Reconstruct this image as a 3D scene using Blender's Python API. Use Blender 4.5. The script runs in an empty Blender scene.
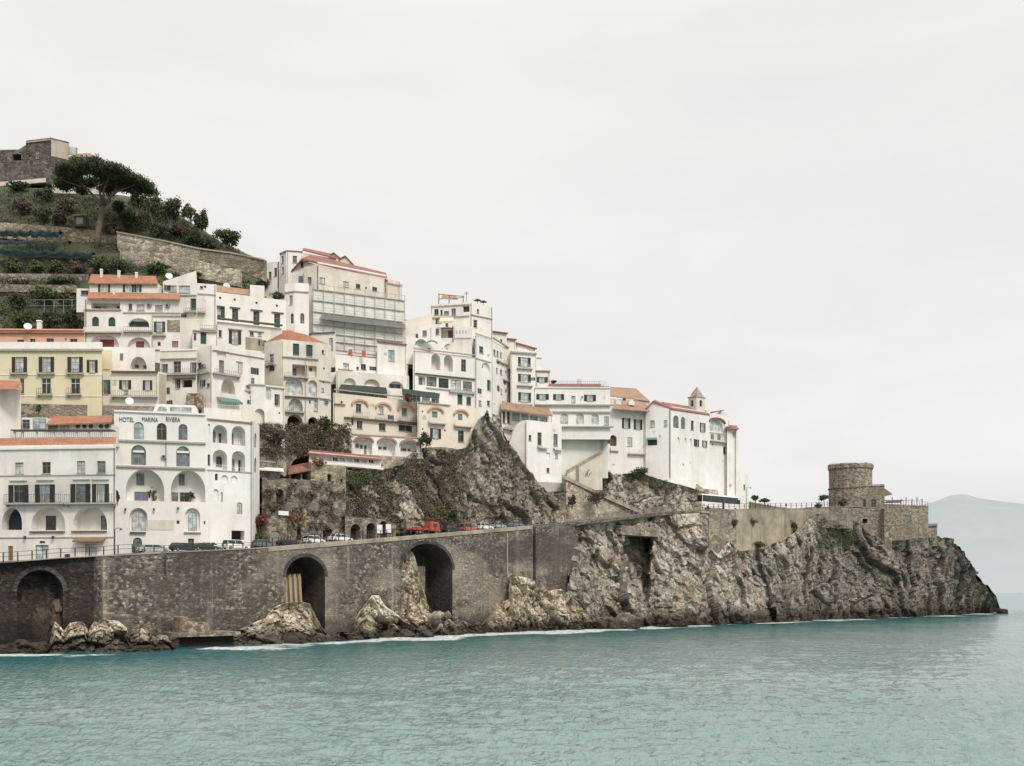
import bpy, bmesh, math, random
import numpy as np
from mathutils import Vector, Matrix, noise
from mathutils.geometry import delaunay_2d_cdt

rnd = random.Random(7)
scene = bpy.context.scene
COL = scene.collection

# ------------------------------------------------------------------ camera
FPX, HOR, CH = 1100.0, 590.0, 10.0        # focal length in pixels, horizon row, eye height (m)
W, Hh = 1024, 766
cam_d = bpy.data.cameras.new('camera')
cam = bpy.data.objects.new('camera', cam_d)
COL.objects.link(cam)
cam.location = (0, 0, CH)
cam.rotation_euler = (math.radians(90), 0, 0)
cam_d.sensor_width = 36
cam_d.lens = 36 * FPX / W
cam_d.shift_y = (HOR - Hh / 2) / W
cam_d.clip_end = 60000
cam_d.clip_start = 1
scene.camera = cam


def P(px, py, d):
    return Vector(((px - 512) / FPX * d, d, CH + (HOR - py) / FPX * d))


def interp(tab, x):
    if x <= tab[0][0]:
        a, b = tab[0], tab[1]
    else:
        for i in range(len(tab) - 1):
            a, b = tab[i], tab[i + 1]
            if x <= b[0]:
                break
    if x < tab[0][0] - 60 or x > tab[-1][0] + 60:
        x = min(max(x, tab[0][0] - 60), tab[-1][0] + 60)
    t = (x - a[0]) / (b[0] - a[0])
    return a[1] + (b[1] - a[1]) * t


# sea wall line: depth of its face and picture row of its top, along the coast
CW = [(-120, 166), (10, 178), (103, 189), (165, 196), (230, 207), (270, 215), (330, 228), (440, 252), (535, 276), (575, 286), (600, 293), (663, 314),
      (709, 329), (760, 346), (803, 362), (835, 374), (870, 386)]
WT = [(-120, 568), (10, 562.5), (60, 558.5), (100, 556.5), (120, 554.5), (165, 552), (230, 549.5), (258, 548.5), (270, 547.5), (300, 545), (330, 542.5),
      (380, 538.7), (440, 533.7), (490, 529.5), (530, 526), (575, 522.5), (622, 516.5), (663, 512), (709, 510), (760, 509), (803, 508.5), (835, 507), (870, 507)]


def CD(px): return interp(CW, px)
def WTY(px): return interp(WT, px)


# ------------------------------------------------------------------ materials
MATS = {}


def nd(nt, t, **kw):
    n = nt.nodes.new(t)
    for k, v in kw.items():
        if k.startswith('i_'):
            n.inputs[k[2:].replace('_', ' ')].default_value = v
        else:
            setattr(n, k, v)
    return n


def new_mat(name):
    m = bpy.data.materials.new(name)
    m.use_nodes = True
    nt = m.node_tree
    nt.nodes.clear()
    out = nt.nodes.new('ShaderNodeOutputMaterial')
    b = nt.nodes.new('ShaderNodeBsdfPrincipled')
    nt.links.new(b.outputs[0], out.inputs[0])
    MATS[name] = m
    return m, nt, b


def pos(nt, scale=(1, 1, 1), rot=(0, 0, 0)):
    g = nt.nodes.new('ShaderNodeNewGeometry')
    mp = nd(nt, 'ShaderNodeMapping')
    mp.inputs['Scale'].default_value = scale
    mp.inputs['Rotation'].default_value = rot
    nt.links.new(g.outputs['Position'], mp.inputs['Vector'])
    return mp.outputs[0]


def noi(nt, vec, scale, detail=6, rough=0.55, dist=0.0):
    n = nd(nt, 'ShaderNodeTexNoise')
    n.inputs['Scale'].default_value = scale
    n.inputs['Detail'].default_value = detail
    n.inputs['Roughness'].default_value = rough
    n.inputs['Distortion'].default_value = dist
    nt.links.new(vec, n.inputs['Vector'])
    return n.outputs['Fac']


def ramp(nt, fac, stops):
    r = nd(nt, 'ShaderNodeValToRGB')
    el = r.color_ramp.elements
    while len(el) < len(stops):
        el.new(0.5)
    for e, (p, c) in zip(el, stops):
        e.position = p
        if not isinstance(c, (tuple, list)):
            c = (c, c, c)
        e.color = (*c[:3], 1)
    nt.links.new(fac, r.inputs[0])
    return r.outputs[0]


def mix(nt, fac, a, b, mode='MIX'):
    m = nd(nt, 'ShaderNodeMix', data_type='RGBA', blend_type=mode)
    for k, v in ((0, fac), (6, a), (7, b)):
        s = m.inputs[k]
        if isinstance(v, (int, float)):
            s.default_value = v if k == 0 else (v, v, v, 1)
        elif isinstance(v, (tuple, list)):
            s.default_value = (*v[:3], 1)
        else:
            nt.links.new(v, s)
    return m.outputs[2]


def bump(nt, b, h, strength=0.5, dist=0.2):
    n = nd(nt, 'ShaderNodeBump')
    n.inputs['Strength'].default_value = strength
    n.inputs['Distance'].default_value = dist
    nt.links.new(h, n.inputs['Height'])
    nt.links.new(n.outputs[0], b.inputs['Normal'])
    return n


def setc(nt, b, c):
    if isinstance(c, (tuple, list)):
        b.inputs['Base Color'].default_value = (*c[:3], 1)
    else:
        nt.links.new(c, b.inputs['Base Color'])


def plaster(name, col, stain=(0.42, 0.37, 0.30), amt=0.5, streak=0.5):
    m, nt, b = new_mat(name)
    p = pos(nt)
    big = ramp(nt, noi(nt, p, 0.16, 9, 0.62), [(0.42, 0), (0.75, 1)])
    st = ramp(nt, noi(nt, pos(nt, (0.9, 0.9, 0.10)), 0.7, 7, 0.6), [(0.50, 0), (0.78, 1)])
    fine = noi(nt, p, 1.1, 8, 0.65)
    hue = ramp(nt, noi(nt, p, .055, 3, .5), [(0.38, tuple(min(.9, x * 1.03) for x in col)), (0.52, (col[0] * .975, col[1] * .96, col[2] * .935)), (0.64, (col[0] * .90, col[1] * .90, col[2] * .90))])
    c = mix(nt, ramp(nt, fine, [(0.3, 0.0), (0.8, 0.28)]), hue, tuple(x * 0.80 for x in col))
    mid = ramp(nt, noi(nt, p, .5, 8, .7, .5), [(0.46, 0), (0.68, .8 * amt)])
    c = mix(nt, mid, c, mix(nt, .5, col, stain))
    mm = nd(nt, 'ShaderNodeMath', operation='MULTIPLY')
    nt.links.new(big, mm.inputs[0]); mm.inputs[1].default_value = amt
    c = mix(nt, mm.outputs[0], c, stain)
    m2 = nd(nt, 'ShaderNodeMath', operation='MULTIPLY')
    nt.links.new(st, m2.inputs[0]); m2.inputs[1].default_value = streak
    c = mix(nt, m2.outputs[0], c, tuple(x * 0.75 for x in stain))
    setc(nt, b, c)
    b.inputs['Roughness'].default_value = 0.9
    bump(nt, b, fine, 0.25, 0.15)
    return m


def simple(name, col, rough=0.6, var=0.35, scale=1.5, metal=0.0, bmp=0.0):
    m, nt, b = new_mat(name)
    p = pos(nt)
    f = noi(nt, p, scale, 5, 0.6)
    c = mix(nt, ramp(nt, f, [(0.3, 0), (0.7, 1)]), col, tuple(x * (1 - var) for x in col))
    setc(nt, b, c)
    b.inputs['Roughness'].default_value = rough
    b.inputs['Metallic'].default_value = metal
    if bmp:
        bump(nt, b, f, bmp, 0.2)
    return m


def stone(name, c_light, c_mid, c_dark, scale=1.4, moss=None, flat=1.0, dark_base=False, contrast=1.0):
    """irregular masonry: every stone its own tone, mortar lines, large weather stains"""
    m, nt, b = new_mat(name)
    p = pos(nt, (1, 1, 1.5))
    wob = nd(nt, 'ShaderNodeTexNoise'); wob.inputs['Scale'].default_value = 1.1
    nt.links.new(p, wob.inputs['Vector'])
    add = nd(nt, 'ShaderNodeVectorMath', operation='MULTIPLY_ADD')
    nt.links.new(wob.outputs['Color'], add.inputs[0]); add.inputs[1].default_value = (.35, .35, .35)
    nt.links.new(p, add.inputs[2])
    v = nd(nt, 'ShaderNodeTexVoronoi'); v.inputs['Scale'].default_value = scale
    nt.links.new(add.outputs[0], v.inputs['Vector'])
    v2 = nd(nt, 'ShaderNodeTexVoronoi', feature='DISTANCE_TO_EDGE'); v2.inputs['Scale'].default_value = scale
    nt.links.new(add.outputs[0], v2.inputs['Vector'])
    sep = nd(nt, 'ShaderNodeSeparateColor'); nt.links.new(v.outputs['Color'], sep.inputs[0])
    c = ramp(nt, sep.outputs[0], [(0.0, tuple(x * .7 for x in c_dark)), (0.25, c_dark), (0.5, c_mid), (0.78, tuple(x * 1.35 for x in c_mid)), (1.0, c_light)])
    big = noi(nt, p, 0.11, 9, 0.65, 0.6)
    c = mix(nt, ramp(nt, big, [(0.36, 0.8), (0.60, 0.0)]), c, c_dark)
    c = mix(nt, ramp(nt, noi(nt, pos(nt, (.5, .5, 1.4)), .09, 7, .6, .3), [(0.52, 0), (0.66, 0.5)]), c, c_light)
    med = noi(nt, p, 0.5, 8, 0.65)
    c = mix(nt, ramp(nt, med, [(0.55, 0.0), (0.85, 0.55)]), c, c_light)
    strk = noi(nt, pos(nt, (1.1, 1.1, 0.07)), 0.8, 6, 0.6)
    c = mix(nt, ramp(nt, strk, [(0.48, 0.0), (0.75, 0.6)]), c, tuple(x * 0.5 for x in c_dark))
    mort = ramp(nt, v2.outputs['Distance'], [(0.0, 1), (0.09, 0)])
    c = mix(nt, mix(nt, 0.5, mort, (0, 0, 0)), c, tuple(x * 0.45 for x in c_dark))
    if dark_base:
        zz = nd(nt, 'ShaderNodeTexWave', wave_type='BANDS', bands_direction='Z'); zz.inputs['Scale'].default_value = .5; zz.inputs['Distortion'].default_value = 1.2; zz.inputs['Detail'].default_value = 3
        nt.links.new(p, zz.inputs['Vector'])
        c = mix(nt, ramp(nt, zz.outputs['Fac'], [(0.0, .45), (0.22, 0.0)]), c, c_dark)
        run = noi(nt, pos(nt, (.55, .55, .028)), .8, 5, .6)
        c = mix(nt, ramp(nt, run, [(0.60, 0.0), (0.74, .35)]), c, tuple(min(.8, x * 1.35) for x in c_light))
        rep = noi(nt, pos(nt, (1, 1, 1.6)), .038, 4, .55, .4)
        c = mix(nt, ramp(nt, rep, [(0.53, 0.0), (0.60, .25)]), c, tuple(x * .85 for x in c_light))
        c = mix(nt, ramp(nt, rep, [(0.38, .75), (0.46, 0.0)]), c, tuple(x * .75 for x in c_dark))
    if moss:
        c = mix(nt, ramp(nt, noi(nt, p, 0.2, 8, 0.7), [(0.55, 0), (0.72, 0.8)]), c, moss)
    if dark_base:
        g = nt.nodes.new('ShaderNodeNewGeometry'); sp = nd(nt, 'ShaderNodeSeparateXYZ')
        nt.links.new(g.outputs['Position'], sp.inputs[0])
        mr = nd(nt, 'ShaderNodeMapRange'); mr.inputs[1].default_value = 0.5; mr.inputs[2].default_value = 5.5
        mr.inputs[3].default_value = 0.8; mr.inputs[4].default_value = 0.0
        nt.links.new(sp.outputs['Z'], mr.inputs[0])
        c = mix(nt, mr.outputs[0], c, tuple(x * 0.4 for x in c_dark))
    setc(nt, b, c)
    b.inputs['Roughness'].default_value = 0.95
    hh = mix(nt, 0.6, ramp(nt, v2.outputs['Distance'], [(0, 0), (0.14, 1)]), med)
    bump(nt, b, hh, 0.8, 0.25)
    return m


def rock(name, c_light, c_mid, c_dark, veg=None, wet=True, scale=0.32, vegamt=0.5, dip=0.6, bedamt=1.0, wetz=4.2):
    m, nt, b = new_mat(name)
    p = pos(nt, (1, 1, .8), (0, dip, 0.4))
    n1 = noi(nt, p, scale * .42, 13, 0.66, 1.0)
    n2 = noi(nt, pos(nt, (1, 1, 0.6), (0.3, dip, 0.2)), scale * 3.1, 10, 0.7, 1.2)
    c = ramp(nt, n1, [(0.30, c_dark), (0.42, c_mid), (0.56, c_light), (0.80, tuple(min(1, x * 1.15) for x in c_light))])
    c = mix(nt, ramp(nt, n2, [(0.36, 0.8), (0.50, 0.0)]), c, tuple(x * 0.75 for x in c_dark))
    w = nd(nt, 'ShaderNodeTexWave', wave_type='BANDS', bands_direction='DIAGONAL')
    w.inputs['Scale'].default_value = 0.14; w.inputs['Distortion'].default_value = 9; w.inputs['Detail'].default_value = 6
    w.inputs['Detail Scale'].default_value = 1.2; w.inputs['Detail Roughness'].default_value = 0.7
    nt.links.new(p, w.inputs['Vector'])
    c = mix(nt, ramp(nt, w.outputs['Fac'], [(0.0, 0.65), (0.14, 0.0)]), c, tuple(x * 0.4 for x in c_dark))
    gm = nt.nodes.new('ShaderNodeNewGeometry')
    pt = ramp(nt, gm.outputs['Pointiness'], [(0.43, 0.6), (0.495, 0.0)])  # occlusion-like shade and crevice dirt put into the rock colour
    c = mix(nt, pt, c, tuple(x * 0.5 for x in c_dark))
    # broad pale, grey and rusty beds, then warped crack lines at two sizes
    bed = noi(nt, pos(nt, (1, 1, .6), (0, dip, 0)), .07, 8, .62, .9)
    c = mix(nt, ramp(nt, bed, [(0.36, .65 * bedamt), (0.50, 0)]), c, mix(nt, 1.0, c, (.42, .43, .45), 'MULTIPLY'))
    c = mix(nt, ramp(nt, bed, [(0.55, 0), (0.68, .55)]), c, mix(nt, .6, c, tuple(min(.8, x * 1.25) for x in c_light)))
    wv = nd(nt, 'ShaderNodeTexNoise'); wv.inputs['Scale'].default_value = .3; wv.inputs['Detail'].default_value = 6
    nt.links.new(p, wv.inputs['Vector'])
    for sc_, th, am in ((.085, .022, .7), (.30, .032, .5), (.9, .06, .35)):
        va = nd(nt, 'ShaderNodeVectorMath', operation='MULTIPLY_ADD'); nt.links.new(wv.outputs['Color'], va.inputs[0])
        va.inputs[1].default_value = (.45 / sc_,) * 3; nt.links.new(pos(nt, (1, 1, .7), (0, dip * .7, .3)), va.inputs[2])
        ve = nd(nt, 'ShaderNodeTexVoronoi', feature='DISTANCE_TO_EDGE'); ve.inputs['Scale'].default_value = sc_
        nt.links.new(va.outputs[0], ve.inputs['Vector'])
        c = mix(nt, ramp(nt, ve.outputs['Distance'], [(0.0, am), (th, 0)]), c, tuple(x * .35 for x in c_dark))
    tint = noi(nt, p, 0.13, 4, 0.5)
    c = mix(nt, ramp(nt, tint, [(0.5, 0), (0.72, 0.35)]), c, (0.30, 0.17, 0.085))
    sp = nd(nt, 'ShaderNodeSeparateXYZ'); nt.links.new(gm.outputs['Position'], sp.inputs[0])
    if veg:
        sn = nd(nt, 'ShaderNodeSeparateXYZ'); nt.links.new(gm.outputs['Normal'], sn.inputs[0])
        a = nd(nt, 'ShaderNodeMath', operation='MULTIPLY_ADD'); a.inputs[1].default_value = 0.35
        nt.links.new(sn.outputs['Z'], a.inputs[0]); nt.links.new(noi(nt, p, 0.17, 9, 0.72), a.inputs[2])
        vc = ramp(nt, noi(nt, p, 0.9, 6, 0.7), [(0.3, veg[0]), (0.7, veg[1])])
        c = mix(nt, ramp(nt, a.outputs[0], [(0.62 - 0.25 * vegamt, 0), (0.80 - 0.25 * vegamt, 0.92)]), c, vc)
    if wet:
        gx = nd(nt, 'ShaderNodeMapRange'); gx.inputs[1].default_value = 70; gx.inputs[2].default_value = 130; gx.inputs[3].default_value = 0; gx.inputs[4].default_value = .7
        nt.links.new(sp.outputs['X'], gx.inputs[0])     # greyer, darker limestone towards the point
        c = mix(nt, gx.outputs[0], c, mix(nt, 1.0, c, (.42, .41, .42), 'MULTIPLY'))
        ad = nd(nt, 'ShaderNodeMath', operation='MULTIPLY_ADD')
        nt.links.new(noi(nt, p, 0.35, 6, 0.6), ad.inputs[0]); ad.inputs[1].default_value = -4.0
        nt.links.new(sp.outputs['Z'], ad.inputs[2])
        wz = ramp(nt, ad.outputs[0], [(0.0, 0.93), (1.0, 0.0)])
        mr = nd(nt, 'ShaderNodeMapRange'); mr.inputs[1].default_value = wetz * .2 - .9; mr.inputs[2].default_value = wetz
        mr.inputs[3].default_value = 0.93; mr.inputs[4].default_value = 0.0
        nt.links.new(ad.outputs[0], mr.inputs[0])
        c = mix(nt, mr.outputs[0], c, (0.040, 0.029, 0.020))
    setc(nt, b, c)
    b.inputs['Roughness'].default_value = 0.92
    hn = mix(nt, 0.5, n2, noi(nt, p, 2.2, 8, 0.7))
    bump(nt, b, hn, 0.9, 0.6)
    return m


def tile_mat(name, c1, c2, c3):
    m, nt, b = new_mat(name)
    p = pos(nt)
    n1 = noi(nt, p, 0.35, 8, 0.65)
    n2 = noi(nt, p, 2.4, 5, 0.7)
    c = ramp(nt, n2, [(0.3, c1), (0.5, c2), (0.72, c3)])
    c = mix(nt, ramp(nt, n1, [(0.45, 0), (0.75, 0.6)]), c, tuple(x * 0.5 for x in c1))
    w = nd(nt, 'ShaderNodeTexWave', wave_type='BANDS', bands_direction='X'); w.inputs['Scale'].default_value = 1.2
    w.inputs['Distortion'].default_value = 0.6
    nt.links.new(p, w.inputs['Vector'])
    c = mix(nt, ramp(nt, w.outputs['Fac'], [(0.0, 0.45), (0.35, 0.0)]), c, tuple(x * 0.35 for x in c1))
    setc(nt, b, c)
    b.inputs['Roughness'].default_value = 0.85
    bump(nt, b, w.outputs['Fac'], 0.6, 0.12)
    return m


def leaf_mat(name, c1, c2, c3=None, scale=0.5):
    m, nt, b = new_mat(name)
    p = pos(nt)
    n1 = noi(nt, p, scale, 5, 0.7)
    oi = nd(nt, 'ShaderNodeNewGeometry')
    c = ramp(nt, n1, [(0.30, c1), (0.55, c2), (0.78, c3 or c2)])
    c = mix(nt, ramp(nt, oi.outputs['Random Per Island'], [(0.0, 0.55), (0.6, 0.0)]), c, tuple(x * 0.4 for x in c1))
    setc(nt, b, c)
    b.inputs['Roughness'].default_value = 0.75
    b.inputs['Specular IOR Level'].default_value = 0.25
    return m


def glass_mat(name, col, rough=0.12):
    m, nt, b = new_mat(name)
    f = noi(nt, pos(nt), 0.9, 3, 0.5)
    setc(nt, b, mix(nt, ramp(nt, f, [(0.4, 0), (0.65, 1)]), col, tuple(min(1, x * 1.9 + 0.012) for x in col)))
    b.inputs['Roughness'].default_value = rough
    b.inputs['Specular IOR Level'].default_value = 0.4
    return m


plaster('white_plaster', (0.82, 0.79, 0.74), amt=0.42, streak=0.34)
plaster('bright_plaster', (0.84, 0.82, 0.785), amt=0.28, streak=0.24)
plaster('aged_plaster', (0.75, 0.70, 0.61), stain=(0.40, 0.34, 0.26), amt=0.62, streak=0.42)
plaster('cream_plaster', (0.78, 0.735, 0.635), amt=0.4, streak=0.3)
plaster('warm_plaster', (0.80, 0.73, 0.62), amt=0.35, streak=0.22)
plaster('yellow_plaster', (0.69, 0.63, 0.445), stain=(0.50, 0.42, 0.24), amt=0.35, streak=0.2)
plaster('pink_plaster', (0.66, 0.37, 0.27), stain=(0.5, 0.34, 0.27), amt=0.4, streak=0.3)
plaster('grey_plaster', (0.45, 0.45, 0.41), stain=(0.27, 0.26, 0.23), amt=0.5, streak=0.4)
plaster('shade_plaster', (0.76, 0.765, 0.70), stain=(0.42, 0.42, 0.37), amt=0.4, streak=0.3)
plaster('stain_plaster', (0.56, 0.50, 0.41), stain=(0.30, 0.25, 0.19), amt=0.8, streak=0.6)
plaster('tan_concrete', (0.44, 0.39, 0.295), stain=(0.17, 0.14, 0.10), amt=1.0, streak=0.9)
stone('stain_stone', (0.46, 0.41, 0.32), (0.36, 0.315, 0.24), (0.20, 0.17, 0.13), 0.7)
plaster('pale_concrete', (0.40, 0.36, 0.30), stain=(0.20, 0.175, 0.14), amt=0.7, streak=0.55)
plaster('rust_rib', (0.40, 0.325, 0.235), stain=(0.22, 0.13, 0.07), amt=0.6, streak=0.6)
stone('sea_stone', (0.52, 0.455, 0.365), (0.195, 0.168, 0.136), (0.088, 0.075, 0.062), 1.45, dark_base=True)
stone('dark_sea_stone', (0.13, 0.105, 0.085), (0.055, 0.044, 0.036), (0.022, 0.017, 0.014), 1.8, dark_base=True)  # shadow on the recessed wall section put into its colour, plus wet lichen
stone('ring_stone', (0.12, 0.115, 0.108), (0.085, 0.08, 0.075), (0.05, 0.047, 0.044), 1.0)
stone('tan_stone', (0.48, 0.41, 0.30), (0.34, 0.285, 0.205), (0.16, 0.13, 0.095), 1.1)
stone('pale_stone', (0.60, 0.53, 0.42), (0.47, 0.41, 0.31), (0.28, 0.24, 0.18), 0.9)
stone('old_stone', (0.43, 0.375, 0.30), (0.29, 0.25, 0.20), (0.165, 0.138, 0.11), 1.0, moss=(0.10, 0.10, 0.055))
stone('tower_stone', (0.47, 0.40, 0.31), (0.34, 0.285, 0.215), (0.19, 0.155, 0.12), 1.3)
stone('ruin_stone', (0.25, 0.215, 0.185), (0.155, 0.132, 0.115), (0.09, 0.077, 0.068), 1.1)
rock('cliff_rock', (0.60, 0.545, 0.455), (0.40, 0.36, 0.295), (0.17, 0.149, 0.124))
rock('pale_rock', (0.74, 0.66, 0.52), (0.58, 0.50, 0.375), (0.27, 0.22, 0.16), bedamt=.35, wetz=1.6)
rock('dark_rock', (0.14, 0.115, 0.085), (0.075, 0.06, 0.043), (0.03, 0.024, 0.018))
rock('grown_rock', (0.60, 0.545, 0.465), (0.41, 0.365, 0.30), (0.20, 0.172, 0.143), veg=((0.085, 0.078, 0.045), (0.17, 0.15, 0.085)), wet=False, vegamt=0.3, bedamt=.4)
rock('hill_earth', (0.22, 0.185, 0.135), (0.13, 0.108, 0.078), (0.06, 0.05, 0.036), veg=((0.040, 0.048, 0.024), (0.080, 0.092, 0.042)), wet=False, vegamt=0.75)
tile_mat('terracotta', (0.24, 0.105, 0.06), (0.40, 0.17, 0.095), (0.50, 0.26, 0.16))
tile_mat('old_tile', (0.26, 0.16, 0.10), (0.38, 0.24, 0.155), (0.47, 0.33, 0.23))
tile_mat('red_tile', (0.20, 0.085, 0.065), (0.31, 0.125, 0.09), (0.40, 0.20, 0.15))
simple('white_paint', (0.80, 0.78, 0.74), 0.55, 0.12)
simple('frame_grey', (0.27, 0.26, 0.24), 0.6, 0.2)
simple('shutter_dark', (0.035, 0.033, 0.028), 0.7, 0.4)
simple('shutter_green', (0.030, 0.082, 0.062), 0.65, 0.35)
simple('shutter_brown', (0.20, 0.062, 0.040), 0.7, 0.3)
simple('wood_brown', (0.12, 0.065, 0.035), 0.7, 0.4)
simple('iron', (0.045, 0.042, 0.04), 0.6, 0.3)
simple('rail_grey', (0.25, 0.245, 0.235), 0.55, 0.3)
simple('orange_trim', (0.60, 0.36, 0.25), 0.8, 0.25)
simple('red_trim', (0.40, 0.21, 0.17), 0.8, 0.3)
simple('cornice_grey', (0.46, 0.43, 0.37), 0.9, 0.35, 2.0)
simple('dark_ledge', (0.14, 0.115, 0.09), 0.9, 0.35, 2.0)
simple('awning_teal', (0.13, 0.23, 0.21), 0.8, 0.25)
simple('awning_green', (0.034, 0.052, 0.044), 0.9, 0.45)
simple('awning_navy', (0.030, 0.032, 0.060), 0.8, 0.3)
simple('awning_ochre', (0.29, 0.165, 0.08), 0.85, 0.35)
simple('awning_yellow', (0.64, 0.56, 0.38), 0.85, 0.15)
simple('canvas_white', (0.78, 0.75, 0.69), 0.85, 0.15)
simple('umbrella_brown', (0.10, 0.065, 0.045), 0.85, 0.3)
simple('netting_grey', (0.78, 0.765, 0.70), 0.85, 0.25, 0.5)
simple('netting_dark', (0.16, 0.16, 0.152), 0.85, 0.3, 0.6)
simple('scaffold_steel', (0.46, 0.455, 0.43), 0.6, 0.3)
simple('orchard_netting', (0.008, 0.030, 0.026), 1.0, 0.6, 1.3)
simple('orchard_grey_netting', (0.030, 0.042, 0.038), 1.0, 0.5, 1.3)
simple('bark', (0.20, 0.145, 0.11), 0.95, 0.5, 1.0, bmp=0.5)
simple('bark_grey', (0.13, 0.11, 0.09), 0.95, 0.5, 1.0, bmp=0.5)
simple('asphalt', (0.055, 0.054, 0.052), 0.9, 0.25, 0.8)
simple('pavement_stone', (0.30, 0.28, 0.25), 0.9, 0.3, 0.8)
simple('blue_panel', (0.13, 0.17, 0.235), 0.5, 0.25)
simple('red_paint', (0.46, 0.075, 0.05), 0.35, 0.15)
simple('faded_red_paint', (0.52, 0.13, 0.095), 0.4, 0.2)
simple('car_white', (0.78, 0.78, 0.77), 0.3, 0.05)
simple('car_silver', (0.42, 0.44, 0.46), 0.3, 0.1, metal=0.3)
simple('car_black', (0.030, 0.031, 0.036), 0.25, 0.2)
simple('car_slate', (0.13, 0.165, 0.20), 0.3, 0.15)
simple('rubber', (0.02, 0.02, 0.02), 0.85, 0.2)
simple('wheel_metal', (0.35, 0.35, 0.36), 0.4, 0.2, metal=0.5)
simple('lamp_glass', (0.75, 0.74, 0.70), 0.2, 0.05)
simple('tail_glass', (0.35, 0.03, 0.02), 0.3, 0.1)
simple('sign_white', (0.80, 0.79, 0.77), 0.6, 0.05)
simple('lettering_dark', (0.045, 0.042, 0.04), 0.7, 0.1)
simple('dish_white', (0.74, 0.73, 0.70), 0.5, 0.1)
simple('terracotta_pot', (0.34, 0.15, 0.09), 0.85, 0.25)
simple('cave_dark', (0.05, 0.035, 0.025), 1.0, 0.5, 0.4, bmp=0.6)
simple('person_dark', (0.04, 0.04, 0.05), 0.8, 0.3)
glass_mat('pane_dark', (0.022, 0.024, 0.024))
glass_mat('pane_grey', (0.10, 0.115, 0.115), 0.2)
glass_mat('pane_pale', (0.33, 0.35, 0.34), 0.3)
glass_mat('pane_blue', (0.23, 0.27, 0.28), 0.15)
glass_mat('car_glass', (0.022, 0.024, 0.027), 0.08)
leaf_mat('pine_needles', (0.050, 0.068, 0.034), (0.085, 0.108, 0.050), (0.13, 0.15, 0.070))
leaf_mat('dark_foliage', (0.044, 0.056, 0.029), (0.082, 0.096, 0.048), (0.13, 0.14, 0.072))
leaf_mat('grey_foliage', (0.080, 0.078, 0.044), (0.145, 0.138, 0.078), (0.21, 0.195, 0.115))
leaf_mat('green_foliage', (0.045, 0.062, 0.024), (0.085, 0.11, 0.042), (0.14, 0.16, 0.066))
leaf_mat('bare_twigs', (0.065, 0.046, 0.036), (0.12, 0.088, 0.068), (0.17, 0.125, 0.095))
leaf_mat('red_flowers', (0.10, 0.038, 0.028), (0.21, 0.070, 0.052), (0.27, 0.12, 0.085))
leaf_mat('orange_flowers', (0.14, 0.065, 0.042), (0.25, 0.105, 0.065), (0.32, 0.16, 0.10))
leaf_mat('ivy_brown', (0.12, 0.092, 0.072), (0.20, 0.158, 0.120), (0.26, 0.215, 0.145))
leaf_mat('lawn_green', (0.060, 0.080, 0.032), (0.105, 0.130, 0.052), (0.15, 0.17, 0.075))


# ------------------------------------------------------------------ objects
def tag(o, label=None, cat=None, group=None, kind=None):
    if label: o['label'] = label
    if cat: o['category'] = cat
    if group: o['group'] = group
    if kind: o['kind'] = kind
    return o


def thing(name, label, cat, loc, group=None, kind='thing'):
    o = bpy.data.objects.new(name, None)
    o.empty_display_size = 0.5
    o.location = loc
    COL.objects.link(o)
    return tag(o, label, cat, group, kind)


class MB:
    """collects world-space faces and links them as ONE mesh object"""
    def __init__(s):
        s.v, s.f = [], []

    def poly(s, pts):
        n = len(s.v)
        s.v += [tuple(p) for p in pts]
        s.f.append(tuple(range(n, n + len(pts))))

    def mesh(s, vs, fs):
        n = len(s.v)
        s.v += [tuple(p) for p in vs]
        s.f += [tuple(i + n for i in f) for f in fs]

    def hexa(s, b, t):
        """b, t: matching loops of points (bottom, top), closed prism"""
        n = len(b); k = len(s.v)
        s.v += [tuple(p) for p in b] + [tuple(p) for p in t]
        s.f.append(tuple(k + i for i in reversed(range(n))))
        s.f.append(tuple(k + n + i for i in range(n)))
        for i in range(n):
            j = (i + 1) % n
            s.f.append((k + i, k + j, k + n + j, k + n + i))

    def tube(s, pts, rad, n=7):
        pts = [Vector(p) for p in pts]
        if not hasattr(rad, '__len__'): rad = [rad] * len(pts)
        k = len(s.v)
        for i, p in enumerate(pts):
            d = (pts[min(i + 1, len(pts) - 1)] - pts[max(i - 1, 0)]).normalized()
            a = d.cross(Vector((0.31, 0.87, 0.38))).normalized(); b2 = d.cross(a)
            for j in range(n):
                t = 2 * math.pi * j / n
                s.v.append(tuple(p + (a * math.cos(t) + b2 * math.sin(t)) * rad[i]))
        for i in range(len(pts) - 1):
            for j in range(n):
                s.f.append((k + i * n + j, k + i * n + (j + 1) % n, k + (i + 1) * n + (j + 1) % n, k + (i + 1) * n + j))
        s.f.append(tuple(k + j for j in range(n)))
        e = k + (len(pts) - 1) * n
        s.f.append(tuple(e + j for j in reversed(range(n))))

    def build(s, name, m, parent=None, smooth=False, fix=True):
        org = Vector((0, 0, 0))
        q = parent
        while q is not None:
            org += Vector(q.location); q = q.parent
        me = bpy.data.meshes.new(name)
        me.from_pydata([(x - org.x, y - org.y, z - org.z) for x, y, z in s.v], [], s.f)
        if fix and len(s.f) < 20000:
            bm = bmesh.new(); bm.from_mesh(me)
            bmesh.ops.recalc_face_normals(bm, faces=bm.faces)
            bm.to_mesh(me); bm.free()
        if smooth:
            me.polygons.foreach_set('use_smooth', [True] * len(me.polygons))
        me.materials.append(MATS[m] if isinstance(m, str) else m)
        me.update()
        o = bpy.data.objects.new(name, me)
        o.parent = parent
        COL.objects.link(o)
        return o


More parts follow.
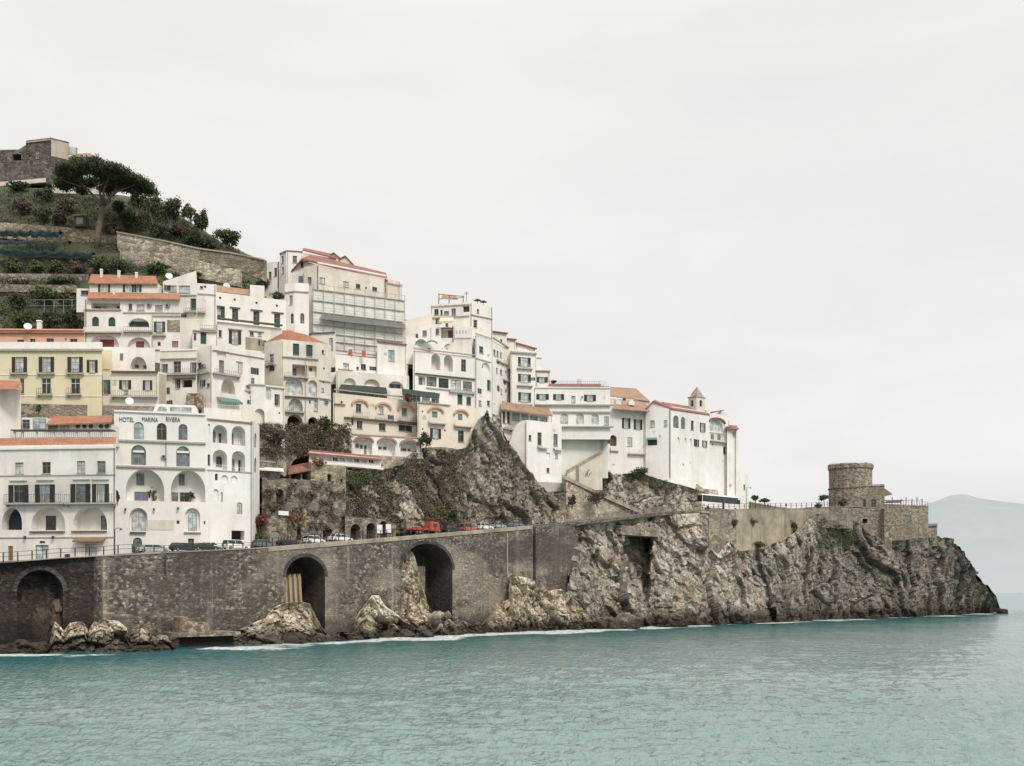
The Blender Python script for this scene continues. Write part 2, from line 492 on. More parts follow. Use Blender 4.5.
class Fac:
    """a vertical wall plane seen between two picture columns; places things on it by where the photo shows them"""
    def __init__(s, a, b):
        s.A = Vector((a.x, a.y, 0)); s.B = Vector((b.x, b.y, 0))
        s.D = s.B - s.A; s.L = s.D.length; s.ux = s.D / s.L
        s.n = Vector((s.ux.y, -s.ux.x, 0))

    def u(s, px):
        r = (px - 512) / FPX
        den = s.D.x - r * s.D.y
        return (r * s.A.y - s.A.x) / den * s.L

    def dep(s, px):
        return s.A.y + s.D.y * s.u(px) / s.L

    def z(s, px, py):
        return CH + (HOR - py) / FPX * s.dep(px)

    def w(s, u, z, o=0.0):
        p = s.A + s.ux * u + s.n * o
        return Vector((p.x, p.y, z))

    def box(s, mb, u0, u1, z0, z1, o0, o1):
        mb.hexa([s.w(u0, z0, o1), s.w(u1, z0, o1), s.w(u1, z0, o0), s.w(u0, z0, o0)],
                [s.w(u0, z1, o1), s.w(u1, z1, o1), s.w(u1, z1, o0), s.w(u0, z1, o0)])

    def rect(s, cx, y0, y1, w):
        return s.u(cx - w / 2), s.u(cx + w / 2), s.z(cx, y1), s.z(cx, y0)


def loop_rect(u0, u1, z0, z1):
    return [(u0, z0), (u1, z0), (u1, z1), (u0, z1)]


def loop_arch(u0, u1, z0, z1, rise=None, n=12):
    c = (u0 + u1) / 2; r = (u1 - u0) / 2
    h = min(rise if rise is not None else r, (z1 - z0) * 0.9)
    zs = z1 - h
    out = [(u0, z0), (u1, z0)]
    for i in range(n + 1):
        t = math.pi * i / n
        out.append((c + r * math.cos(t), zs + h * math.sin(t)))
    return out


def wall_faces(mb, fac, outline, holes, o=0.0):
    vs = [Vector(p) for p in outline]; loops = [list(range(len(outline)))]
    for h in holes:
        k = len(vs); vs += [Vector(p) for p in h]
        loops.append(list(range(k, k + len(h))))
    if holes:
        rv, _, rf, *_ = delaunay_2d_cdt(vs, [], loops, 2, 1e-5)
    else:
        rv, rf = vs, loops
    mb.mesh([fac.w(p[0], p[1], o) for p in rv], rf)


def inset(loop, t):
    us = [p[0] for p in loop]; zs = [p[1] for p in loop]
    cu, cz = (min(us) + max(us)) / 2, (min(zs) + max(zs)) / 2
    hu, hz = (max(us) - min(us)) / 2, (max(zs) - min(zs)) / 2
    ku, kz = max(0.3, 1 - t / max(hu, .01)), max(0.3, 1 - t / max(hz, .01))
    return [(cu + (u - cu) * ku, cz + (z - cz) * kz) for u, z in loop]


def ring(mb, fac, a, b, o, thick):
    """frame ring between loops a (outer) and b (inner)"""
    n = len(a)
    for i in range(n):
        j = (i + 1) % n
        mb.poly([fac.w(*a[i], o), fac.w(*a[j], o), fac.w(*b[j], o), fac.w(*b[i], o)])
        mb.poly([fac.w(*b[i], o), fac.w(*b[j], o), fac.w(*b[j], o - thick), fac.w(*b[i], o - thick)])
        mb.poly([fac.w(*a[i], o), fac.w(*a[j], o), fac.w(*a[j], o - thick), fac.w(*a[i], o - thick)])


def make_window(parent, fac, loop, o, pane='pane_dark', frame='frame_grey', mull=True, name='window', t=0.085):
    """window > pane (frame mesh is the window itself) set at offset o"""
    if pane.startswith('shutter'): frame = pane
    us = [p[0] for p in loop]; zs = [p[1] for p in loop]
    u0, u1, z0, z1 = min(us), max(us), min(zs), max(zs)
    mb = MB()
    ring(mb, fac, loop, inset(loop, t), o + 0.05, 0.06)
    c = (u0 + u1) / 2
    if mull and u1 - u0 > 0.7:
        fac.box(mb, c - 0.04, c + 0.04, z0 + t, z1 - t - (0 if len(loop) == 4 else 0.06), o + 0.004, o + 0.045)
    if mull and z1 - z0 > 1.6:
        zt = z0 + (z1 - z0) * 0.66
        fac.box(mb, u0 + t, c - 0.052, zt - 0.04, zt + 0.04, o + 0.004, o + 0.04)
        fac.box(mb, c + 0.052, u1 - t, zt - 0.04, zt + 0.04, o + 0.004, o + 0.04)
    w = mb.build(name, frame, parent)
    pb = MB(); pb.poly([fac.w(u, z, o) for u, z in inset(loop, 0.02)])
    pb.build('pane', pane, w)
    return w


PANES = ['pane_dark', 'pane_dark', 'pane_dark', 'pane_grey', 'pane_dark', 'pane_pale', 'pane_dark']


def shutter(parent, fac, u0, u1, z0, z1, o, m):
    mb = MB()
    fac.box(mb, u0, u1, z0, z1, o, o + 0.07)
    n = max(2, int((z1 - z0) / 0.35))
    for i in range(n):                                   # louvre slats
        a = z0 + 0.08 + (z1 - z0 - 0.16) * i / n
        fac.box(mb, u0 + 0.07, u1 - 0.07, a, a + (z1 - z0) / n * 0.55, o + 0.072, o + 0.095)
    return mb.build('shutter', m, parent)


def railing(parent, fac, u0, u1, z0, h, o, m='iron', step=0.5, name='railing', rad=0.025):
    mb = MB()
    fac.box(mb, u0, u1, z0 + h - 0.05, z0 + h, o - 0.03, o + 0.03)
    fac.box(mb, u0, u1, z0 + 0.08, z0 + 0.12, o - 0.02, o + 0.02)
    n = max(2, int((u1 - u0) / step))
    for i in range(n + 1):
        a = u0 + (u1 - u0) * i / n
        fac.box(mb, a - rad, a + rad, z0 + 0.002, z0 + h - 0.052, o - 0.018, o + 0.018)
    return mb.build(name, m, parent)


def do_op(root, fac, op, holes, wallmb, L, ztop, zbot):
    k, cx, y0, y1, w = op[:5]
    opt = op[5] if len(op) > 5 else {}
    u0, u1, z0, z1 = fac.rect(cx, y0, y1, w)
    if u0 > u1: u0, u1 = u1, u0
    pane = opt.get('pane') or rnd.choice(PANES)
    if k in 'SGT':                                       # window with two open shutters
        c, hw = (u0 + u1) / 2, (u1 - u0) / 2
        sw = hw * opt.get('sh', 0.5)
        a, b = c - (hw - sw), c + (hw - sw)
        lp = loop_rect(a, b, z0, z1)
        m = {'S': 'shutter_dark', 'G': 'shutter_green', 'T': 'shutter_brown'}[k]
        kind = 'win'
    elif k in 'WCBHR':
        lp = loop_rect(u0, u1, z0, z1); kind = 'win'
    elif k == 'A' or k == 'D' or k == 'N' or k == 'L':
        lp = loop_arch(u0, u1, z0, z1, opt.get('rise')); kind = 'arch'
    elif k == 'M':
        lp = loop_rect(u0, u1, z0, z1); kind = 'niche'
    elif k == 'O':
        c, cz = (u0 + u1) / 2, (z0 + z1) / 2; r = (u1 - u0) / 2
        lp = [(c + r * math.cos(2 * math.pi * i / 10), cz + r * math.sin(2 * math.pi * i / 10)) for i in range(10)]
    # keep openings inside the wall and off each other
    us = [p[0] for p in lp]; zs = [p[1] for p in lp]
    bb = (min(us), max(us), min(zs), max(zs))
    if bb[0] < 0.05 or bb[1] > L - 0.05 or bb[2] < zbot + 0.05 or bb[3] > ztop - 0.05:
        print('OP outside', root.name, op[:5], [round(x, 1) for x in bb], round(L, 1), round(ztop, 1), round(zbot, 1)); return
    for h in holes:
        hu = [p[0] for p in h]; hz = [p[1] for p in h]
        if bb[0] < max(hu) + 0.03 and bb[1] > min(hu) - 0.03 and bb[2] < max(hz) + 0.03 and bb[3] > min(hz) - 0.03:
            print('OP overlap', root.name, op[:5]); return
    holes.append(lp)
    dep = opt.get('dep', {'L': 2.0, 'R': 1.8, 'N': 0.35, 'M': 0.3, 'O': 0.4}.get(k, 0.28))
    n = len(lp)
    for i in range(n):
        j = (i + 1) % n
        wallmb.poly([fac.w(*lp[i], 0), fac.w(*lp[j], 0), fac.w(*lp[j], -dep), fac.w(*lp[i], -dep)])
    fr = opt.get('frame', 'frame_grey')
    if k in 'LRNM':
        bm_ = opt.get('back')
        if bm_:
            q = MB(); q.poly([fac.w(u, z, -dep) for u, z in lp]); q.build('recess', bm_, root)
        else:
            wallmb.poly([fac.w(u, z, -dep) for u, z in lp])
        for it in opt.get('in', []):
            kk, c2, a0, a1, w2 = it[:5]
            io = it[5] if len(it) > 5 else {}
            v0, v1, q0, q1 = fac.rect(c2, a0, a1, w2)
            v0, v1 = max(v0, bb[0] + 0.1), min(v1, bb[1] - 0.1); q0 = max(q0, bb[2] + 0.02)
            l2 = loop_arch(v0, v1, q0, q1) if kk == 'A' else loop_rect(v0, v1, q0, q1)
            if kk == 'B':
                d_ = MB(); fac.box(d_, v0, v1, q0, q1, -dep + 0.003, -dep + 0.08); d_.build('door', io.get('mat', 'shutter_brown'), root)
            else:
                make_window(root, fac, l2, -dep + 0.05, io.get('pane', 'pane_dark'), io.get('frame', 'frame_grey'),
                            name='door' if kk == 'D' else 'window')
        if opt.get('rail'):
            railing(root, fac, bb[0] + 0.02, bb[1] - 0.02, bb[2], opt['rail'], -0.15, opt.get('railm', 'rail_grey'), 0.45)
        return
    if k == 'O':
        make_window(root, fac, lp, -dep, 'pane_dark', 'iron', False, t=0.05); return
    if k in 'CB' or (k == 'D' and opt.get('leaf')):      # closed leaves fill the opening
        mname = opt.get('leaf') or ('shutter_green' if k == 'C' else 'shutter_brown')
        fb = MB(); ring(fb, fac, lp, inset(lp, 0.09), -dep + 0.10, 0.06)
        wn = fb.build('door' if k == 'D' or k == 'B' else 'window', fr, root)
        if k == 'D':
            q = MB(); q.poly([fac.w(u, z, -dep + 0.05) for u, z in inset(lp, 0.03)]); q.build('door_leaf', mname, wn)
        else:
            c = (u0 + u1) / 2
            shutter(wn, fac, u0 + 0.09, c - 0.02, z0 + 0.09, z1 - 0.09, -dep + 0.03, mname)
            shutter(wn, fac, c + 0.02, u1 - 0.09, z0 + 0.09, z1 - 0.09, -dep + 0.03, mname)
        return
    if k == 'H':                                         # french door, one green leaf shut and one pane
        wn = make_window(root, fac, lp, -dep + 0.03, 'pane_dark' if cx != 221 else 'pane_pale', 'frame_grey', True)
        shutter(wn, fac, (u0 + u1) / 2 + 0.05, u1 - 0.08, z0 + 0.09, z1 - 0.09, -dep + 0.10, 'shutter_green')
        lo = MB(); zz = z0 + (z1 - z0) * 0.38
        fac.box(lo, u0 + 0.1, (u0 + u1) / 2 - 0.05, z0 + 0.1, zz, -dep + 0.10, -dep + 0.16); lo.build('shutter', 'shutter_green', wn)
        return
    wn = make_window(root, fac, lp, -dep + 0.03, pane, fr, name='door' if k == 'D' else 'window')
    if k in 'SGT':
        shutter(wn, fac, a - sw + 0.02, a - 0.02, z0 - 0.02, z1 + 0.02, 0.012, m)
        shutter(wn, fac, b + 0.02, b + sw - 0.02, z0 - 0.02, z1 + 0.02, 0.012, m)
    if opt.get('sill', True) and k in 'SGW' and (u1 - u0) > 0.6 and bb[2] > zbot + 0.4:
        sb = MB(); fac.box(sb, bb[0] - 0.08, bb[1] + 0.08, z0 - 0.14, z0 - 0.03, 0.003, 0.16); sb.build('sill', 'cornice_grey', wn)
    if opt.get('lintel'):
        sb = MB(); fac.box(sb, u0 - 0.3, u1 + 0.3, z1 + 0.22, z1 + 0.42, 0.003, 0.40); sb.build('lintel', 'cornice_grey', wn)


def extras(root, facs, ex, wallm):
    for e in ex:
        k, fi = e[0], e[1]
        f = facs[fi]
        if k == 'ledge':                                 # cornice strip: x0, x1, y, height px, proud m, material
            x0, x1, y, hp, pr = e[2:7]; m = e[7] if len(e) > 7 else 'cornice_grey'
            c = (x0 + x1) / 2
            z = f.z(c, y); h = hp / FPX * f.dep(c)
            mb = MB(); f.box(mb, f.u(x0), f.u(x1), z - h, z, 0.004, pr); mb.build('cornice', m, root)
        elif k == 'balc':                                # balcony: x0, x1, slab y, railing height px, depth m, railing kind
            x0, x1, y, rp, pr = e[2:7]; m = e[7] if len(e) > 7 else 'iron'
            c = (x0 + x1) / 2
            z = f.z(c, y); h = rp / FPX * f.dep(c)
            u0, u1 = f.u(x0), f.u(x1)
            mb = MB(); f.box(mb, u0, u1, z - 0.28, z, 0.006, pr)
            for uu in (u0 + 0.15, u1 - 0.35):
                f.box(mb, uu, uu + 0.2, z - 0.62, z - 0.284, 0.006, pr * 0.6)
            b = mb.build('balcony', 'cornice_grey', root)
            if m == 'solid':
                q = MB(); f.box(q, u0 + 0.01, u1 - 0.01, z + 0.003, z + h, pr - 0.2, pr - 0.02); q.build('parapet', wallm, b)
            else:
                railing(b, f, u0 + 0.04, u1 - 0.04, z + 0.003, h, pr - 0.08, m, 0.42)
        elif k == 'hood':                                # arched hood over an opening: cx, top y, width, height px, material
            cx, y0, w, hp, m = e[2:7]
            u0, u1 = f.u(cx - w / 2), f.u(cx + w / 2); z1 = f.z(cx, y0); h = hp / FPX * f.dep(cx)
            t = e[7] if len(e) > 7 else 0.45
            n = 14; c, r = (u0 + u1) / 2, (u1 - u0) / 2
            mb = MB(); A, B = [], []
            for i in range(n + 1):
                a = math.pi * i / n
                A.append((c + r * math.cos(a), z1 - h + h * math.sin(a)))
                B.append((c + (r - t) * math.cos(a), z1 - h + (h - t) * math.sin(a)))
            for i in range(n):
                q = [A[i], A[i + 1], B[i + 1], B[i]]
                mb.hexa([f.w(*p, 0.005) for p in q], [f.w(*p, 0.55) for p in q])
            mb.build('arch_hood', m, root)
        elif k == 'awn':                                 # sloping awning: x0, x1, y top, y bottom, out m, material
            x0, x1, y0, y1, out, m = e[2:8]
            c = (x0 + x1) / 2
            u0, u1 = f.u(x0), f.u(x1); z1, z0 = f.z(c, y0), f.z(c, y1)
            mb = MB()
            zf = z0 + (z1 - z0) * 0.3
            mb.hexa([f.w(u0, z1 - .06, 0.02), f.w(u1, z1 - .06, 0.02), f.w(u1, zf - .06, out), f.w(u0, zf - .06, out)],
                    [f.w(u0, z1, 0.02), f.w(u1, z1, 0.02), f.w(u1, zf, out), f.w(u0, zf, out)])
            n = max(4, int((u1 - u0) / 0.5))
            for i in range(n):                           # scalloped valance
                a = u0 + (u1 - u0) * i / n; b2 = u0 + (u1 - u0) * (i + 1) / n
                mb.poly([f.w(a, zf - .06, out), f.w(b2, zf - .06, out), f.w(b2, z0 + .08, out), f.w((a + b2) / 2, z0, out), f.w(a, z0 + .08, out)])
            mb.build('awning', m, root)
        elif k == 'ac':
            cx, cy = e[2:4]
            u, z = f.u(cx), f.z(cx, cy)
            mb = MB(); f.box(mb, u - .45, u + .45, z - .32, z + .32, 0.15, 0.5); f.box(mb, u - .35, u - .3, z - .45, z - .325, 0.01, .48); f.box(mb, u + .3, u + .35, z - .45, z - .325, 0.01, .48)
            o = mb.build('air_conditioner', 'frame_grey', root)
            q = MB(); q.poly([f.w(u - .08 + .26 * math.cos(i * .5236), z + .26 * math.sin(i * .5236), 0.505) for i in range(12)]); q.build('fan_grille', 'iron', o)
        elif k == 'pipe':
            px, ya, yb, m = e[2:6]
            u = f.u(px); mb = MB(); f.box(mb, u - .09, u + .09, f.z(px, yb), f.z(px, ya), 0.02, 0.2); mb.build('downpipe', m, root)
        elif k == 'lamp':
            cx, cy = e[2:4]
            u, z = f.u(cx), f.z(cx, cy)
            mb = MB(); f.box(mb, u - .05, u + .05, z + .1, z + .18, 0.01, .5); f.box(mb, u - .16, u + .16, z - .35, z + .098, .3, .62)
            mb.build('wall_lantern', 'iron', root)
        elif k == 'panel':                               # flat board or patch: x0, x1, y0, y1, proud, material, name
            x0, x1, y0, y1, pr, m, nm = e[2:9]
            c = (x0 + x1) / 2
            mb = MB(); f.box(mb, f.u(x0), f.u(x1), f.z(c, y1), f.z(c, y0), 0.004, pr); mb.build(nm, m, root)


BL = {}


def clutter(root, f, holes, z1, z0, wallm):
    """patched render and a rain pipe, clear of the openings"""
    if f.L < 4 or wallm in ('ruin_stone', 'tower_stone', 'yellow_plaster', 'pink_plaster'): return
    rg = random.Random(int(f.L * 1000))
    free = lambda a, b, c, d: all(b < min(p[0] for p in h) - .25 or a > max(p[0] for p in h) + .25 or d < min(p[1] for p in h) - .25 or c > max(p[1] for p in h) + .25 for h in holes)
    for _ in range(int(f.L / 3.5)):
        u, z = rg.uniform(1.2, f.L - 1.2), rg.uniform(z0 + 1, max(z0 + 1.1, z1 - 1.5))
        a, b = rg.uniform(.3, 1.0), rg.uniform(.25, .9)
        if not free(u - a, u + a, z - b, z + b): continue
        mb = MB(); mb.poly([f.w(u + a * rg.uniform(.45, 1) * math.cos(t * .5712), z + b * rg.uniform(.45, 1) * math.sin(t * .5712), .011) for t in range(11)])
        mb.build('render_patch', rg.choice(('aged_plaster', 'stain_plaster', 'shade_plaster', 'aged_plaster')), root)
    if root.name.split('.')[0] in ('white_house', 'terraced_house', 'cream_house', 'white_building', 'penthouse') and f.L > 5 and root.name != 'cream_house':
        for _ in range(int(f.L * (z1 - z0) / 26)):       # stray small windows between the listed ones
            u, z, a, b = rg.uniform(1.2, f.L - 1.2), rg.uniform(z0 + 1.5, max(z0 + 1.6, z1 - 1.8)), rg.uniform(.28, .5), rg.uniform(.35, .8)
            if free(u - a - .5, u + a + .5, z - b - .4, z + b + .4):
                wn = make_window(root, f, loop_rect(u - a, u + a, z - b, z + b), .02, rg.choice(('pane_dark', 'pane_dark', 'pane_grey')))
                if a > .4: shutter(wn, f, u - a * 1.9, u - a - .03, z - b, z + b, .012, rg.choice(('shutter_dark', 'shutter_green'))); shutter(wn, f, u + a + .03, u + a * 1.9, z - b, z + b, .012, 'shutter_dark')
                holes.append(loop_rect(u - a, u + a, z - b, z + b))
    for u in (.3, f.L - .3):
        if rg.random() < .55 and free(u - .1, u + .1, z0, z1):
            mb = MB(); f.box(mb, u - .05, u + .05, z0 - .5, z1 - .2, .02, .13); mb.build('downpipe', rg.choice(('cornice_grey', 'stain_plaster', 'iron')), root)


def bld(key, name, label, corners, d0, ybot, thick, wallm, ops=None, ex=(), roof='white_plaster', gable=None, cat='house', par=0.5, embed=2.0):
    """building from the picture corners of its eaves line; every eaves line is level, so its slope in the photo gives the wall's direction"""
    cs = [P(corners[0][0], corners[0][1], d0)]
    zt = cs[0].z
    for px, py in corners[1:]:
        d = (zt - CH) * FPX / (HOR - py)
        cs.append(Vector(((px - 512) / FPX * d, d, zt)))
    zb = CH + (HOR - ybot) / FPX * d0 - embed
    base = Vector(((cs[0].x + cs[-1].x) / 2, (cs[0].y + cs[-1].y) / 2, zb))
    root = thing(name, label, cat, base)
    facs = []
    wm = MB()
    for i in range(len(cs) - 1):
        f = Fac(cs[i], cs[i + 1]); facs.append(f)
        holes = []
        top = zt
        if gable and gable[0] == i:
            outline = [(0, zb), (f.L, zb), (f.L, zt)] + [(min(max(f.u(px), 0), f.L), f.z(px, py)) for px, py in reversed(gable[1])] + [(0, zt)]
            o2 = []
            for q in outline:                            # drop doubled corners
                if not o2 or (abs(q[0] - o2[-1][0]) + abs(q[1] - o2[-1][1])) > 1e-3: o2.append(q)
            outline = o2; top = max(p[1] for p in outline)
        else:
            outline = [(0, zb), (f.L, zb), (f.L, zt), (0, zt)]
        for op in (ops or {}).get(i, []):
            do_op(root, f, op, holes, wm, f.L, top, zb)
        wall_faces(wm, f, outline, holes)
        clutter(root, f, holes, top if not gable else zt, zb + embed, wallm)
    k = lambda p, t: Vector((p.x * (1 + t / p.y), p.y + t, 0))
    bk = [k(c, thick) for c in cs]
    def side(a, b):
        wm.poly([(a.x, a.y, zb), (b.x, b.y, zb), (b.x, b.y, zt), (a.x, a.y, zt)])
    side(cs[-1], bk[-1]); side(bk[0], cs[0])
    for i in range(len(bk) - 1): side(bk[i + 1], bk[i])
    wm.build('wall', wallm, root)
    if roof:
        rm = MB()
        pts = [(c.x * 1.0008, c.y * 1.0008, zt - par) for c in cs] + [(c.x, c.y - 0.05, zt - par) for c in reversed(bk)]
        rm.poly(pts)
        rm.build('roof', roof, root)
    extras(root, facs, ex, wallm)
    BL[key] = (root, facs, zt)
    return root, facs


def slab(parent, name, pts, m, t=0.3, label=None):
    """a tilted roof or panel from picture points (px, py, depth), thickened downwards"""
    q = [P(*p) for p in pts]
    mb = MB(); mb.hexa([p - Vector((0, 0, t)) for p in q], q)
    o = mb.build(name, m, parent)
    if label: o['label'] = label
    return o


def chimney(parent, px, y0, y1, d, w=0.7, m='white_plaster', cap='terracotta'):
    b, t = P(px, y1, d), P(px, y0, d)
    h = w / 2
    mb = MB()
    sq = lambda z, k: [(b.x - k, b.y - k, z), (b.x + k, b.y - k, z), (b.x + k, b.y + k, z), (b.x - k, b.y + k, z)]
    mb.hexa(sq(b.z - .4, h), sq(t.z - .25, h)); mb.hexa(sq(t.z - .248, h * 1.3), sq(t.z, h * 1.05))
    return mb.build('chimney', m, parent)

# ================================================================== BUILDINGS
# ---- the white hotel annexe at the start of the sea wall
AR = lambda *inn, **k: dict({'dep': 2.2, 'in': list(inn)}, **k)
r, f = bld('annexe', 'hotel_annexe', 'white hotel annexe with terracotta eave, dark shutters and a long railed balcony', [(-60, 446.5), (116, 444)], 198, 560, 6, 'white_plaster',
    {0: [('W', 19.3, 462.5, 474, 8.5, {'pane': 'pane_pale'}), ('W', 46.3, 462, 473.5, 8.5, {'pane': 'pane_dark'}), ('W', 81, 461, 473, 8.5, {'pane': 'pane_pale'}),
         ('W', 101.3, 461, 473, 8.5, {'pane': 'pane_grey'}),
         ('S', 18.5, 485, 502.5, 20, {'sill': False}), ('S', 45, 484.5, 502.5, 20, {'pane': 'pane_blue', 'sill': False}), ('S', 80.5, 484, 502.5, 20, {'pane': 'pane_grey', 'sill': False}),
         ('S', 100.6, 484, 502.5, 17, {'pane': 'pane_pale', 'sill': False}),
         ('L', 12, 508, 530, 20, AR(rise=2.6, back='awning_navy')),
         ('L', 48.3, 507, 530.3, 34, AR(('D', 44.7, 515, 530.3, 10, {'frame': 'wood_brown'}), rise=3.2)),
         ('L', 90, 506, 530, 34, AR(('D', 100.4, 515, 530, 10, {'frame': 'wood_brown', 'pane': 'pane_grey'}), rise=3.3)),
         ('D', 42, 545, 560, 13, {'rise': .01, 'frame': 'shutter_green', 'pane': 'pane_pale'}), ('W', 91, 544, 557, 12, {'pane': 'pane_pale'}),
         ('B', 10.5, 546, 561, 5, {'leaf': 'awning_ochre'})]},
    [('ledge', 0, -29, 115.5, 447.2, 2.2, .3, 'white_paint'), ('ledge', 0, -29, 115.5, 475, 1, .12), ('balc', 0, 7, 66, 503.2, 8.5, 1.1), ('balc', 0, 67, 117, 503, 8.5, 1.1),
     ('ledge', 0, 30, 65, 531.2, 1.2, .35, 'dark_ledge'), ('ledge', 0, 72, 107, 530.9, 1.2, .35, 'dark_ledge'), ('ledge', 0, -29, 115.5, 537, .9, .15),
     ('awn', 0, 76, 106, 537.4, 542.5, 1.4, 'awning_ochre'), ('lamp', 0, 26, 537), ('lamp', 0, 54, 537), ('panel', 0, 40, 45, 541, 543, .08, 'iron', 'sign_board'),
     ('panel', 0, 65, 70, 554, 558, .1, 'iron', 'notice_board'), ('ledge', 0, 10, 27, 480.5, .8, .25), ('ledge', 0, 37, 54, 480, .8, .25), ('ledge', 0, 73, 90, 479.5, .8, .25), ('ledge', 0, 92, 109, 479.5, .8, .25)], par=.2, cat='hotel')
eave = slab(r, 'roof_tiles', [(-30, 446, 197), (116, 444, 197), (116, 437, 200), (-30, 438.5, 200)], 'terracotta', .25)
slab(r, 'roof_tiles', [(46, 424.2, 202), (112, 422.2, 202), (112, 415.3, 207), (50, 416.3, 207)], 'terracotta', .25)
pf = Fac(P(22, 430, 203), P(113, 430, 203))
mb = MB(); mb.hexa([pf.w(pf.u(22), pf.z(22, 445), 0), pf.w(pf.u(113), pf.z(113, 445), 0), pf.w(pf.u(113), pf.z(113, 445), -6), pf.w(pf.u(22), pf.z(22, 445), -6)],
                   [pf.w(pf.u(22), pf.z(22, 424.6), 0), pf.w(pf.u(113), pf.z(113, 424.6), 0), pf.w(pf.u(113), pf.z(113, 424.6), -6), pf.w(pf.u(22), pf.z(22, 424.6), -6)])
pf.box(mb, pf.u(22), pf.u(46.8), pf.z(22, 424.6) + .002, pf.z(22, 417.6), -6, 0)
pav = mb.build('roof_pavilion', 'white_plaster', r)
for a, b_, y0, y1, m in ((22.5, 30, 419.5, 429, 'pane_dark'), (33, 46, 418.5, 429, 'pane_blue'), (48, 58, 423.6, 430, 'pane_grey'), (60, 69, 424, 430, 'pane_pale')):
    lp = loop_rect(pf.u(a), pf.u(b_), pf.z(a, y1), pf.z(a, y0)); make_window(pav, pf, lp, .03, m, 'frame_grey')
for cx in (78, 84.5, 91, 101, 107):
    c, zc = pf.u(cx), pf.z(cx, 426.3)
    lp = [(c + .42 * math.cos(i * .5236), zc + .42 * math.sin(i * .5236)) for i in range(12)]
    make_window(pav, pf, lp, .03, 'pane_dark', 'iron', False, t=.06)
rf = Fac(P(10, 436, 187.5), P(114, 436, 187.5))
railing(r, rf, rf.u(11), rf.u(113), rf.z(60, 438), 1.25, 0, 'rail_grey', .35)
for i, cx in enumerate((14, 22, 36, 53, 63, 76, 88, 100)):
    mb = MB(); rf.box(mb, rf.u(cx) - .16, rf.u(cx) + .16, rf.z(cx, 438), rf.z(cx, 430.5), -.5, -.2); mb.build('pergola_post', 'white_paint', r)
mb = MB(); rf.box(mb, rf.u(11), rf.u(113), rf.z(60, 430.6), rf.z(60, 429.6), -1.4, .2); mb.build('pergola_beam', 'dark_ledge', r)

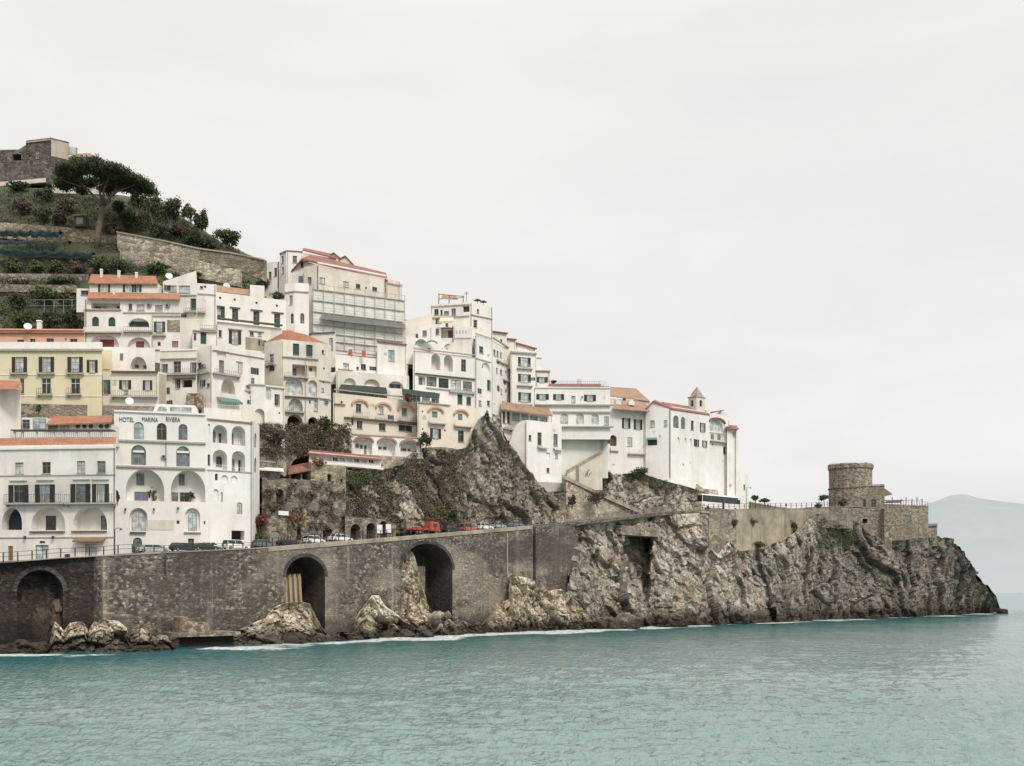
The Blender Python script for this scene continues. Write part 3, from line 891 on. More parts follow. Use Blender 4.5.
# ---- the tall white hotel with its name on the parapet
r, f = bld('hotel', 'hotel_building', 'tall white hotel with its name lettered under the parapet and two big arched loggias', [(114, 411.6), (206, 415.4), (252.5, 419.8), (259.5, 425.8)],
    206, 553, 8, 'bright_plaster',
    {0: [('A', 138.7, 422, 439.3, 10, {'pane': 'pane_blue'}), ('A', 161.7, 423, 440, 10), ('A', 183, 424, 440, 9, {'pane': 'pane_grey'}),
         ('A', 138.5, 445, 465, 15, {'pane': 'pane_grey'}), ('A', 183, 446.2, 466.6, 13.5, {'pane': 'pane_grey'}),
         ('L', 145, 469, 501, 38.5, AR(('W', 140.5, 490.5, 499.5, 14, {'pane': 'blue_panel'}), ('D', 139.5, 472, 484, 8, {'pane': 'pane_grey'}), rise=4.0, dep=2.8)),
         ('L', 188, 470, 501.8, 34.5, AR(('W', 174.5, 491, 500.5, 7, {'pane': 'pane_grey'}), ('D', 184, 491, 501, 9, {'pane': 'pane_dark'}), ('D', 181.5, 472.5, 484, 6, {'pane': 'pane_grey'}), rise=4.0, dep=2.8)),
         ('N', 138.5, 508, 531, 18, {'dep': .8, 'in': [('A', 138.5, 509.5, 531, 14, {'pane': 'pane_pale'})]}), ('D', 137.5, 537.5, 553, 9, {'pane': 'pane_grey', 'frame': 'iron'}),
         ('N', 192.5, 508, 531, 15, {'dep': .8, 'in': [('A', 192.5, 512, 531, 9, {'pane': 'pane_pale'})]}), ('D', 191, 538.5, 550, 6, {'rise': .02, 'pane': 'pane_dark'}),
         ('W', 178, 520.5, 524, 3), ('W', 204.6, 521, 524.5, 1.8, {'sill': False})],
     1: [('L', 220, 425, 443, 14.5, AR(('D', 217, 430, 443, 5, {'pane': 'pane_grey'}), ('D', 224, 432, 443, 3, {'pane': 'pane_dark'}), rail=1.0)),
         ('L', 238.5, 426, 445.3, 13.5, AR(('D', 235, 432, 445, 5, {'pane': 'pane_grey'}), rail=1.0)),
         ('L', 220, 449.8, 470, 14.5, AR(('A', 223, 455, 466, 6, {'pane': 'pane_dark'}), rail=1.0, railm='white_paint')),
         ('L', 238.5, 451, 472.3, 13.5, AR(('D', 237.5, 458, 472, 2.4, {'pane': 'pane_grey'}), ('D', 243.5, 459, 472, 2.4, {'pane': 'pane_dark'}), rail=1.0, railm='white_paint')),
         ('A', 216.4, 473.5, 480.4, 3, {'pane': 'pane_dark'}), ('N', 224.6, 475, 482.6, 7), ('N', 234.2, 475.6, 483, 7), ('N', 216, 489, 500, 5), ('A', 221.8, 492, 502, 2, {'pane': 'pane_pale'}),
         ('A', 239.6, 502.3, 514, 5.5, {'pane': 'pane_pale'}), ('R', 238, 530.5, 540, 13, {'back': 'cave_dark', 'dep': 2}), ('M', 209, 424, 436, 2.2), ('A', 209, 454.3, 466, 2.6)],
     2: [('A', 255.5, 433, 448, 2.5), ('A', 255.5, 457.5, 473, 2.5)]},
    [('ledge', 0, 114, 205.7, 411.9, 1.6, .35, 'white_paint'), ('ledge', 0, 114.2, 205.6, 441, 1.7, .4), ('ledge', 0, 114.2, 205.6, 466.7, 1.7, .4), ('ledge', 1, 207, 252, 420.4, 1.3, .3, 'red_trim'),
     ('ledge', 1, 207, 252, 470.8, 1, .15), ('ac', 0, 164, 457), ('ledge', 0, 130, 146, 532, 1.2, .5, 'dark_ledge'), ('ledge', 0, 184, 201, 532, 1, .4, 'cornice_grey'),
     ('panel', 0, 148, 174, 520, 530, .06, 'aged_plaster', 'stained_panel'), ('lamp', 0, 125.5, 509), ('lamp', 0, 154, 509), ('lamp', 0, 178, 508), ('panel', 0, 133, 144, 450.5, 452.5, .05, 'white_paint', 'window_band'),
     ('panel', 0, 177, 189, 451, 453, .05, 'white_paint', 'window_band'), ('pipe', 0, 166, 441, 466, 'frame_grey')], cat='hotel', par=.7)
hf = f[0]
for txt, a, b_ in (('HOTEL', 119.2, 134.3), ('MARINA', 142, 158), ('RIVIERA', 166, 180.2)):
    cu = bpy.data.curves.new('lettering', 'FONT'); cu.body = txt; cu.extrude = 0.05; cu.size = 1.0
    to = bpy.data.objects.new('lettering_curve', cu); COL.objects.link(to)
    dg = bpy.context.evaluated_depsgraph_get()
    me = bpy.data.meshes.new_from_object(to.evaluated_get(dg)); bpy.data.objects.remove(to)
    xs = [v.co.x for v in me.vertices]; ys = [v.co.y for v in me.vertices]
    w_, h_ = max(xs) - min(xs), max(ys) - min(ys)
    u0, u1, z0, z1 = hf.u(a), hf.u(b_), hf.z(a, 421.6), hf.z(a, 417)
    for v in me.vertices:
        q = hf.w(u0 + (v.co.x - min(xs)) / w_ * (u1 - u0), z0 + (v.co.y - min(ys)) / h_ * (z1 - z0), .06 + v.co.z) - r.location
        v.co = q
    me.materials.clear(); me.materials.append(MATS['lettering_dark'])
    lo = bpy.data.objects.new('lettering', me); lo.parent = r; COL.objects.link(lo); lo['label'] = 'dark raised letters reading ' + txt
# rooftop glass pavilion and terrace rails
gf = Fac(P(150, 412, 210), P(197, 413, 211.5))
mb = MB(); mb.hexa([gf.w(gf.u(152), gf.z(152, 414), 0), gf.w(gf.u(197), gf.z(197, 414), 0), gf.w(gf.u(197), gf.z(197, 414), -5), gf.w(gf.u(152), gf.z(152, 414), -5)],
                   [gf.w(gf.u(156), gf.z(152, 403.6), 0), gf.w(gf.u(195), gf.z(197, 405.5), 0), gf.w(gf.u(195), gf.z(197, 405.5), -5), gf.w(gf.u(156), gf.z(152, 403.6), -5)])
pv = mb.build('roof_pavilion', 'white_paint', r)
make_window(pv, gf, loop_arch(gf.u(156.5), gf.u(167.5), gf.z(160, 412), gf.z(160, 406)), .03, 'pane_blue', 'white_paint')
make_window(pv, gf, loop_rect(gf.u(169.5), gf.u(192), gf.z(180, 412), gf.z(180, 406.8)), .03, 'pane_blue', 'white_paint')
tf = Fac(P(118, 411, 209), P(150, 412, 210))
railing(r, tf, tf.u(120), tf.u(150), tf.z(135, 412.2), 1.2, 0, 'rail_grey', .4)
tf2 = Fac(P(205, 414, 217), P(252, 418.5, 221))
railing(r, tf2, tf2.u(206), tf2.u(251), tf2.z(228, 416.5), .8, 0, 'white_paint', .5)

# ---- small white hut with an orange roof, edge of the picture
r, f = bld('hut', 'hut', 'narrow white hut with a sloping orange tile roof in front of the yellow house', [(-8, 385.5), (14.3, 389), (21, 389.6)], 203, 430, 6, 'white_plaster', {}, [], roof=None)
slab(r, 'roof', [(-9, 388.8, 202), (15, 389, 202), (20.8, 381, 207), (-8, 379.5, 207)], 'terracotta', .2)
slab(r, 'roof_edge', [(15.1, 389, 202), (22, 390.5, 203), (22, 386, 206), (20.9, 381, 207)], 'old_tile', .2)

# ---- yellow house
r, f = bld('yellow', 'yellow_house', 'yellow house with dark shuttered french windows and a white parapet', [(-10, 349.4), (102, 349.6)], 215, 407, 8, 'yellow_plaster',
    {0: [('S', 19.5, 357, 372, 15.5, {'pane': 'pane_pale', 'sh': .48}), ('S', 46.5, 357, 372, 15.5, {'pane': 'pane_pale', 'sh': .48}), ('S', 75.2, 357, 372, 15.5, {'pane': 'pane_pale', 'sh': .48}),
         ('S', 92.3, 360, 372.5, 11, {'pane': 'pane_pale'}), ('W', 46, 378, 393.5, 9.4, {'pane': 'pane_dark', 'frame': 'white_paint'}), ('W', 75.2, 378, 393.5, 9.4, {'pane': 'pane_dark', 'frame': 'white_paint'}),
         ('W', 22, 378.4, 393.5, 4, {'pane': 'pane_dark'})]},
    [('ledge', 0, -10, 103.5, 349.6, 1.6, .45), ('ledge', 0, -10, 101.8, 374.4, 1, .1, 'cream_plaster'), ('ledge', 0, -10, 101.8, 395.6, 1, .1, 'cream_plaster'), ('balc', 0, 11, 28, 373.3, 3.5, .7), ('balc', 0, 38, 55, 373.3, 3.5, .7),
     ('balc', 0, 67, 84, 373.3, 3.5, .7), ('balc', 0, 37.5, 53, 394.6, 6, .7), ('balc', 0, 67, 82, 394.4, 6, .7)], par=0.05)
pf = Fac(P(-10, 349, 215.3), P(103, 349, 215.3))
mb = MB(); pf.box(mb, pf.u(-10), pf.u(101.5), pf.z(50, 348.6), pf.z(50, 342), -.5, 0); mb.build('parapet', 'bright_plaster', r)
r, f = bld('pinkish', 'pink_house', 'low salmon pink house with tiny square windows behind the white parapet', [(-10, 328.5), (84.5, 329)], 226, 350, 7, 'pink_plaster',
    {0: [('W', 20.5, 339.6, 342.4, 7), ('W', 32.5, 338.6, 342.2, 5.5), ('W', 50, 338.2, 342, 7.5), ('W', 73.5, 338.6, 342.2, 7.5), ('W', 65.8, 338, 340.5, 2)]},
    [('ledge', 0, -10, 84.4, 329.2, 1.2, .35, 'pink_plaster'), ('ledge', 0, -10, 84.4, 333.2, .8, .5, 'shutter_brown')], roof='old_tile', par=.1)
chimney(r, 39.5, 320.5, 329, 229, .8)
r, f = bld('cream', 'cream_house', 'small cream house with a dark eave and one shuttered window beside the yellow house', [(102.5, 371.2), (158, 371.5), (166.5, 373.5)], 219, 406, 7, 'cream_plaster',
    {0: [('G', 105.6, 380, 394, 10, {'pane': 'pane_grey'}), ('S', 125.2, 380.2, 389.2, 12.2, {'pane': 'pane_pale'}), ('S', 147.6, 380.4, 390, 9.6, {'pane': 'pane_pale'}), ('W', 126.3, 390.8, 393.8, 4)], },
    [('ledge', 0, 112, 158, 371.4, 1.4, .6, 'dark_ledge'), ('balc', 0, 112, 158, 396.5, 5, .9, 'rail_grey'), ('panel', 1, 158.8, 166, 374, 404, .03, 'stain_plaster', 'bare_or_shaded_render')], roof='old_tile', par=.05)  # side face panel: its brownish shading put into a darker render colour
r, f = bld('yellow_end', 'cream_house', 'narrow pale end house with one small dark window above the cream house', [(101.5, 347), (112.5, 347), (155, 348)], 220.5, 372, 5, 'white_plaster',
    {0: [('W', 106.4, 361.6, 369, 6.4, {'pane': 'pane_dark'})], 1: [('L', 138.5, 356.5, 369.5, 16.5, AR(('W', 134.5, 362.5, 366, 4), ('W', 143, 363, 366.5, 4), rise=2.5)), ]}, [('panel', 0, 101.8, 112, 350, 371, .04, 'yellow_plaster', 'yellow_render')])

# ---- white house with two terracotta roofs
r, f = bld('twin', 'white_house', 'broad white house with two terracotta roof levels, round-headed windows and a recessed terrace', [(84.5, 298.3), (122, 298.5), (181, 299)], 236, 372, 9, 'white_plaster',
    {0: [('R', 105.5, 302.2, 308.8, 29, {'in': [('W', 94, 303.6, 308.8, 6), ('W', 100.5, 303.6, 308.8, 5, {'pane': 'pane_pale'}), ('W', 116, 303.5, 308.8, 6)], 'dep': 2.4}),
         ('A', 95.4, 316.6, 326.2, 7, {'pane': 'shutter_green'}), ('A', 111.8, 317, 326.4, 7, {'pane': 'shutter_green'}),
         ('N', 104.5, 334.6, 347, 28, {'rise': 2.0, 'dep': 1.2, 'in': [('B', 105, 338.4, 346.2, 14)]})],
     1: [('W', 130.3, 303.6, 310, 3.6), ('W', 140.6, 304.2, 310.2, 8, {'pane': 'pane_pale'}), ('W', 158.8, 305, 312.8, 7.6, {'pane': 'pane_pale'}),
         ('L', 138.6, 318.3, 327.2, 21, AR(('W', 138.6, 320.5, 327, 20, {'pane': 'pane_dark', 'frame': 'iron'}), rise=1.4, dep=1.0)), ('G', 159.6, 321.6, 332, 11.5, {'pane': 'pane_pale'}),
         ('N', 138.7, 337.4, 349.5, 23, {'rise': 2.2, 'dep': .9, 'in': [('B', 138.8, 340.6, 348.8, 8)]}), ('B', 175, 341, 347.4, 6.4, {'leaf': 'red_trim'})]},
    [('balc', 0, 84.8, 121.8, 332.3, 4.5, .8, 'solid'), ('ledge', 0, 84.8, 121.5, 309.6, .9, .3, 'red_trim'), ('ledge', 1, 123, 180.5, 312.5, .9, .2), ('balc', 1, 124, 152, 331.4, 4, .8, 'rail_grey'), ('ledge', 1, 153, 181, 315.6, .9, .3),
     ('ac', 1, 149.6, 305.5), ('ac', 1, 168, 306), ('panel', 1, 167, 180, 320, 332, .05, 'tan_stone', 'bare_stone'), ('balc', 1, 153.5, 166, 335, 3, .7), ('ledge', 1, 153, 181, 349.5, .8, .25), ('pipe', 1, 152.5, 313, 360, 'stain_plaster')], roof=None, cat='house')
slab(r, 'roof', [(87.2, 298, 235.2), (180.5, 298.8, 235.6), (179, 293.4, 240), (88.5, 292.2, 240)], 'terracotta', .25)
uf = Fac(P(89.5, 283, 240.2), P(157.5, 283, 240.6))
mb = MB(); uf.box(mb, 0, uf.L, uf.z(120, 297.5), uf.z(120, 282.4), -7, 0); up = mb.build('upper_storey', 'white_plaster', r)
for cx, w_, k in ((104.2, 12, 'pane_pale'), (128.5, 11, 'pane_pale'), (138, 7, 'pane_grey')):
    u0, u1, z0, z1 = uf.rect(cx, 284.3, 292, w_)
    make_window(up, uf, loop_arch(u0 + .5, u1 - .5, z0, z1, .4), .02, k, 'white_paint')
    shutter(r, uf, u0, u0 + .48, z0, z1, .03, 'shutter_green'); shutter(r, uf, u1 - .48, u1, z0, z1, .03, 'shutter_green')
slab(r, 'roof', [(88.3, 282.8, 239.6), (158.2, 283.4, 240), (155.6, 276, 243.5), (91, 274.2, 243.5)], 'terracotta', .25)
chimney(r, 101.5, 269, 276, 242.5, .45); chimney(r, 119, 270.5, 276, 242.5, .5); chimney(r, 136.5, 272.4, 276.5, 242.5, .45); chimney(r, 114, 289.6, 293.4, 238.5, .35)
r, f = bld('annex', 'hut', 'little flat roofed white annexe with one dark window on the orchard edge', [(76.5, 288.4), (89, 288.6)], 241, 303, 4, 'bright_plaster', {0: [('W', 84.5, 290.4, 295, 7.4, {'pane': 'pane_dark'})]}, [])

# ---- white house with a lean-to parapet
r, f = bld('leanto', 'white_house', 'white house with a slanted parapet, dark doors and a glazed corner room', [(163, 283), (197, 283.2), (216.4, 284.5)], 243, 350, 7, 'white_plaster',
    {0: [('S', 167.5, 285.2, 290.5, 6), ('W', 173, 285.4, 291.5, 7, {'pane': 'pane_pale'}), ('W', 184.5, 285.5, 292.5, 11, {'pane': 'pane_pale'}), ('G', 193.4, 298.4, 310, 5.4, {'sh': .12, 'pane': 'shutter_green'})],
     1: [('W', 201.4, 286, 288.4, 3), ('W', 205, 285.6, 287.8, 2.6)]},
    [('balc', 0, 184.5, 196.5, 312, 3, .9, 'rail_grey'), ('balc', 1, 197.5, 205.5, 312.3, 3, .9, 'rail_grey'), ('ledge', 0, 163.3, 196.6, 294.8, .9, .3), ('ledge', 1, 197.5, 216, 294, .9, .2)],
    gable=(0, [(163.5, 281.3), (194.8, 271.2), (196.3, 271.2)]), roof='white_plaster')
r, f = bld('corner_room', 'white_house', 'white corner house with a glazed balcony room and green door', [(192.5, 329.5), (199.5, 330), (216.5, 331)], 240.5, 352, 6, 'white_plaster',
    {0: [('W', 195, 333, 340.5, 2.6, {'pane': 'pane_dark'})], 1: [('C', 203.4, 332.2, 344, 6), ('W', 210.5, 333, 341.5, 9, {'pane': 'pane_pale', 'frame': 'white_paint'})]},
    [('ledge', 0, 192.6, 199.5, 330.2, 1, .5), ('ledge', 1, 199.6, 216.4, 331.2, 1, .5), ('balc', 1, 199.8, 216, 329.2, 3.5, .4, 'rail_grey')])
r, f = bld('slimhouse', 'white_house', 'slim white house with a grey window below the balcony of the slanted parapet house', [(188, 314), (216.4, 315)], 243.8, 336, 4, 'aged_plaster', {0: [('W', 192.8, 316.8, 328, 5, {'pane': 'pane_grey'}), ('W', 211, 319.5, 326, 3)]}, [])

# ---- long white house with green doors
r, f = bld('greendoors', 'long_house', 'long white house with a row of tall green doors and round vents above', [(216.3, 292), (286, 300.4)], 249, 348, 7, 'bright_plaster',
    {0: [('H', 221, 307, 320, 7.8, {'sill': False}), ('H', 235.2, 308.4, 321.8, 6.2, {'sill': False}), ('H', 256.4, 311, 325, 6.2, {'sill': False}), ('H', 277.2, 313.6, 327.5, 6, {'sill': False}),
         ('O', 220.2, 296.5, 299.2, 2.6), ('O', 234.6, 298.2, 300.9, 2.6), ('O', 256.5, 301.4, 304.2, 2.6), ('O', 277, 304.3, 307.1, 2.6)]},
    [('ledge', 0, 216.8, 224.5, 306.2, .8, .35, 'dark_ledge'), ('ledge', 0, 229.5, 240, 307.4, .8, .35, 'dark_ledge'), ('ledge', 0, 250.5, 262.5, 310, .8, .35, 'dark_ledge'), ('ledge', 0, 271.5, 283.5, 312.4, .8, .35, 'dark_ledge')], par=.15, roof='old_tile')
slab(r, 'roof_terrace', [(216, 291.6, 249.4), (250, 295, 253.5), (249, 289.5, 258), (216, 285, 254)], 'old_tile', .2)
kf = Fac(P(250, 292, 254.2), P(264.5, 294, 255))
mb = MB(); kf.box(mb, 0, kf.L, kf.z(256, 299), kf.z(256, 285.2), -4, 0); mb.build('stair_head', 'bright_plaster', r)
r, f = bld('underdoors', 'white_house', 'white lower storey house with two dark shuttered windows under the green doors', [(217, 321.3), (282, 328.4)], 247, 352, 5, 'white_plaster',
    {0: [('W', 220.2, 330, 337, 3, {'pane': 'pane_dark'}), ('S', 235, 330.5, 344, 12.4, {'pane': 'pane_pale'}), ('W', 251.8, 331.6, 335.6, 3.6, {'pane': 'pane_dark'}), ('W', 259.6, 332.4, 336, 3.6)]},
    [('ledge', 0, 217.2, 281.6, 321.8, 1.2, 1.0, 'dark_ledge'), ('ledge', 0, 228, 242, 329, .8, .3), ('ledge', 0, 249, 264, 331, .8, .3), ('panel', 0, 245.5, 262, 338, 350, .06, 'tan_concrete', 'bare_or_shaded_render')], par=.05)

# ---- square white stair tower
r, f = bld('stairtower', 'white_tower', 'square white tower house with pointed twin windows beside the scaffolding', [(284.6, 284), (294.8, 282.6), (309, 283.6)], 258, 336, 6, 'bright_plaster',
    {0: [('W', 291, 295.4, 304.4, 3.2, {'pane': 'pane_pale'}), ('A', 292, 313.4, 323.6, 3.2)], 1: [('A', 302.3, 313.2, 323.5, 4.2, {'pane': 'pane_grey'})]},
    [('ledge', 0, 284.7, 294.7, 291.6, 1, .25), ('ledge', 1, 294.9, 308.8, 291.4, 1, .25)], cat='tower')

# ---- big scaffolded building
r, f = bld('gabled', 'apartment_building', 'large cream building with a long red gabled roof, wrapped in scaffolding below', [(304, 267), (316.5, 265), (386, 278.4), (400, 281.4)], 284, 356, 14, 'aged_plaster',
    {0: [('W', 309.5, 277, 284, 4, {'pane': 'pane_grey'})], 1: [('W', 322.3, 277.4, 283.4, 5.6, {'pane': 'pane_pale'}), ('W', 345.8, 281.4, 286.8, 5.4, {'pane': 'pane_pale'}), ('W', 358.2, 284, 288.6, 4.4, {'pane': 'pane_dark'}), ('W', 374.8, 287, 291, 4.8, {'pane': 'pane_dark'}),
         ('W', 366, 287, 289, 2)]}, [('ledge', 1, 317, 385.5, 268.6, 1.6, .4, 'white_paint'), ('pipe', 1, 317.5, 266, 300, 'iron'), ('pipe', 1, 385, 279, 300, 'iron'), ('ledge', 2, 386.5, 399.6, 283.6, 1.2, .3)], roof=None, cat='apartment building')
slab(r, 'roof', [(302, 258.2, 286), (388, 280, 294.5), (386, 272.8, 304), (311, 254.6, 298)], 'red_tile', .5)
slab(r, 'roof', [(291, 270.5, 288), (302, 258, 286), (313, 256.2, 298), (300, 268, 300)], 'red_tile', .5)
gf = Fac(P(292, 270, 288), P(316, 264, 287.5))
mb = MB(); q = [(292.5, 272), (301.8, 259.8), (316, 264.6), (316, 300), (292.5, 300)]
mb.hexa([gf.w(gf.u(a), gf.z(a, b_), -8) for a, b_ in q], [gf.w(gf.u(a), gf.z(a, b_), 0) for a, b_ in q]); g = mb.build('gable_wall', 'white_plaster', r)
make_window(g, gf, loop_arch(gf.u(300.8), gf.u(303.6), gf.z(302, 268), gf.z(302, 261.8)), .03, 'pane_dark')
make_window(g, gf, loop_rect(gf.u(298.6), gf.u(302.8), gf.z(301, 282.5), gf.z(301, 276)), .03, 'pane_grey')
slab(r, 'roof', [(302.4, 249.2, 302), (336.5, 258, 308), (333, 254, 314), (304, 247.8, 308)], 'red_tile', .4)
wf = Fac(P(303, 252, 302.5), P(338, 260, 308.5)); mb = MB(); wf.box(mb, 0, wf.L, wf.z(320, 275), wf.z(336, 259), -6, -.1); mb.build('upper_wall', 'warm_plaster', r)
for (xl, xp, xr, yl, yp, yr, d) in ((328.5, 333.5, 340.5, 255.2, 252.4, 257.8, 310), (339.8, 345.3, 354.5, 258, 255.6, 265.4, 308)):
    mb = MB(); q = [P(xl, yl + 12, d), P(xr, yr + 8, d), P(xr, yr, d), P(xp, yp, d), P(xl, yl, d)]
    mb.hexa([p + Vector((0, 5, 0)) for p in q], q); mb.build('dormer', 'warm_plaster', r)
    slab(r, 'dormer_roof', [(xl - .8, yl + .6, d - .4), (xp, yp - .2, d - .4), (xp, yp - .4, d + 5.2), (xl - .8, yl + .4, d + 5.2)], 'red_tile', .25)
    slab(r, 'dormer_roof', [(xp, yp - .2, d - .4), (xr + .8, yr + .6, d - .4), (xr + .8, yr + .4, d + 5.2), (xp, yp - .4, d + 5.2)], 'red_tile', .25)
r, f = bld('oldwing', 'white_house', 'tall plain white house at the end of the stone terrace wall', [(264.2, 263), (279.6, 261.2)], 291, 300, 8, 'bright_plaster', {0: [('W', 270, 271.8, 279, 2.8), ('W', 275.6, 267.8, 276, 2.8)]}, [('pipe', 0, 278.6, 262, 288, 'iron')])
r, f = bld('oldwing2', 'white_house', 'tallest plain white house with a flat top adjoining the red gabled roof', [(279.8, 252.2), (286.5, 249.6), (303, 250.8)], 290, 300, 8, 'bright_plaster', {0: [('W', 282.8, 266.8, 273.4, 2.4), ('W', 282.6, 256, 263, 2)], 1: [('W', 294.8, 255.8, 262.6, 4.2, {'pane': 'pane_grey'})]},
           [('ledge', 0, 279.9, 286.4, 252.4, .8, .2, 'red_tile'), ('ledge', 1, 286.6, 302.8, 250.9, .8, .2, 'red_tile')])

# ---- scaffold
sf = Fac(P(313, 289, 280), P(404.6, 300.6, 280 * (590 - 289) / (590 - 300.6)))
sc_root = thing('scaffolding', 'grey scaffolding with pale debris netting and a dark sloping catch net', 'scaffolding', sf.w(sf.L / 2, sf.z(358, 352)))
dec = [(288.6, 'd'), (299.6, 'd'), (311, 'd'), (323.5, 'd'), (331.5, 'd'), (339, 'd'), (347, 'd'), (355, 'd')]
zs = [sf.z(313, y) for y, _ in dec]
for z in zs:
    mb = MB(); sf.box(mb, 0, sf.L, z - .18, z, -1.0, .12); mb.build('deck', 'scaffold_steel', sc_root)
n = 9
for i in range(n + 1):
    u = sf.L * i / n
    mb = MB(); sf.box(mb, u - .07, u + .07, sf.z(313, 358), zs[0] + 1.3, .14, .28); mb.build('standard', 'scaffold_steel', sc_root)
for z in zs:
    mb = MB()
    for h in (1.1,): sf.box(mb, 0, sf.L, z + h - .04, z + h + .04, .285, .36)
    mb.build('guard_rail', 'scaffold_steel', sc_root)
for i in range(len(zs) - 1):
    mb = MB()
    nu = 40
    g = [[None] * (nu + 1) for _ in range(3)]
    for k in range(3):
        for j in range(nu + 1):
            u = sf.L * j / nu
            g[k][j] = sf.w(u, zs[i + 1] + (zs[i] - .2 - zs[i + 1]) * k / 2, -.25 + .16 * noise.noise(Vector((u * .6, i * 3.1, k))))
    for k in range(2):
        for j in range(nu): mb.poly([g[k][j], g[k][j + 1], g[k + 1][j + 1], g[k + 1][j]])
    mb.build('debris_netting', 'netting_grey', sc_root, True)
u0, u1 = sf.u(317), sf.L - .3
mb = MB(); za, zb_ = sf.z(313, 313.4), sf.z(313, 319.6)
mb.hexa([sf.w(u0, zb_ - .1, 1.7), sf.w(u1, zb_ - .1, 1.7), sf.w(u1, za - .1, .4), sf.w(u0 + 1.4, za - .1, .4)], [sf.w(u0, zb_, 1.7), sf.w(u1, zb_, 1.7), sf.w(u1, za, .4), sf.w(u0 + 1.4, za, .4)])
mb.build('catch_netting', 'netting_dark', sc_root)

# ---- cream house with a hipped terracotta roof
r, f = bld('hip', 'cream_house', 'tall cream house with a hipped terracotta roof and glazed arches above two dark archways', [(264.5, 342.5), (281.4, 339.4), (318.5, 342.6), (331, 345)], 250, 432, 8, 'aged_plaster',
    {0: [('W', 271.4, 354, 362.2, 4.2, {'pane': 'pane_dark', 'frame': 'white_paint'})],
     1: [('G', 296, 343.6, 354.8, 6.2, {'sh': .12, 'pane': 'shutter_green'}), ('G', 309.3, 344.8, 356.2, 6.2, {'sh': .12, 'pane': 'shutter_green'}),
         ('R', 299.8, 364.6, 376, 15, {'in': [('D', 296, 366.5, 376, 4)], 'back': 'stain_plaster'}), ('R', 312.4, 366, 377, 8.4, {'back': 'warm_plaster', 'in': [('W', 311.6, 367, 370.4, 3)], 'dep': 1}),
         ('L', 294, 377.8, 394.8, 17.6, {'dep': .7, 'in': [('A', 294.6, 378.6, 394.8, 14, {'pane': 'pane_pale', 'frame': 'white_paint'})]}), ('L', 312.6, 380.2, 396.4, 9, {'dep': .7, 'in': [('A', 312.6, 381, 396.4, 7.6, {'pane': 'pane_pale', 'frame': 'white_paint'})]}),
         ('L', 295.6, 398.4, 411, 14.6, {'rise': 2.0, 'dep': 1.2, 'in': [('A', 295.6, 399.6, 411, 13, {'pane': 'pane_pale', 'frame': 'white_paint'})]}), ('W', 316, 400.4, 410.8, 3.6, {'pane': 'pane_pale'}), ('W', 309.8, 400, 404, 1.6),
         ('L', 295, 414.4, 428.4, 15.6, {'back': 'cave_dark', 'dep': 3}), ('L', 313, 417, 430, 10, {'back': 'cave_dark', 'dep': 3})],
     2: [('W', 323, 350, 353.6, 2.4), ('O', 324, 367.2, 369.6, 2), ('W', 322.8, 388.2, 391.8, 2.4), ('O', 323.4, 381.4, 383.4, 1.8)]},
    [('ledge', 1, 281.8, 318.3, 357.6, 1, .4), ('balc', 1, 284, 308, 377, 3.5, .8, 'rail_grey'), ('ledge', 1, 281.8, 318.3, 396.9, 1, .5, 'dark_ledge'), ('balc', 1, 285, 304, 411.8, 4, .8, 'rail_grey'), ('balc', 0, 266.5, 276, 364.6, 3.5, .8, 'rail_grey'),
     ('pipe', 1, 305.4, 358, 428, 'cornice_grey'), ('pipe', 1, 282.4, 342, 428, 'stain_plaster'), ('ledge', 2, 319, 330.6, 380.8, .8, .3), ('ledge', 2, 319, 330.6, 398.5, .8, .4), ('ac', 2, 326, 402)], roof=None)
slab(r, 'roof', [(280.6, 341.4, 249), (329.5, 345.2, 255), (300, 331.6, 258), (281.5, 329.6, 256)], 'terracotta', .3)
slab(r, 'roof', [(262.6, 344.6, 251), (280.6, 341.4, 249), (281.5, 329.6, 256), (279, 332, 258)], 'terracotta', .3)
r, f = bld('behindhip', 'white_house', 'bare white house end rising behind the hipped terracotta roof', [(309, 333), (335.5, 331.5)], 260, 360, 6, 'white_plaster', {0: [('W', 331, 338, 350, 4, {'pane': 'pane_pale'})]}, [('ledge', 0, 309.2, 335.2, 332.6, 1, .3, 'dark_ledge')])

# ---- terraced white houses behind the tall hotel
r, f = bld('terr_a', 'terraced_house', 'white terraced house with balconied dark doors above a stone garden wall', [(160, 349.5), (197, 348.6)], 226, 412, 5, 'white_plaster',
    {0: [('S', 164.8, 364, 372, 6, {'sh': .2}), ('W', 177.2, 361.2, 372.4, 7.4, {'pane': 'pane_dark'}), ('S', 193.5, 362.4, 372.8, 6, {'sh': .3, 'pane': 'pane_grey'}), ('S', 178, 379.2, 388.2, 5, {'sh': .3}), ('R', 187, 379.2, 387.4, 10.4, {'dep': 1.2, 'back': 'cave_dark'})]},
    [('balc', 0, 160.3, 196.8, 374.2, 4.5, .9, 'rail_grey'), ('ledge', 0, 160.3, 196.8, 358.4, .8, .4), ('ledge', 0, 174, 196, 378.2, 1, .7, 'dark_ledge'), ('ledge', 0, 160.2, 196.9, 349.8, 1, .2, 'white_paint')])
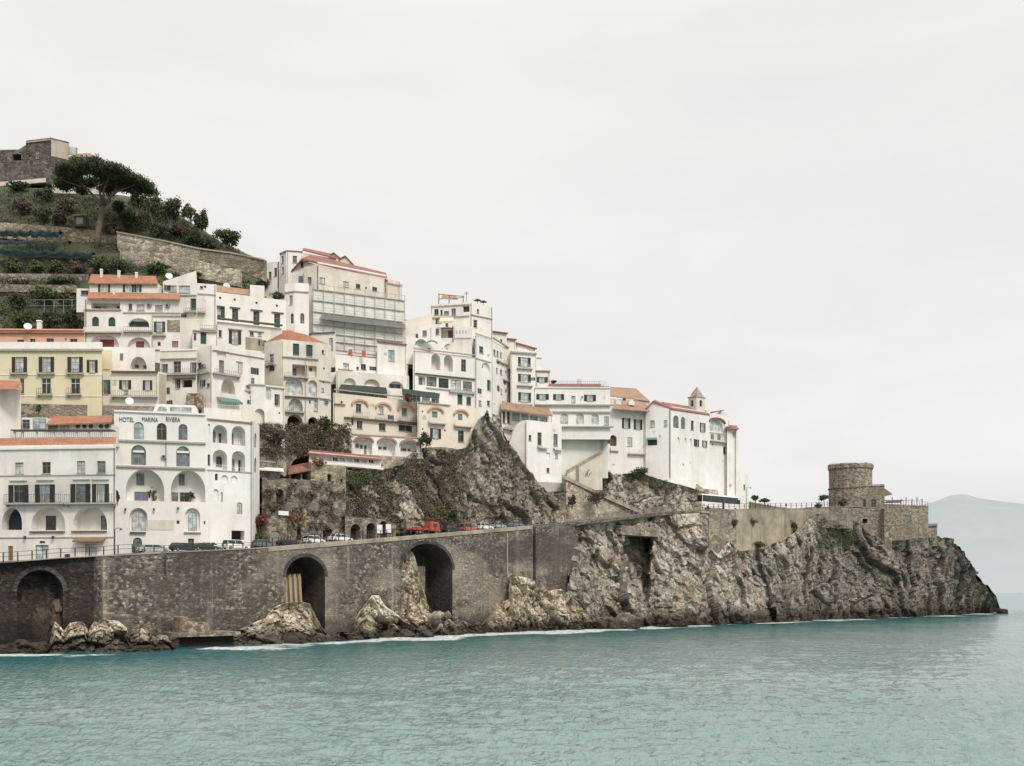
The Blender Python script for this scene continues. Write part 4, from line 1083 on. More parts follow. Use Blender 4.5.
r, f = bld('terr_b', 'terraced_house', 'white terraced house with a shaded arched loggia and a string of balcony doors', [(196.5, 348), (212, 344.9), (264.5, 353.6)], 227.5, 412, 7, 'white_plaster',
    {0: [('W', 199.5, 362.6, 369, 4, {'pane': 'pane_dark'}), ('W', 208, 383.2, 387.2, 3.4, {'pane': 'pane_dark'}), ('S', 203, 380, 386.6, 5, {'sh': .3})],
     1: [('W', 221.6, 360.2, 372.4, 5, {'pane': 'pane_grey'}), ('M', 221.4, 352, 357.6, 9), ('M', 239.5, 361.6, 374.6, 7, {'in': [('D', 240.5, 363, 374.4, 3, {'pane': 'pane_pale'})]}), ('L', 228.2, 378, 393.6, 14, AR(('D', 224, 381, 392, 4), rise=2.6))]},
    [('balc', 0, 197, 211.6, 373, 3.5, .9, 'rail_grey'), ('balc', 1, 212.4, 239, 374.6, 3.5, .9, 'rail_grey'), ('ledge', 1, 212.4, 264, 354.2, .8, .2, 'red_trim'), ('ledge', 1, 214, 229, 351, .8, .2), ('awn', 1, 216.5, 238.5, 398, 404.6, 1.8, 'awning_teal'), ('ac', 0, 204.5, 366)])
r, f = bld('terr_c', 'terraced_house', 'white terraced house with a wide dark archway and dark shuttered windows', [(239, 383.4), (265.5, 384.8), (284.5, 387)], 230, 440, 7, 'white_plaster',
    {0: [('S', 247, 395.2, 404.6, 7.6, {'sh': .4, 'pane': 'pane_pale'}), ('L', 259.6, 408.6, 432, 10, {'dep': 4, 'back': 'cave_dark'})],
     1: [('N', 268.4, 387.8, 400, 5, {'in': [('A', 268.4, 388.6, 400, 4, {'pane': 'pane_pale', 'frame': 'white_paint'})]}), ('S', 277, 394.2, 405.4, 5, {'sh': .3}), ('O', 279.4, 412, 414, 2)]},
    [('ledge', 0, 239.2, 265.3, 384, 1, .3), ('ledge', 1, 265.6, 284.3, 387.2, 1, .3), ('balc', 0, 240, 251, 390.5, 4, .7, 'rail_grey'), ('ac', 0, 248, 386.8)])
for i, (px, py, d) in enumerate([(252, 382.4, 232), (258, 383, 232.6), (270, 384, 233), (276, 384.6, 234)]): pass
wl = thing('garden_wall', 'tan stone garden wall with a rounded top below the terraced houses', 'wall', P(194, 405, 224))
gf = Fac(P(186, 400, 224), P(202, 400, 224))
mb = MB(); q = [(186, 410), (202.5, 410), (202, 396), (199.5, 393.4), (187, 393.2), (186.2, 396)]
mb.hexa([gf.w(gf.u(a), gf.z(a, b_), -1) for a, b_ in q], [gf.w(gf.u(a), gf.z(a, b_), 0) for a, b_ in q]); mb.build('masonry', 'tan_stone', wl)
wl = thing('retaining_wall', 'grey rubble retaining wall under the yellow house', 'wall', P(70, 418, 213.5))
gf = Fac(P(20, 405, 213.6), P(166, 405, 217))
mb = MB(); gf.box(mb, gf.u(20), gf.u(166), gf.z(90, 432), gf.z(90, 405), -1, 0); mb.build('masonry', 'old_stone', wl)
tr = thing('terrace_restaurant', 'restaurant terrace with a low white wall and a red door under the teal awning', 'terrace', P(228, 414, 222))
gf = Fac(P(204, 408, 221.5), P(241, 410, 224.5))
mb = MB(); gf.box(mb, 0, gf.L, gf.z(222, 424), gf.z(222, 409), -5, 0); mb.build('terrace_wall', 'white_plaster', tr)
railing(tr, gf, .1, gf.L - .1, gf.z(222, 409) + .003, .9, -.2, 'white_paint', .5)
mb = MB(); gf.box(mb, gf.u(206), gf.u(212), gf.z(209, 409), gf.z(209, 403), -4.5, -4.2); mb.build('door', 'red_trim', tr)

# ---- stacked houses in the middle
r, f = bld('strip', 'white_house', 'long low white house with four small dark windows and a roof terrace', [(331, 353.6), (408, 362.4)], 272, 376, 6, 'bright_plaster',
    {0: [('W', 346, 363.2, 369, 6), ('W', 357.6, 366.6, 369.6, 2.6), ('W', 363.5, 364, 370, 5.2), ('W', 384.5, 366.8, 372.6, 5.2), ('W', 394.5, 367.6, 373.2, 5)]},
    [('ledge', 0, 338, 353, 369.6, .8, .3, 'red_trim'), ('panel', 0, 398, 406, 366, 374, .05, 'shade_plaster', 'screen_panel'), ('ledge', 0, 331.4, 407.5, 354.2, .9, .2, 'red_trim')])
slab(r, 'roof_terrace', [(331, 353.5, 272.5), (380, 358, 279), (380, 352, 284), (335, 351, 278)], 'grey_plaster', .2)
for cx, y0 in ((350.3, 349.4), (363.6, 350.4)):
    cf = Fac(P(cx - 2.3, y0, 274.5), P(cx + 2.3, y0, 274.5)); mb = MB(); cf.box(mb, .1, cf.L - .1, cf.z(cx, y0 + 6.2), cf.z(cx, y0), -.35, 0); mb.build('terrace_cabinet', 'faded_red_paint', r)
r, f = bld('boxhouse', 'white_house', 'white box house with one blue window and red eave in front of the scaffolding', [(377.3, 341.6), (406.4, 344.8)], 277, 366, 6, 'white_plaster', {0: [('W', 391.4, 350, 361, 6.2, {'pane': 'pane_blue'})]},
    [('ledge', 0, 377, 406.4, 342.6, 1.2, .4, 'red_tile')], par=.1, roof='red_tile')
r, f = bld('archstrip', 'white_house', 'white house with three shallow blind arches above a long green awning', [(336, 370.2), (409, 376)], 269, 396, 5, 'white_plaster',
    {0: [('N', 350, 378, 384.8, 12, {'rise': 1.6, 'dep': 1}), ('N', 372, 379.2, 386.6, 16, {'rise': 1.8, 'dep': 1}), ('N', 396, 381.2, 388.4, 15.4, {'rise': 1.7, 'dep': 1, 'in': [('W', 396, 383.4, 388.2, 11, {'pane': 'pane_dark'})]})]},
    [], par=.1)
slab(r, 'awning', [(338.6, 389.4, 265), (387.6, 393, 271.4), (386, 387.4, 274), (341, 384.2, 269.2)], 'awning_green', .12)
gf = Fac(P(342, 397, 267), P(388, 400, 272.6))
for i in range(5):
    a, b_ = gf.L * i / 5 + .15, gf.L * (i + 1) / 5 - .15
    make_window(r, gf, loop_rect(a, b_, gf.z(365, 399.6), gf.z(365, 391.6)), 0, 'pane_pale' if i < 3 else 'pane_grey', 'white_paint')
r, f = bld('hoods', 'cream_house', 'cream house with three orange arched hoods over its balconies', [(333, 392.6), (417.4, 401.6)], 264, 460, 7, 'warm_plaster',
    {0: [('W', 358.6, 403.8, 412.2, 5.4), ('W', 381, 406.4, 414, 5), ('W', 404.4, 407.8, 415.8, 5.2), ('W', 359.6, 420.6, 428.8, 5.6), ('W', 382.3, 423.2, 430.6, 6.6), ('W', 405.5, 425, 431.4, 13.6, {'pane': 'pane_dark'})]},
    [('hood', 0, 359.6, 399.2, 17.4, 6.4, 'orange_trim'), ('hood', 0, 383, 402.4, 16.4, 6.2, 'orange_trim'), ('hood', 0, 405.7, 404.4, 17.2, 6.4, 'orange_trim'),
     ('balc', 0, 352, 368, 417.5, 5, .9, 'rail_grey'), ('balc', 0, 374.5, 391.5, 419.5, 5, .9, 'rail_grey'), ('balc', 0, 397.5, 415.5, 421, 6, .9, 'rail_grey'), ('ledge', 0, 344, 417, 420.4, 1.4, .8, 'dark_ledge'), ('ledge', 0, 333.4, 417, 393.6, 1, .5, 'cornice_grey'),
     ('pipe', 0, 416.5, 402, 432, 'stain_plaster'), ('lamp', 0, 341, 402), ('ledge', 0, 334, 345, 404, .8, .5, 'red_trim')], par=.05)
railing(r, f[0], .3, f[0].L - .3, f[0].z(375, 397) + .01, 1.0, -.2, 'rail_grey', .5)
r, f = bld('redhoods', 'white_house', 'white terrace house with three low red arched hoods at the top of the ivy cliff', [(351.6, 434.6), (421.6, 438.6)], 258.5, 458, 5, 'bright_plaster',
    {0: [('L', 363.5, 438.4, 456, 17.5, {'rise': 1.6, 'dep': 1.6, 'in': [('W', 359, 443, 447, 3), ('D', 367, 444.5, 455.6, 2.4), ('W', 363, 444, 448, 2.5)]}), ('L', 386.6, 440, 456.6, 17.5, {'rise': 1.6, 'dep': 1.6, 'in': [('W', 382, 446, 448.6, 3), ('W', 386.6, 446, 449, 3.2)]}),
         ('L', 408.8, 441.8, 458, 16.6, {'rise': 1.6, 'dep': 1.6, 'in': [('W', 402, 447.4, 450, 3), ('W', 406.2, 447.6, 450.4, 4), ('W', 411, 448, 450.4, 2.6)]})]},
    [('hood', 0, 363.5, 435.8, 20.5, 6, 'red_trim', .5), ('hood', 0, 386.6, 437.4, 20, 6, 'red_trim', .5), ('hood', 0, 408.8, 439.2, 19, 6, 'red_trim', .5), ('ledge', 0, 352, 421, 435.6, 1, .25)], par=.05)
railing(r, f[0], f[0].u(363), f[0].L - .1, f[0].z(390, 456.6), 1.2, 1.0, 'white_paint', .35)
mb = MB(); f[0].box(mb, f[0].u(353), f[0].L, f[0].z(390, 458), f[0].z(390, 456.6), .02, 1.3); mb.build('terrace_floor', 'cornice_grey', r)
r, f = bld('hoods2', 'cream_house', 'cream house with two orange hoods and stone balconies beside the crag', [(417.6, 402.3), (479, 408)], 270, 452, 7, 'warm_plaster',
    {0: [('W', 434.8, 411.4, 418, 5.4, {'pane': 'pane_grey'}), ('W', 460.2, 414, 421, 4.6), ('S', 435.5, 428.6, 438.4, 11, {'pane': 'pane_pale'}), ('W', 461, 430.6, 442, 5.8, {'pane': 'pane_dark'}), ('O', 422.6, 410.6, 412.4, 1.8), ('O', 422.8, 428, 430, 1.8), ('O', 445, 429.4, 431.4, 2)]},
    [('hood', 0, 435.5, 406.6, 16.4, 5.8, 'orange_trim'), ('hood', 0, 460.6, 409.4, 15.4, 5.8, 'orange_trim'), ('balc', 0, 428, 444.5, 423.4, 5, 1.0, 'solid'), ('balc', 0, 453.5, 470.5, 426.4, 5.4, 1.0, 'solid'), ('ledge', 0, 418, 450, 403.2, 1, .4)], par=.05)
slab(r, 'awning', [(402, 394, 270.5), (439, 398.4, 274.6), (440, 393.4, 277), (402, 388.6, 273)], 'awning_green', .12)
gf = Fac(P(402, 402, 272.5), P(440, 404, 276.4))
for i in range(4):
    a, b_ = gf.L * i / 4 + .2, gf.L * (i + 1) / 4 - .2
    make_window(r, gf, loop_rect(a, b_, gf.z(420, 402.6), gf.z(420, 395)), 0, 'pane_grey' if i % 2 else 'pane_pale', 'white_paint')

# ---- big white block on the skyline
r, f = bld('loggia', 'white_building', 'big white building with twin arched loggias over a long glazed gallery', [(413, 350.4), (475, 357.2)], 280, 416, 8, 'bright_plaster',
    {0: [('L', 435.8, 354, 370, 9, AR(('D', 432.8, 357, 370, 2.4, {'pane': 'pane_dark'}))), ('L', 448.4, 355.4, 371.4, 9, AR(('D', 445.4, 358, 371.4, 2.4, {'pane': 'pane_dark'}))), ('W', 463.6, 359.4, 371.6, 4.8, {'pane': 'pane_dark', 'sill': False}),
         ('R', 422, 375.8, 385, 7, {'dep': 1, 'in': [('W', 421.5, 377, 385, 5, {'pane': 'pane_grey'})]}),
         ('W', 431.5, 376.8, 386.4, 10, {'pane': 'pane_grey', 'frame': 'wood_brown', 'sill': False}), ('W', 443.6, 378.4, 388, 10, {'pane': 'pane_dark', 'frame': 'wood_brown', 'sill': False}), ('W', 455.8, 380, 390, 10, {'pane': 'pane_pale', 'frame': 'wood_brown', 'sill': False}),
         ('W', 467.4, 381.6, 391.6, 9, {'pane': 'pane_grey', 'frame': 'wood_brown', 'sill': False}), ('W', 460, 394.2, 404, 5, {'pane': 'shutter_green'}), ('W', 468.7, 397, 405, 4.6, {'pane': 'shutter_green'})]},
    [('ledge', 0, 413.4, 474.8, 351.6, 1, .6), ('ledge', 0, 415, 474.6, 376, 1, .5, 'wood_brown'), ('ledge', 0, 426, 474.6, 389.6, 1, .3), ('balc', 0, 449, 474, 392.4, 3.5, .7, 'white_paint')])
r, f = bld('skyblock', 'white_building', 'tall white building stepping back along the skyline with rows of small windows', [(475, 334.6), (491.5, 339.8), (512, 352.4)], 288, 425, 8, 'bright_plaster',
    {0: [('W', 481.4, 346.4, 353, 4.2, {'pane': 'pane_dark'}), ('N', 486, 362.4, 371.6, 8.5, {'dep': .6, 'in': [('W', 483.6, 363.6, 367, 1.6)]}), ('G', 490 - 1.2, 380, 390.4, 3.2, {'sh': .1, 'pane': 'shutter_green'}), ('W', 480, 400.4, 405.6, 3), ('W', 488.6, 400.6, 405.8, 3)],
     1: [('W', 494.6, 349.6, 355.4, 2.2), ('W', 497.6, 351, 356.4, 1.8), ('W', 501, 352.4, 357.2, 1.8), ('O', 505.6, 354.4, 356.6, 1.8), ('W', 497, 367.8, 373, 1.6), ('W', 501.2, 369.6, 374.4, 2), ('O', 506, 371.4, 373.6, 1.8), ('W', 501.4, 388.6, 394, 2), ('O', 506, 390.4, 392.4, 1.8)]},
    [('ledge', 0, 475.4, 491, 335.6, 1, .3), ('ledge', 0, 476, 490.6, 360, .8, .2), ('ledge', 1, 492, 511.4, 343.2, 1.2, .5), ('balc', 1, 496.5, 503, 361.6, 3, .5, 'white_paint'), ('balc', 1, 502.5, 510.5, 364.6, 3, .5, 'white_paint'), ('balc', 1, 502.5, 510.5, 381, 3, .5, 'white_paint')])
r, f = bld('shuttertower', 'white_building', 'slim white building with four dark shuttered windows one above the other', [(510.6, 349.4), (536.4, 351.4)], 304, 425, 7, 'bright_plaster',
    {0: [('S', 524.3, 357.4, 366.6, 12.6, {'pane': 'pane_pale', 'sh': .42}), ('S', 524.4, 374.2, 382.4, 12.8, {'pane': 'pane_pale', 'sh': .42}), ('S', 524.6, 392.6, 402, 12.8, {'pane': 'pane_pale', 'sh': .42})]},
    [('ledge', 0, 510.8, 536.2, 352.2, 1.6, .5), ('balc', 0, 517, 532, 368.4, 3.5, .7, 'white_paint'), ('balc', 0, 517, 532, 385.6, 3.5, .7, 'white_paint'), ('balc', 0, 517, 532, 404.6, 3.5, .7, 'white_paint')])
r, f = bld('lowend', 'white_building', 'low white end house with a red roof line between slim building and long hotel', [(535.6, 370), (550, 370.4)], 306.6, 410, 6, 'white_plaster', {0: [('S', 542, 377, 382.4, 11.6, {'pane': 'pane_pale'}), ]}, [('ledge', 0, 535.6, 550.2, 370.6, 1.1, .4, 'red_trim')])
r, f = bld('lowend2', 'white_building', 'bare white rooftop cube above the low red-lined end house', [(535.6, 357), (541.6, 357.4)], 308, 375, 4, 'white_plaster', {}, [('ledge', 0, 535.7, 541.5, 357.6, .8, .2)])
r, f = bld('penthouse', 'penthouse', 'white penthouse with dark openings and a pergola crowning the skyline block', [(430.6, 304.6), (470, 302.2), (492.4, 307)], 294, 352, 8, 'white_plaster',
    {0: [('W', 436.4, 309, 314.8, 4.4, {'pane': 'pane_dark'}), ('W', 441.4, 309.8, 315, 2.2), ('W', 446.4, 311, 314.6, 5, {'pane': 'pane_grey'}), ('W', 453.6, 308.4, 315, 4.2), ('R', 466.2, 305.6, 312, 6.6, {'back': 'shutter_brown', 'dep': 1}), ],
     1: [('W', 478, 309, 313, 2.2), ('W', 475.4, 319.8, 327.4, 3.8, {'pane': 'pane_dark'})]},
    [('ledge', 0, 431, 469.6, 316.6, .8, .3), ('ledge', 1, 470.4, 492, 316.4, .8, .3), ('ledge', 0, 431, 469.6, 305.2, .9, .25)])
pg = thing('pergola', 'bare timber pergola frame on the penthouse roof', 'pergola', P(450, 303.5, 296))
for px, py in ((438.6, 303.6), (449, 303), (463, 302.4)):
    mb = MB(); mb.tube([P(px, py + 1, 296), P(px + .4, 294.4 + (px - 438) * .06, 296)], .12, 5); mb.build('post', 'wood_brown', pg)
for a, b_ in (((438, 294), (464, 296.5)), ((438.4, 299), (463, 297.6))):
    mb = MB(); mb.tube([P(*a, 296), P(*b_, 296)], .12, 5); mb.build('beam', 'rail_grey', pg)
slab(pg, 'reed_cover', [(441, 298.4, 295), (458, 299.6, 295), (456, 295.6, 300), (443, 294.4, 300)], 'old_tile', .1)
r, f = bld('midterrace', 'white_house', 'stepped white terrace house with a balustrade and yellow awning under the penthouse', [(404.5, 328.4), (432, 327.2), (472, 326.4)], 291, 360, 8, 'white_plaster',
    {0: [('W', 424.6, 330.4, 336.2, 4.4, {'pane': 'pane_grey'}), ], 1: [('W', 437.3, 328.6, 334.6, 3.2), ('R', 447, 327.6, 338, 12, {'back': 'stain_plaster', 'dep': 1.5, 'in': [('D', 449.4, 329.6, 337.8, 4, {'pane': 'shutter_brown'})]})]},
    [('awn', 1, 440, 453.6, 317.4, 325, 1.8, 'awning_yellow'), ('panel', 1, 455, 471.6, 328, 338, .3, 'bright_plaster', 'balustrade'), ('pipe', 1, 453, 326, 342, 'iron')] + [('ledge', 1, 456 + i * 3.2, 457.2 + i * 3.2, 330.6, 3.4, .34, 'cornice_grey') for i in range(4)])
wl = thing('screen_wall', 'plain grey sloping wall climbing beside the scaffolding to the penthouse', 'wall', P(415, 345, 290))
gf = Fac(P(400, 340, 291), P(432, 340, 291))
mb = MB(); q = [(400, 356), (432, 356), (431.6, 313.6), (400.2, 322)]
mb.hexa([gf.w(gf.u(a), gf.z(a, b_), -3) for a, b_ in q], [gf.w(gf.u(a), gf.z(a, b_), 0) for a, b_ in q]); mb.build('panel', 'warm_plaster', wl)
r, f = bld('scallop', 'white_house', 'white house with a scalloped green awning over its blank wall', [(406.5, 336.5), (472, 345.8)], 282, 356, 5, 'white_plaster', {0: [('N', 449.6, 343.6, 350, 11, {'rise': 1.2, 'dep': .8})]}, [('ledge', 0, 455, 472, 343, .8, .3, 'dark_ledge')])
for a, b_ in ((415.5, 426), (426.2, 437.4)):
    n = 8; pts = []
    for i in range(n + 1):
        t = i / n; pts.append((a + (b_ - a) * t, 341.2 + (a - 415.5) * .1 - 2.6 * math.sin(math.pi * t)))
    mb = MB()
    for i in range(n):
        d_ = f[0].dep(426)
        p0, p1 = P(*pts[i], d_ - .3), P(*pts[i + 1], d_ - .3)
        q0, q1 = P(*pts[i], d_ - 2.2), P(*pts[i + 1], d_ - 2.2); dn = Vector((0, 0, .25))
        mb.hexa([p0 - dn, p1 - dn, q1 - dn * 2, q0 - dn * 2], [p0, p1, q1 - dn, q0 - dn])
    mb.build('awning', 'awning_teal', r)
for key, lab, cs, d0, yb in (('step1', 'stepped white roof house with a thin terracotta slab just right of the penthouse door', [(476.6, 329), (506.6, 333)], 300, 350), ('step2', 'second stepped white roof house with a terracotta slab lower down the skyline', [(491.5, 337), (515.6, 339.2)], 304, 360),
                             ('step3', 'lowest stepped white roof house with one window above the slim house', [(507, 342.6), (516, 342.8), (535, 348.2)], 308, 370)):
    r, f = bld(key, 'white_house', lab, cs, d0, yb, 7, 'white_plaster', {0: [('W', 509.5, 344, 349.6, 3)] if key == 'step3' else []}, [('ledge', i, cs[i][0] - .5, cs[i + 1][0] + .4, (cs[i][1] + cs[i + 1][1]) / 2, 1.3, .6, 'red_tile') for i in range(len(cs) - 1)])

# ---- long low white hotel with arched windows
r, f = bld('longhotel', 'long_hotel', 'long low white hotel with three round-headed windows under a planted roof terrace', [(535, 386.6), (610, 387)], 306, 432, 9, 'bright_plaster',
    {0: [('S', 542.6, 394, 399.6, 12.6, {'pane': 'pane_pale'}), ('S', 558.6, 394.2, 399.8, 11, {'pane': 'pane_pale'}), ('W', 573.4, 396, 402.6, 4, {'pane': 'pane_pale'}), ('S', 590, 394.8, 401, 12, {'pane': 'pane_pale'}),
         ('A', 564.2, 413, 424.4, 8, {'pane': 'pane_pale', 'frame': 'white_paint'}), ('A', 580, 413, 424.6, 8, {'pane': 'pane_pale', 'frame': 'white_paint'}), ('A', 595, 413.4, 424.8, 7.6, {'pane': 'pane_pale', 'frame': 'white_paint'}), ('W', 606.6, 416.4, 424.8, 5, {'pane': 'pane_pale'})]},
    [('ledge', 0, 535, 614, 404.6, 1.3, .7), ('ledge', 0, 546, 613, 411.6, 1.2, .5), ('ledge', 0, 556, 613, 426.4, 1.3, .9), ('ledge', 0, 535.2, 609.8, 387.3, .9, .3, 'white_paint'), ('lamp', 0, 582, 397)], cat='hotel')
mb = MB(); gf = Fac(P(549, 385, 306.2), P(601, 386, 306.4)); gf.box(mb, 0, gf.L, gf.z(575, 386.8), gf.z(575, 383.8), -.8, .1); mb.build('planter', 'red_trim', r)
railing(r, gf, .1, gf.L - .1, gf.z(575, 384) + .1, .9, -.9, 'iron', .5)
tfac = Fac(P(577.4, 380, 308), P(581.6, 380, 308)); mb = MB(); tfac.box(mb, 0, tfac.L, tfac.z(579, 388), tfac.z(579, 379), -1.2, 0); mb.tube([P(579.4, 379, 308.6), P(579.4, 375.6, 308.6)], [.5, .08], 7); mb.build('roof_turret', 'cream_plaster', r)
mb = MB(); q = [P(599, 386, 307), P(609.5, 386, 307), P(607.6, 381.8, 307), P(600, 379.6, 307)]; mb.hexa([p + Vector((0, 4, 0)) for p in q], q); mb.build('stair_head', 'bright_plaster', r)
# glazed veranda with an old tile roof
r, f = bld('veranda', 'veranda', 'glazed veranda under a sloping old tile roof on top of the crag', [(501.6, 406.6), (511.6, 409), (552.4, 411.6)], 297, 432, 5, 'bright_plaster',
    {0: [('W', 504, 411, 423, 3, {'pane': 'pane_dark'}), ('W', 508.6, 411.6, 423.4, 3, {'pane': 'pane_dark'})], 1: [('W', 515.8, 412.6, 420.6, 7.4, {'pane': 'pane_blue'}), ('W', 525, 413.8, 421.4, 7, {'pane': 'pane_blue'}), ('W', 534, 415.2, 421.8, 7.4, {'pane': 'pane_blue'}), ('W', 543.4, 416.4, 422, 7.6, {'pane': 'pane_blue'})]}, [('balc', 0, 502, 511, 429, 5, 1)], roof=None, cat='veranda')
slab(r, 'roof', [(501, 408.6, 296), (552.8, 415.6, 302.5), (549, 409, 305.6), (502, 401.2, 300)], 'old_tile', .25)
# white block under the veranda
r, f = bld('bastion', 'white_block', 'tall plain white block with four small windows standing on the rocks below the veranda', [(526.5, 420), (534.4, 420.6), (561.6, 424)], 296, 484, 7, 'bright_plaster',
    {0: [('W', 530, 435, 440.6, 2.6, {'pane': 'pane_dark'})], 1: [('W', 539.6, 432.4, 445, 4.2), ('W', 555.6, 434, 446, 4.4), ('M', 548, 452.6, 458.6, 4), ('W', 556.4, 453.4, 458.4, 3), ('W', 548, 468, 472.6, 3)]},
    [('awn', 1, 537, 546.6, 446.2, 449, .9, 'stain_plaster'), ('awn', 1, 553, 561, 448, 451, .9, 'stain_plaster')])
wl = thing('sloping_wall', 'white buttress wall sloping down to the crag beside the plain white block', 'wall', P(520, 450, 296.5))
gf = Fac(P(505, 440, 297.5), P(528, 440, 296.8))
mb = MB(); q = [(505.5, 452), (517, 424), (522, 420.6), (528, 420), (528, 480), (512, 470)]
mb.hexa([gf.w(gf.u(a), gf.z(a, b_), -3) for a, b_ in q], [gf.w(gf.u(a), gf.z(a, b_), 0) for a, b_ in q]); mb.build('panel', 'white_plaster', wl)
wl = thing('plinth_wall', 'grey stone plinth under the plain white block', 'wall', P(549, 492, 297))
gf = Fac(P(534.6, 482.4, 296.6), P(563, 482.4, 301)); mb = MB(); gf.box(mb, 0, gf.L, gf.z(549, 495), gf.z(549, 482.2), -3, .25); mb.build('masonry', 'grey_plaster', wl)
wl = thing('shaded_wall', 'tall blank greenish white wall in the shaded gap between the plain block and the convent', 'wall', P(583, 470, 313))
gf = Fac(P(556, 428, 308.6), P(608, 428, 309.4))
mb = MB(); gf.box(mb, 0, gf.L, gf.z(580, 478), gf.z(580, 427.6), -1, 0); wm_ = mb.build('panel', 'shade_plaster', wl)
mb = MB(); gf.box(mb, gf.u(601), gf.u(603.2), gf.z(602, 450), gf.z(602, 439), .05, .4); mb.build('downpipe', 'cornice_grey', wl)
st = thing('stone_stair', 'diagonal stone stair flight with a solid parapet climbing to the convent door', 'stair', P(585, 470, 309))
mb = MB(); d_ = 306.6
q0 = [(566, 470.6), (602.6, 449.6), (602.6, 453.6), (566, 474)]
mb.hexa([P(a, b_, d_ + 1.2) for a, b_ in q0], [P(a, b_, d_) for a, b_ in q0]); mb.build('parapet', 'tan_concrete', st)
mb = MB(); q0 = [(567, 474.2), (602.4, 454), (602.4, 490), (567, 490)]
mb.hexa([P(a, b_, d_ + 1.1) for a, b_ in q0], [P(a, b_, d_ + .1) for a, b_ in q0]); mb.build('flank', 'aged_plaster', st)
mb = MB(); f2 = Fac(P(577, 470, d_ - .2), P(579, 470, d_ - .2)); f2.box(mb, 0, f2.L, f2.z(578, 486), f2.z(578, 466), -.2, .3); mb.build('pier', 'tan_concrete', st)

# ---- convent hotel
r, f = bld('convent', 'convent_building', 'large white convent with an arched niche, small corner balcony and old tile eaves', [(603.6, 407), (652.5, 409.5)], 324, 500, 8, 'bright_plaster',
    {0: [('S', 626.2, 418.2, 428.4, 8.6, {'pane': 'pane_pale'}), ('S', 638, 419.4, 429.6, 8.6, {'pane': 'pane_pale'}), ('N', 613.4, 435, 446, 6.6, {'dep': .8, 'back': 'wood_brown'}), ('W', 629.8, 437.4, 446, 5)]},
    [('balc', 0, 627.6, 649, 454, 4, .9, 'white_paint'), ('balc', 0, 610, 618, 450.6, 3.6, .5, 'solid')], roof=None, cat='convent')
slab(r, 'roof', [(613, 408.4, 322.6), (649.5, 411, 325), (646, 403, 332), (614.5, 400.2, 329)], 'old_tile', .25)
slab(r, 'roof', [(608.5, 395.5, 334), (650, 401, 339), (636, 388.4, 349), (609, 386.6, 345)], 'old_tile', .25)
bf = Fac(P(608.5, 396, 334.3), P(650, 402, 339.3)); mb = MB(); bf.box(mb, 0, bf.L, bf.z(620, 410), bf.z(648, 401), -6, -.05); uw = mb.build('upper_wall', 'aged_plaster', r)
make_window(uw, bf, loop_rect(bf.u(622.6), bf.u(626), bf.z(624, 400.6), bf.z(624, 397)), -.02, 'pane_dark')
for cx in (618.5, 631.6):
    mb = MB(); q = [P(cx - 2.8, 405, 326.5), P(cx + 2.8, 405.4, 326.5), P(cx + 2.8, 401.6, 326.5), P(cx, 399.2, 326.5), P(cx - 2.8, 401.4, 326.5)]; mb.hexa([p + Vector((0, 3, 0)) for p in q], q); mb.build('dormer', 'bright_plaster', r)
r, f = bld('convent_mid', 'convent_building', 'gabled white convent block with a teal awning over its lower window', [(644.8, 410), (670.8, 409.2)], 327, 505, 8, 'bright_plaster',
    {0: [('W', 652.2, 420.4, 427, 4.8), ('R', 652.4, 439.6, 445.4, 9.4, {'dep': .8, 'back': 'pane_dark'}), ('W', 665.5, 420.2, 426.4, 3.2)]}, [('awn', 0, 647, 657, 437.6, 440.6, 1.1, 'awning_teal'), ('pipe', 0, 670, 409, 478, 'iron')], gable=(0, [(645, 409.8), (652.6, 401.2), (669.6, 408.4)]), roof=None, cat='convent')
slab(r, 'roof', [(643.5, 410.4, 326), (653, 400.6, 326), (655, 399.8, 336), (646, 408, 336)], 'red_tile', .3)
slab(r, 'roof', [(653, 400.6, 326), (671.6, 408.6, 325.5), (672, 406.6, 336), (655, 399.8, 336)], 'red_tile', .3)
r, f = bld('convent_wing', 'convent_building', 'long white convent wing with a red roof, arched upper windows and a high blank base', [(670.6, 408), (709.5, 414)], 326.5, 512, 10, 'bright_plaster',
    {0: [('A', 676, 415.4, 428, 5.6, {'pane': 'pane_grey'}), ('A', 683, 417, 429, 4.2, {'pane': 'pane_grey'}), ('W', 692.3, 420.6, 430, 2.8), ('S', 702.6, 423, 432, 5.4, {'sh': .4, 'pane': 'pane_pale'}),
         ('N', 678.4, 437, 444.4, 2.4), ('N', 685.4, 438, 444.8, 2.2), ('N', 690.6, 438.4, 445, 2.2), ('S', 696.4, 439.4, 446.4, 5, {'sh': .4}), ('S', 704.6, 440.6, 447.2, 4.8, {'sh': .4})]}, [('ledge', 0, 671, 709, 409.4, .9, .3, 'white_paint')], roof=None, cat='convent')
slab(r, 'roof', [(670, 408.4, 326), (710, 414.6, 337.6), (704, 408.6, 345), (662, 401.8, 335)], 'red_tile', .3)
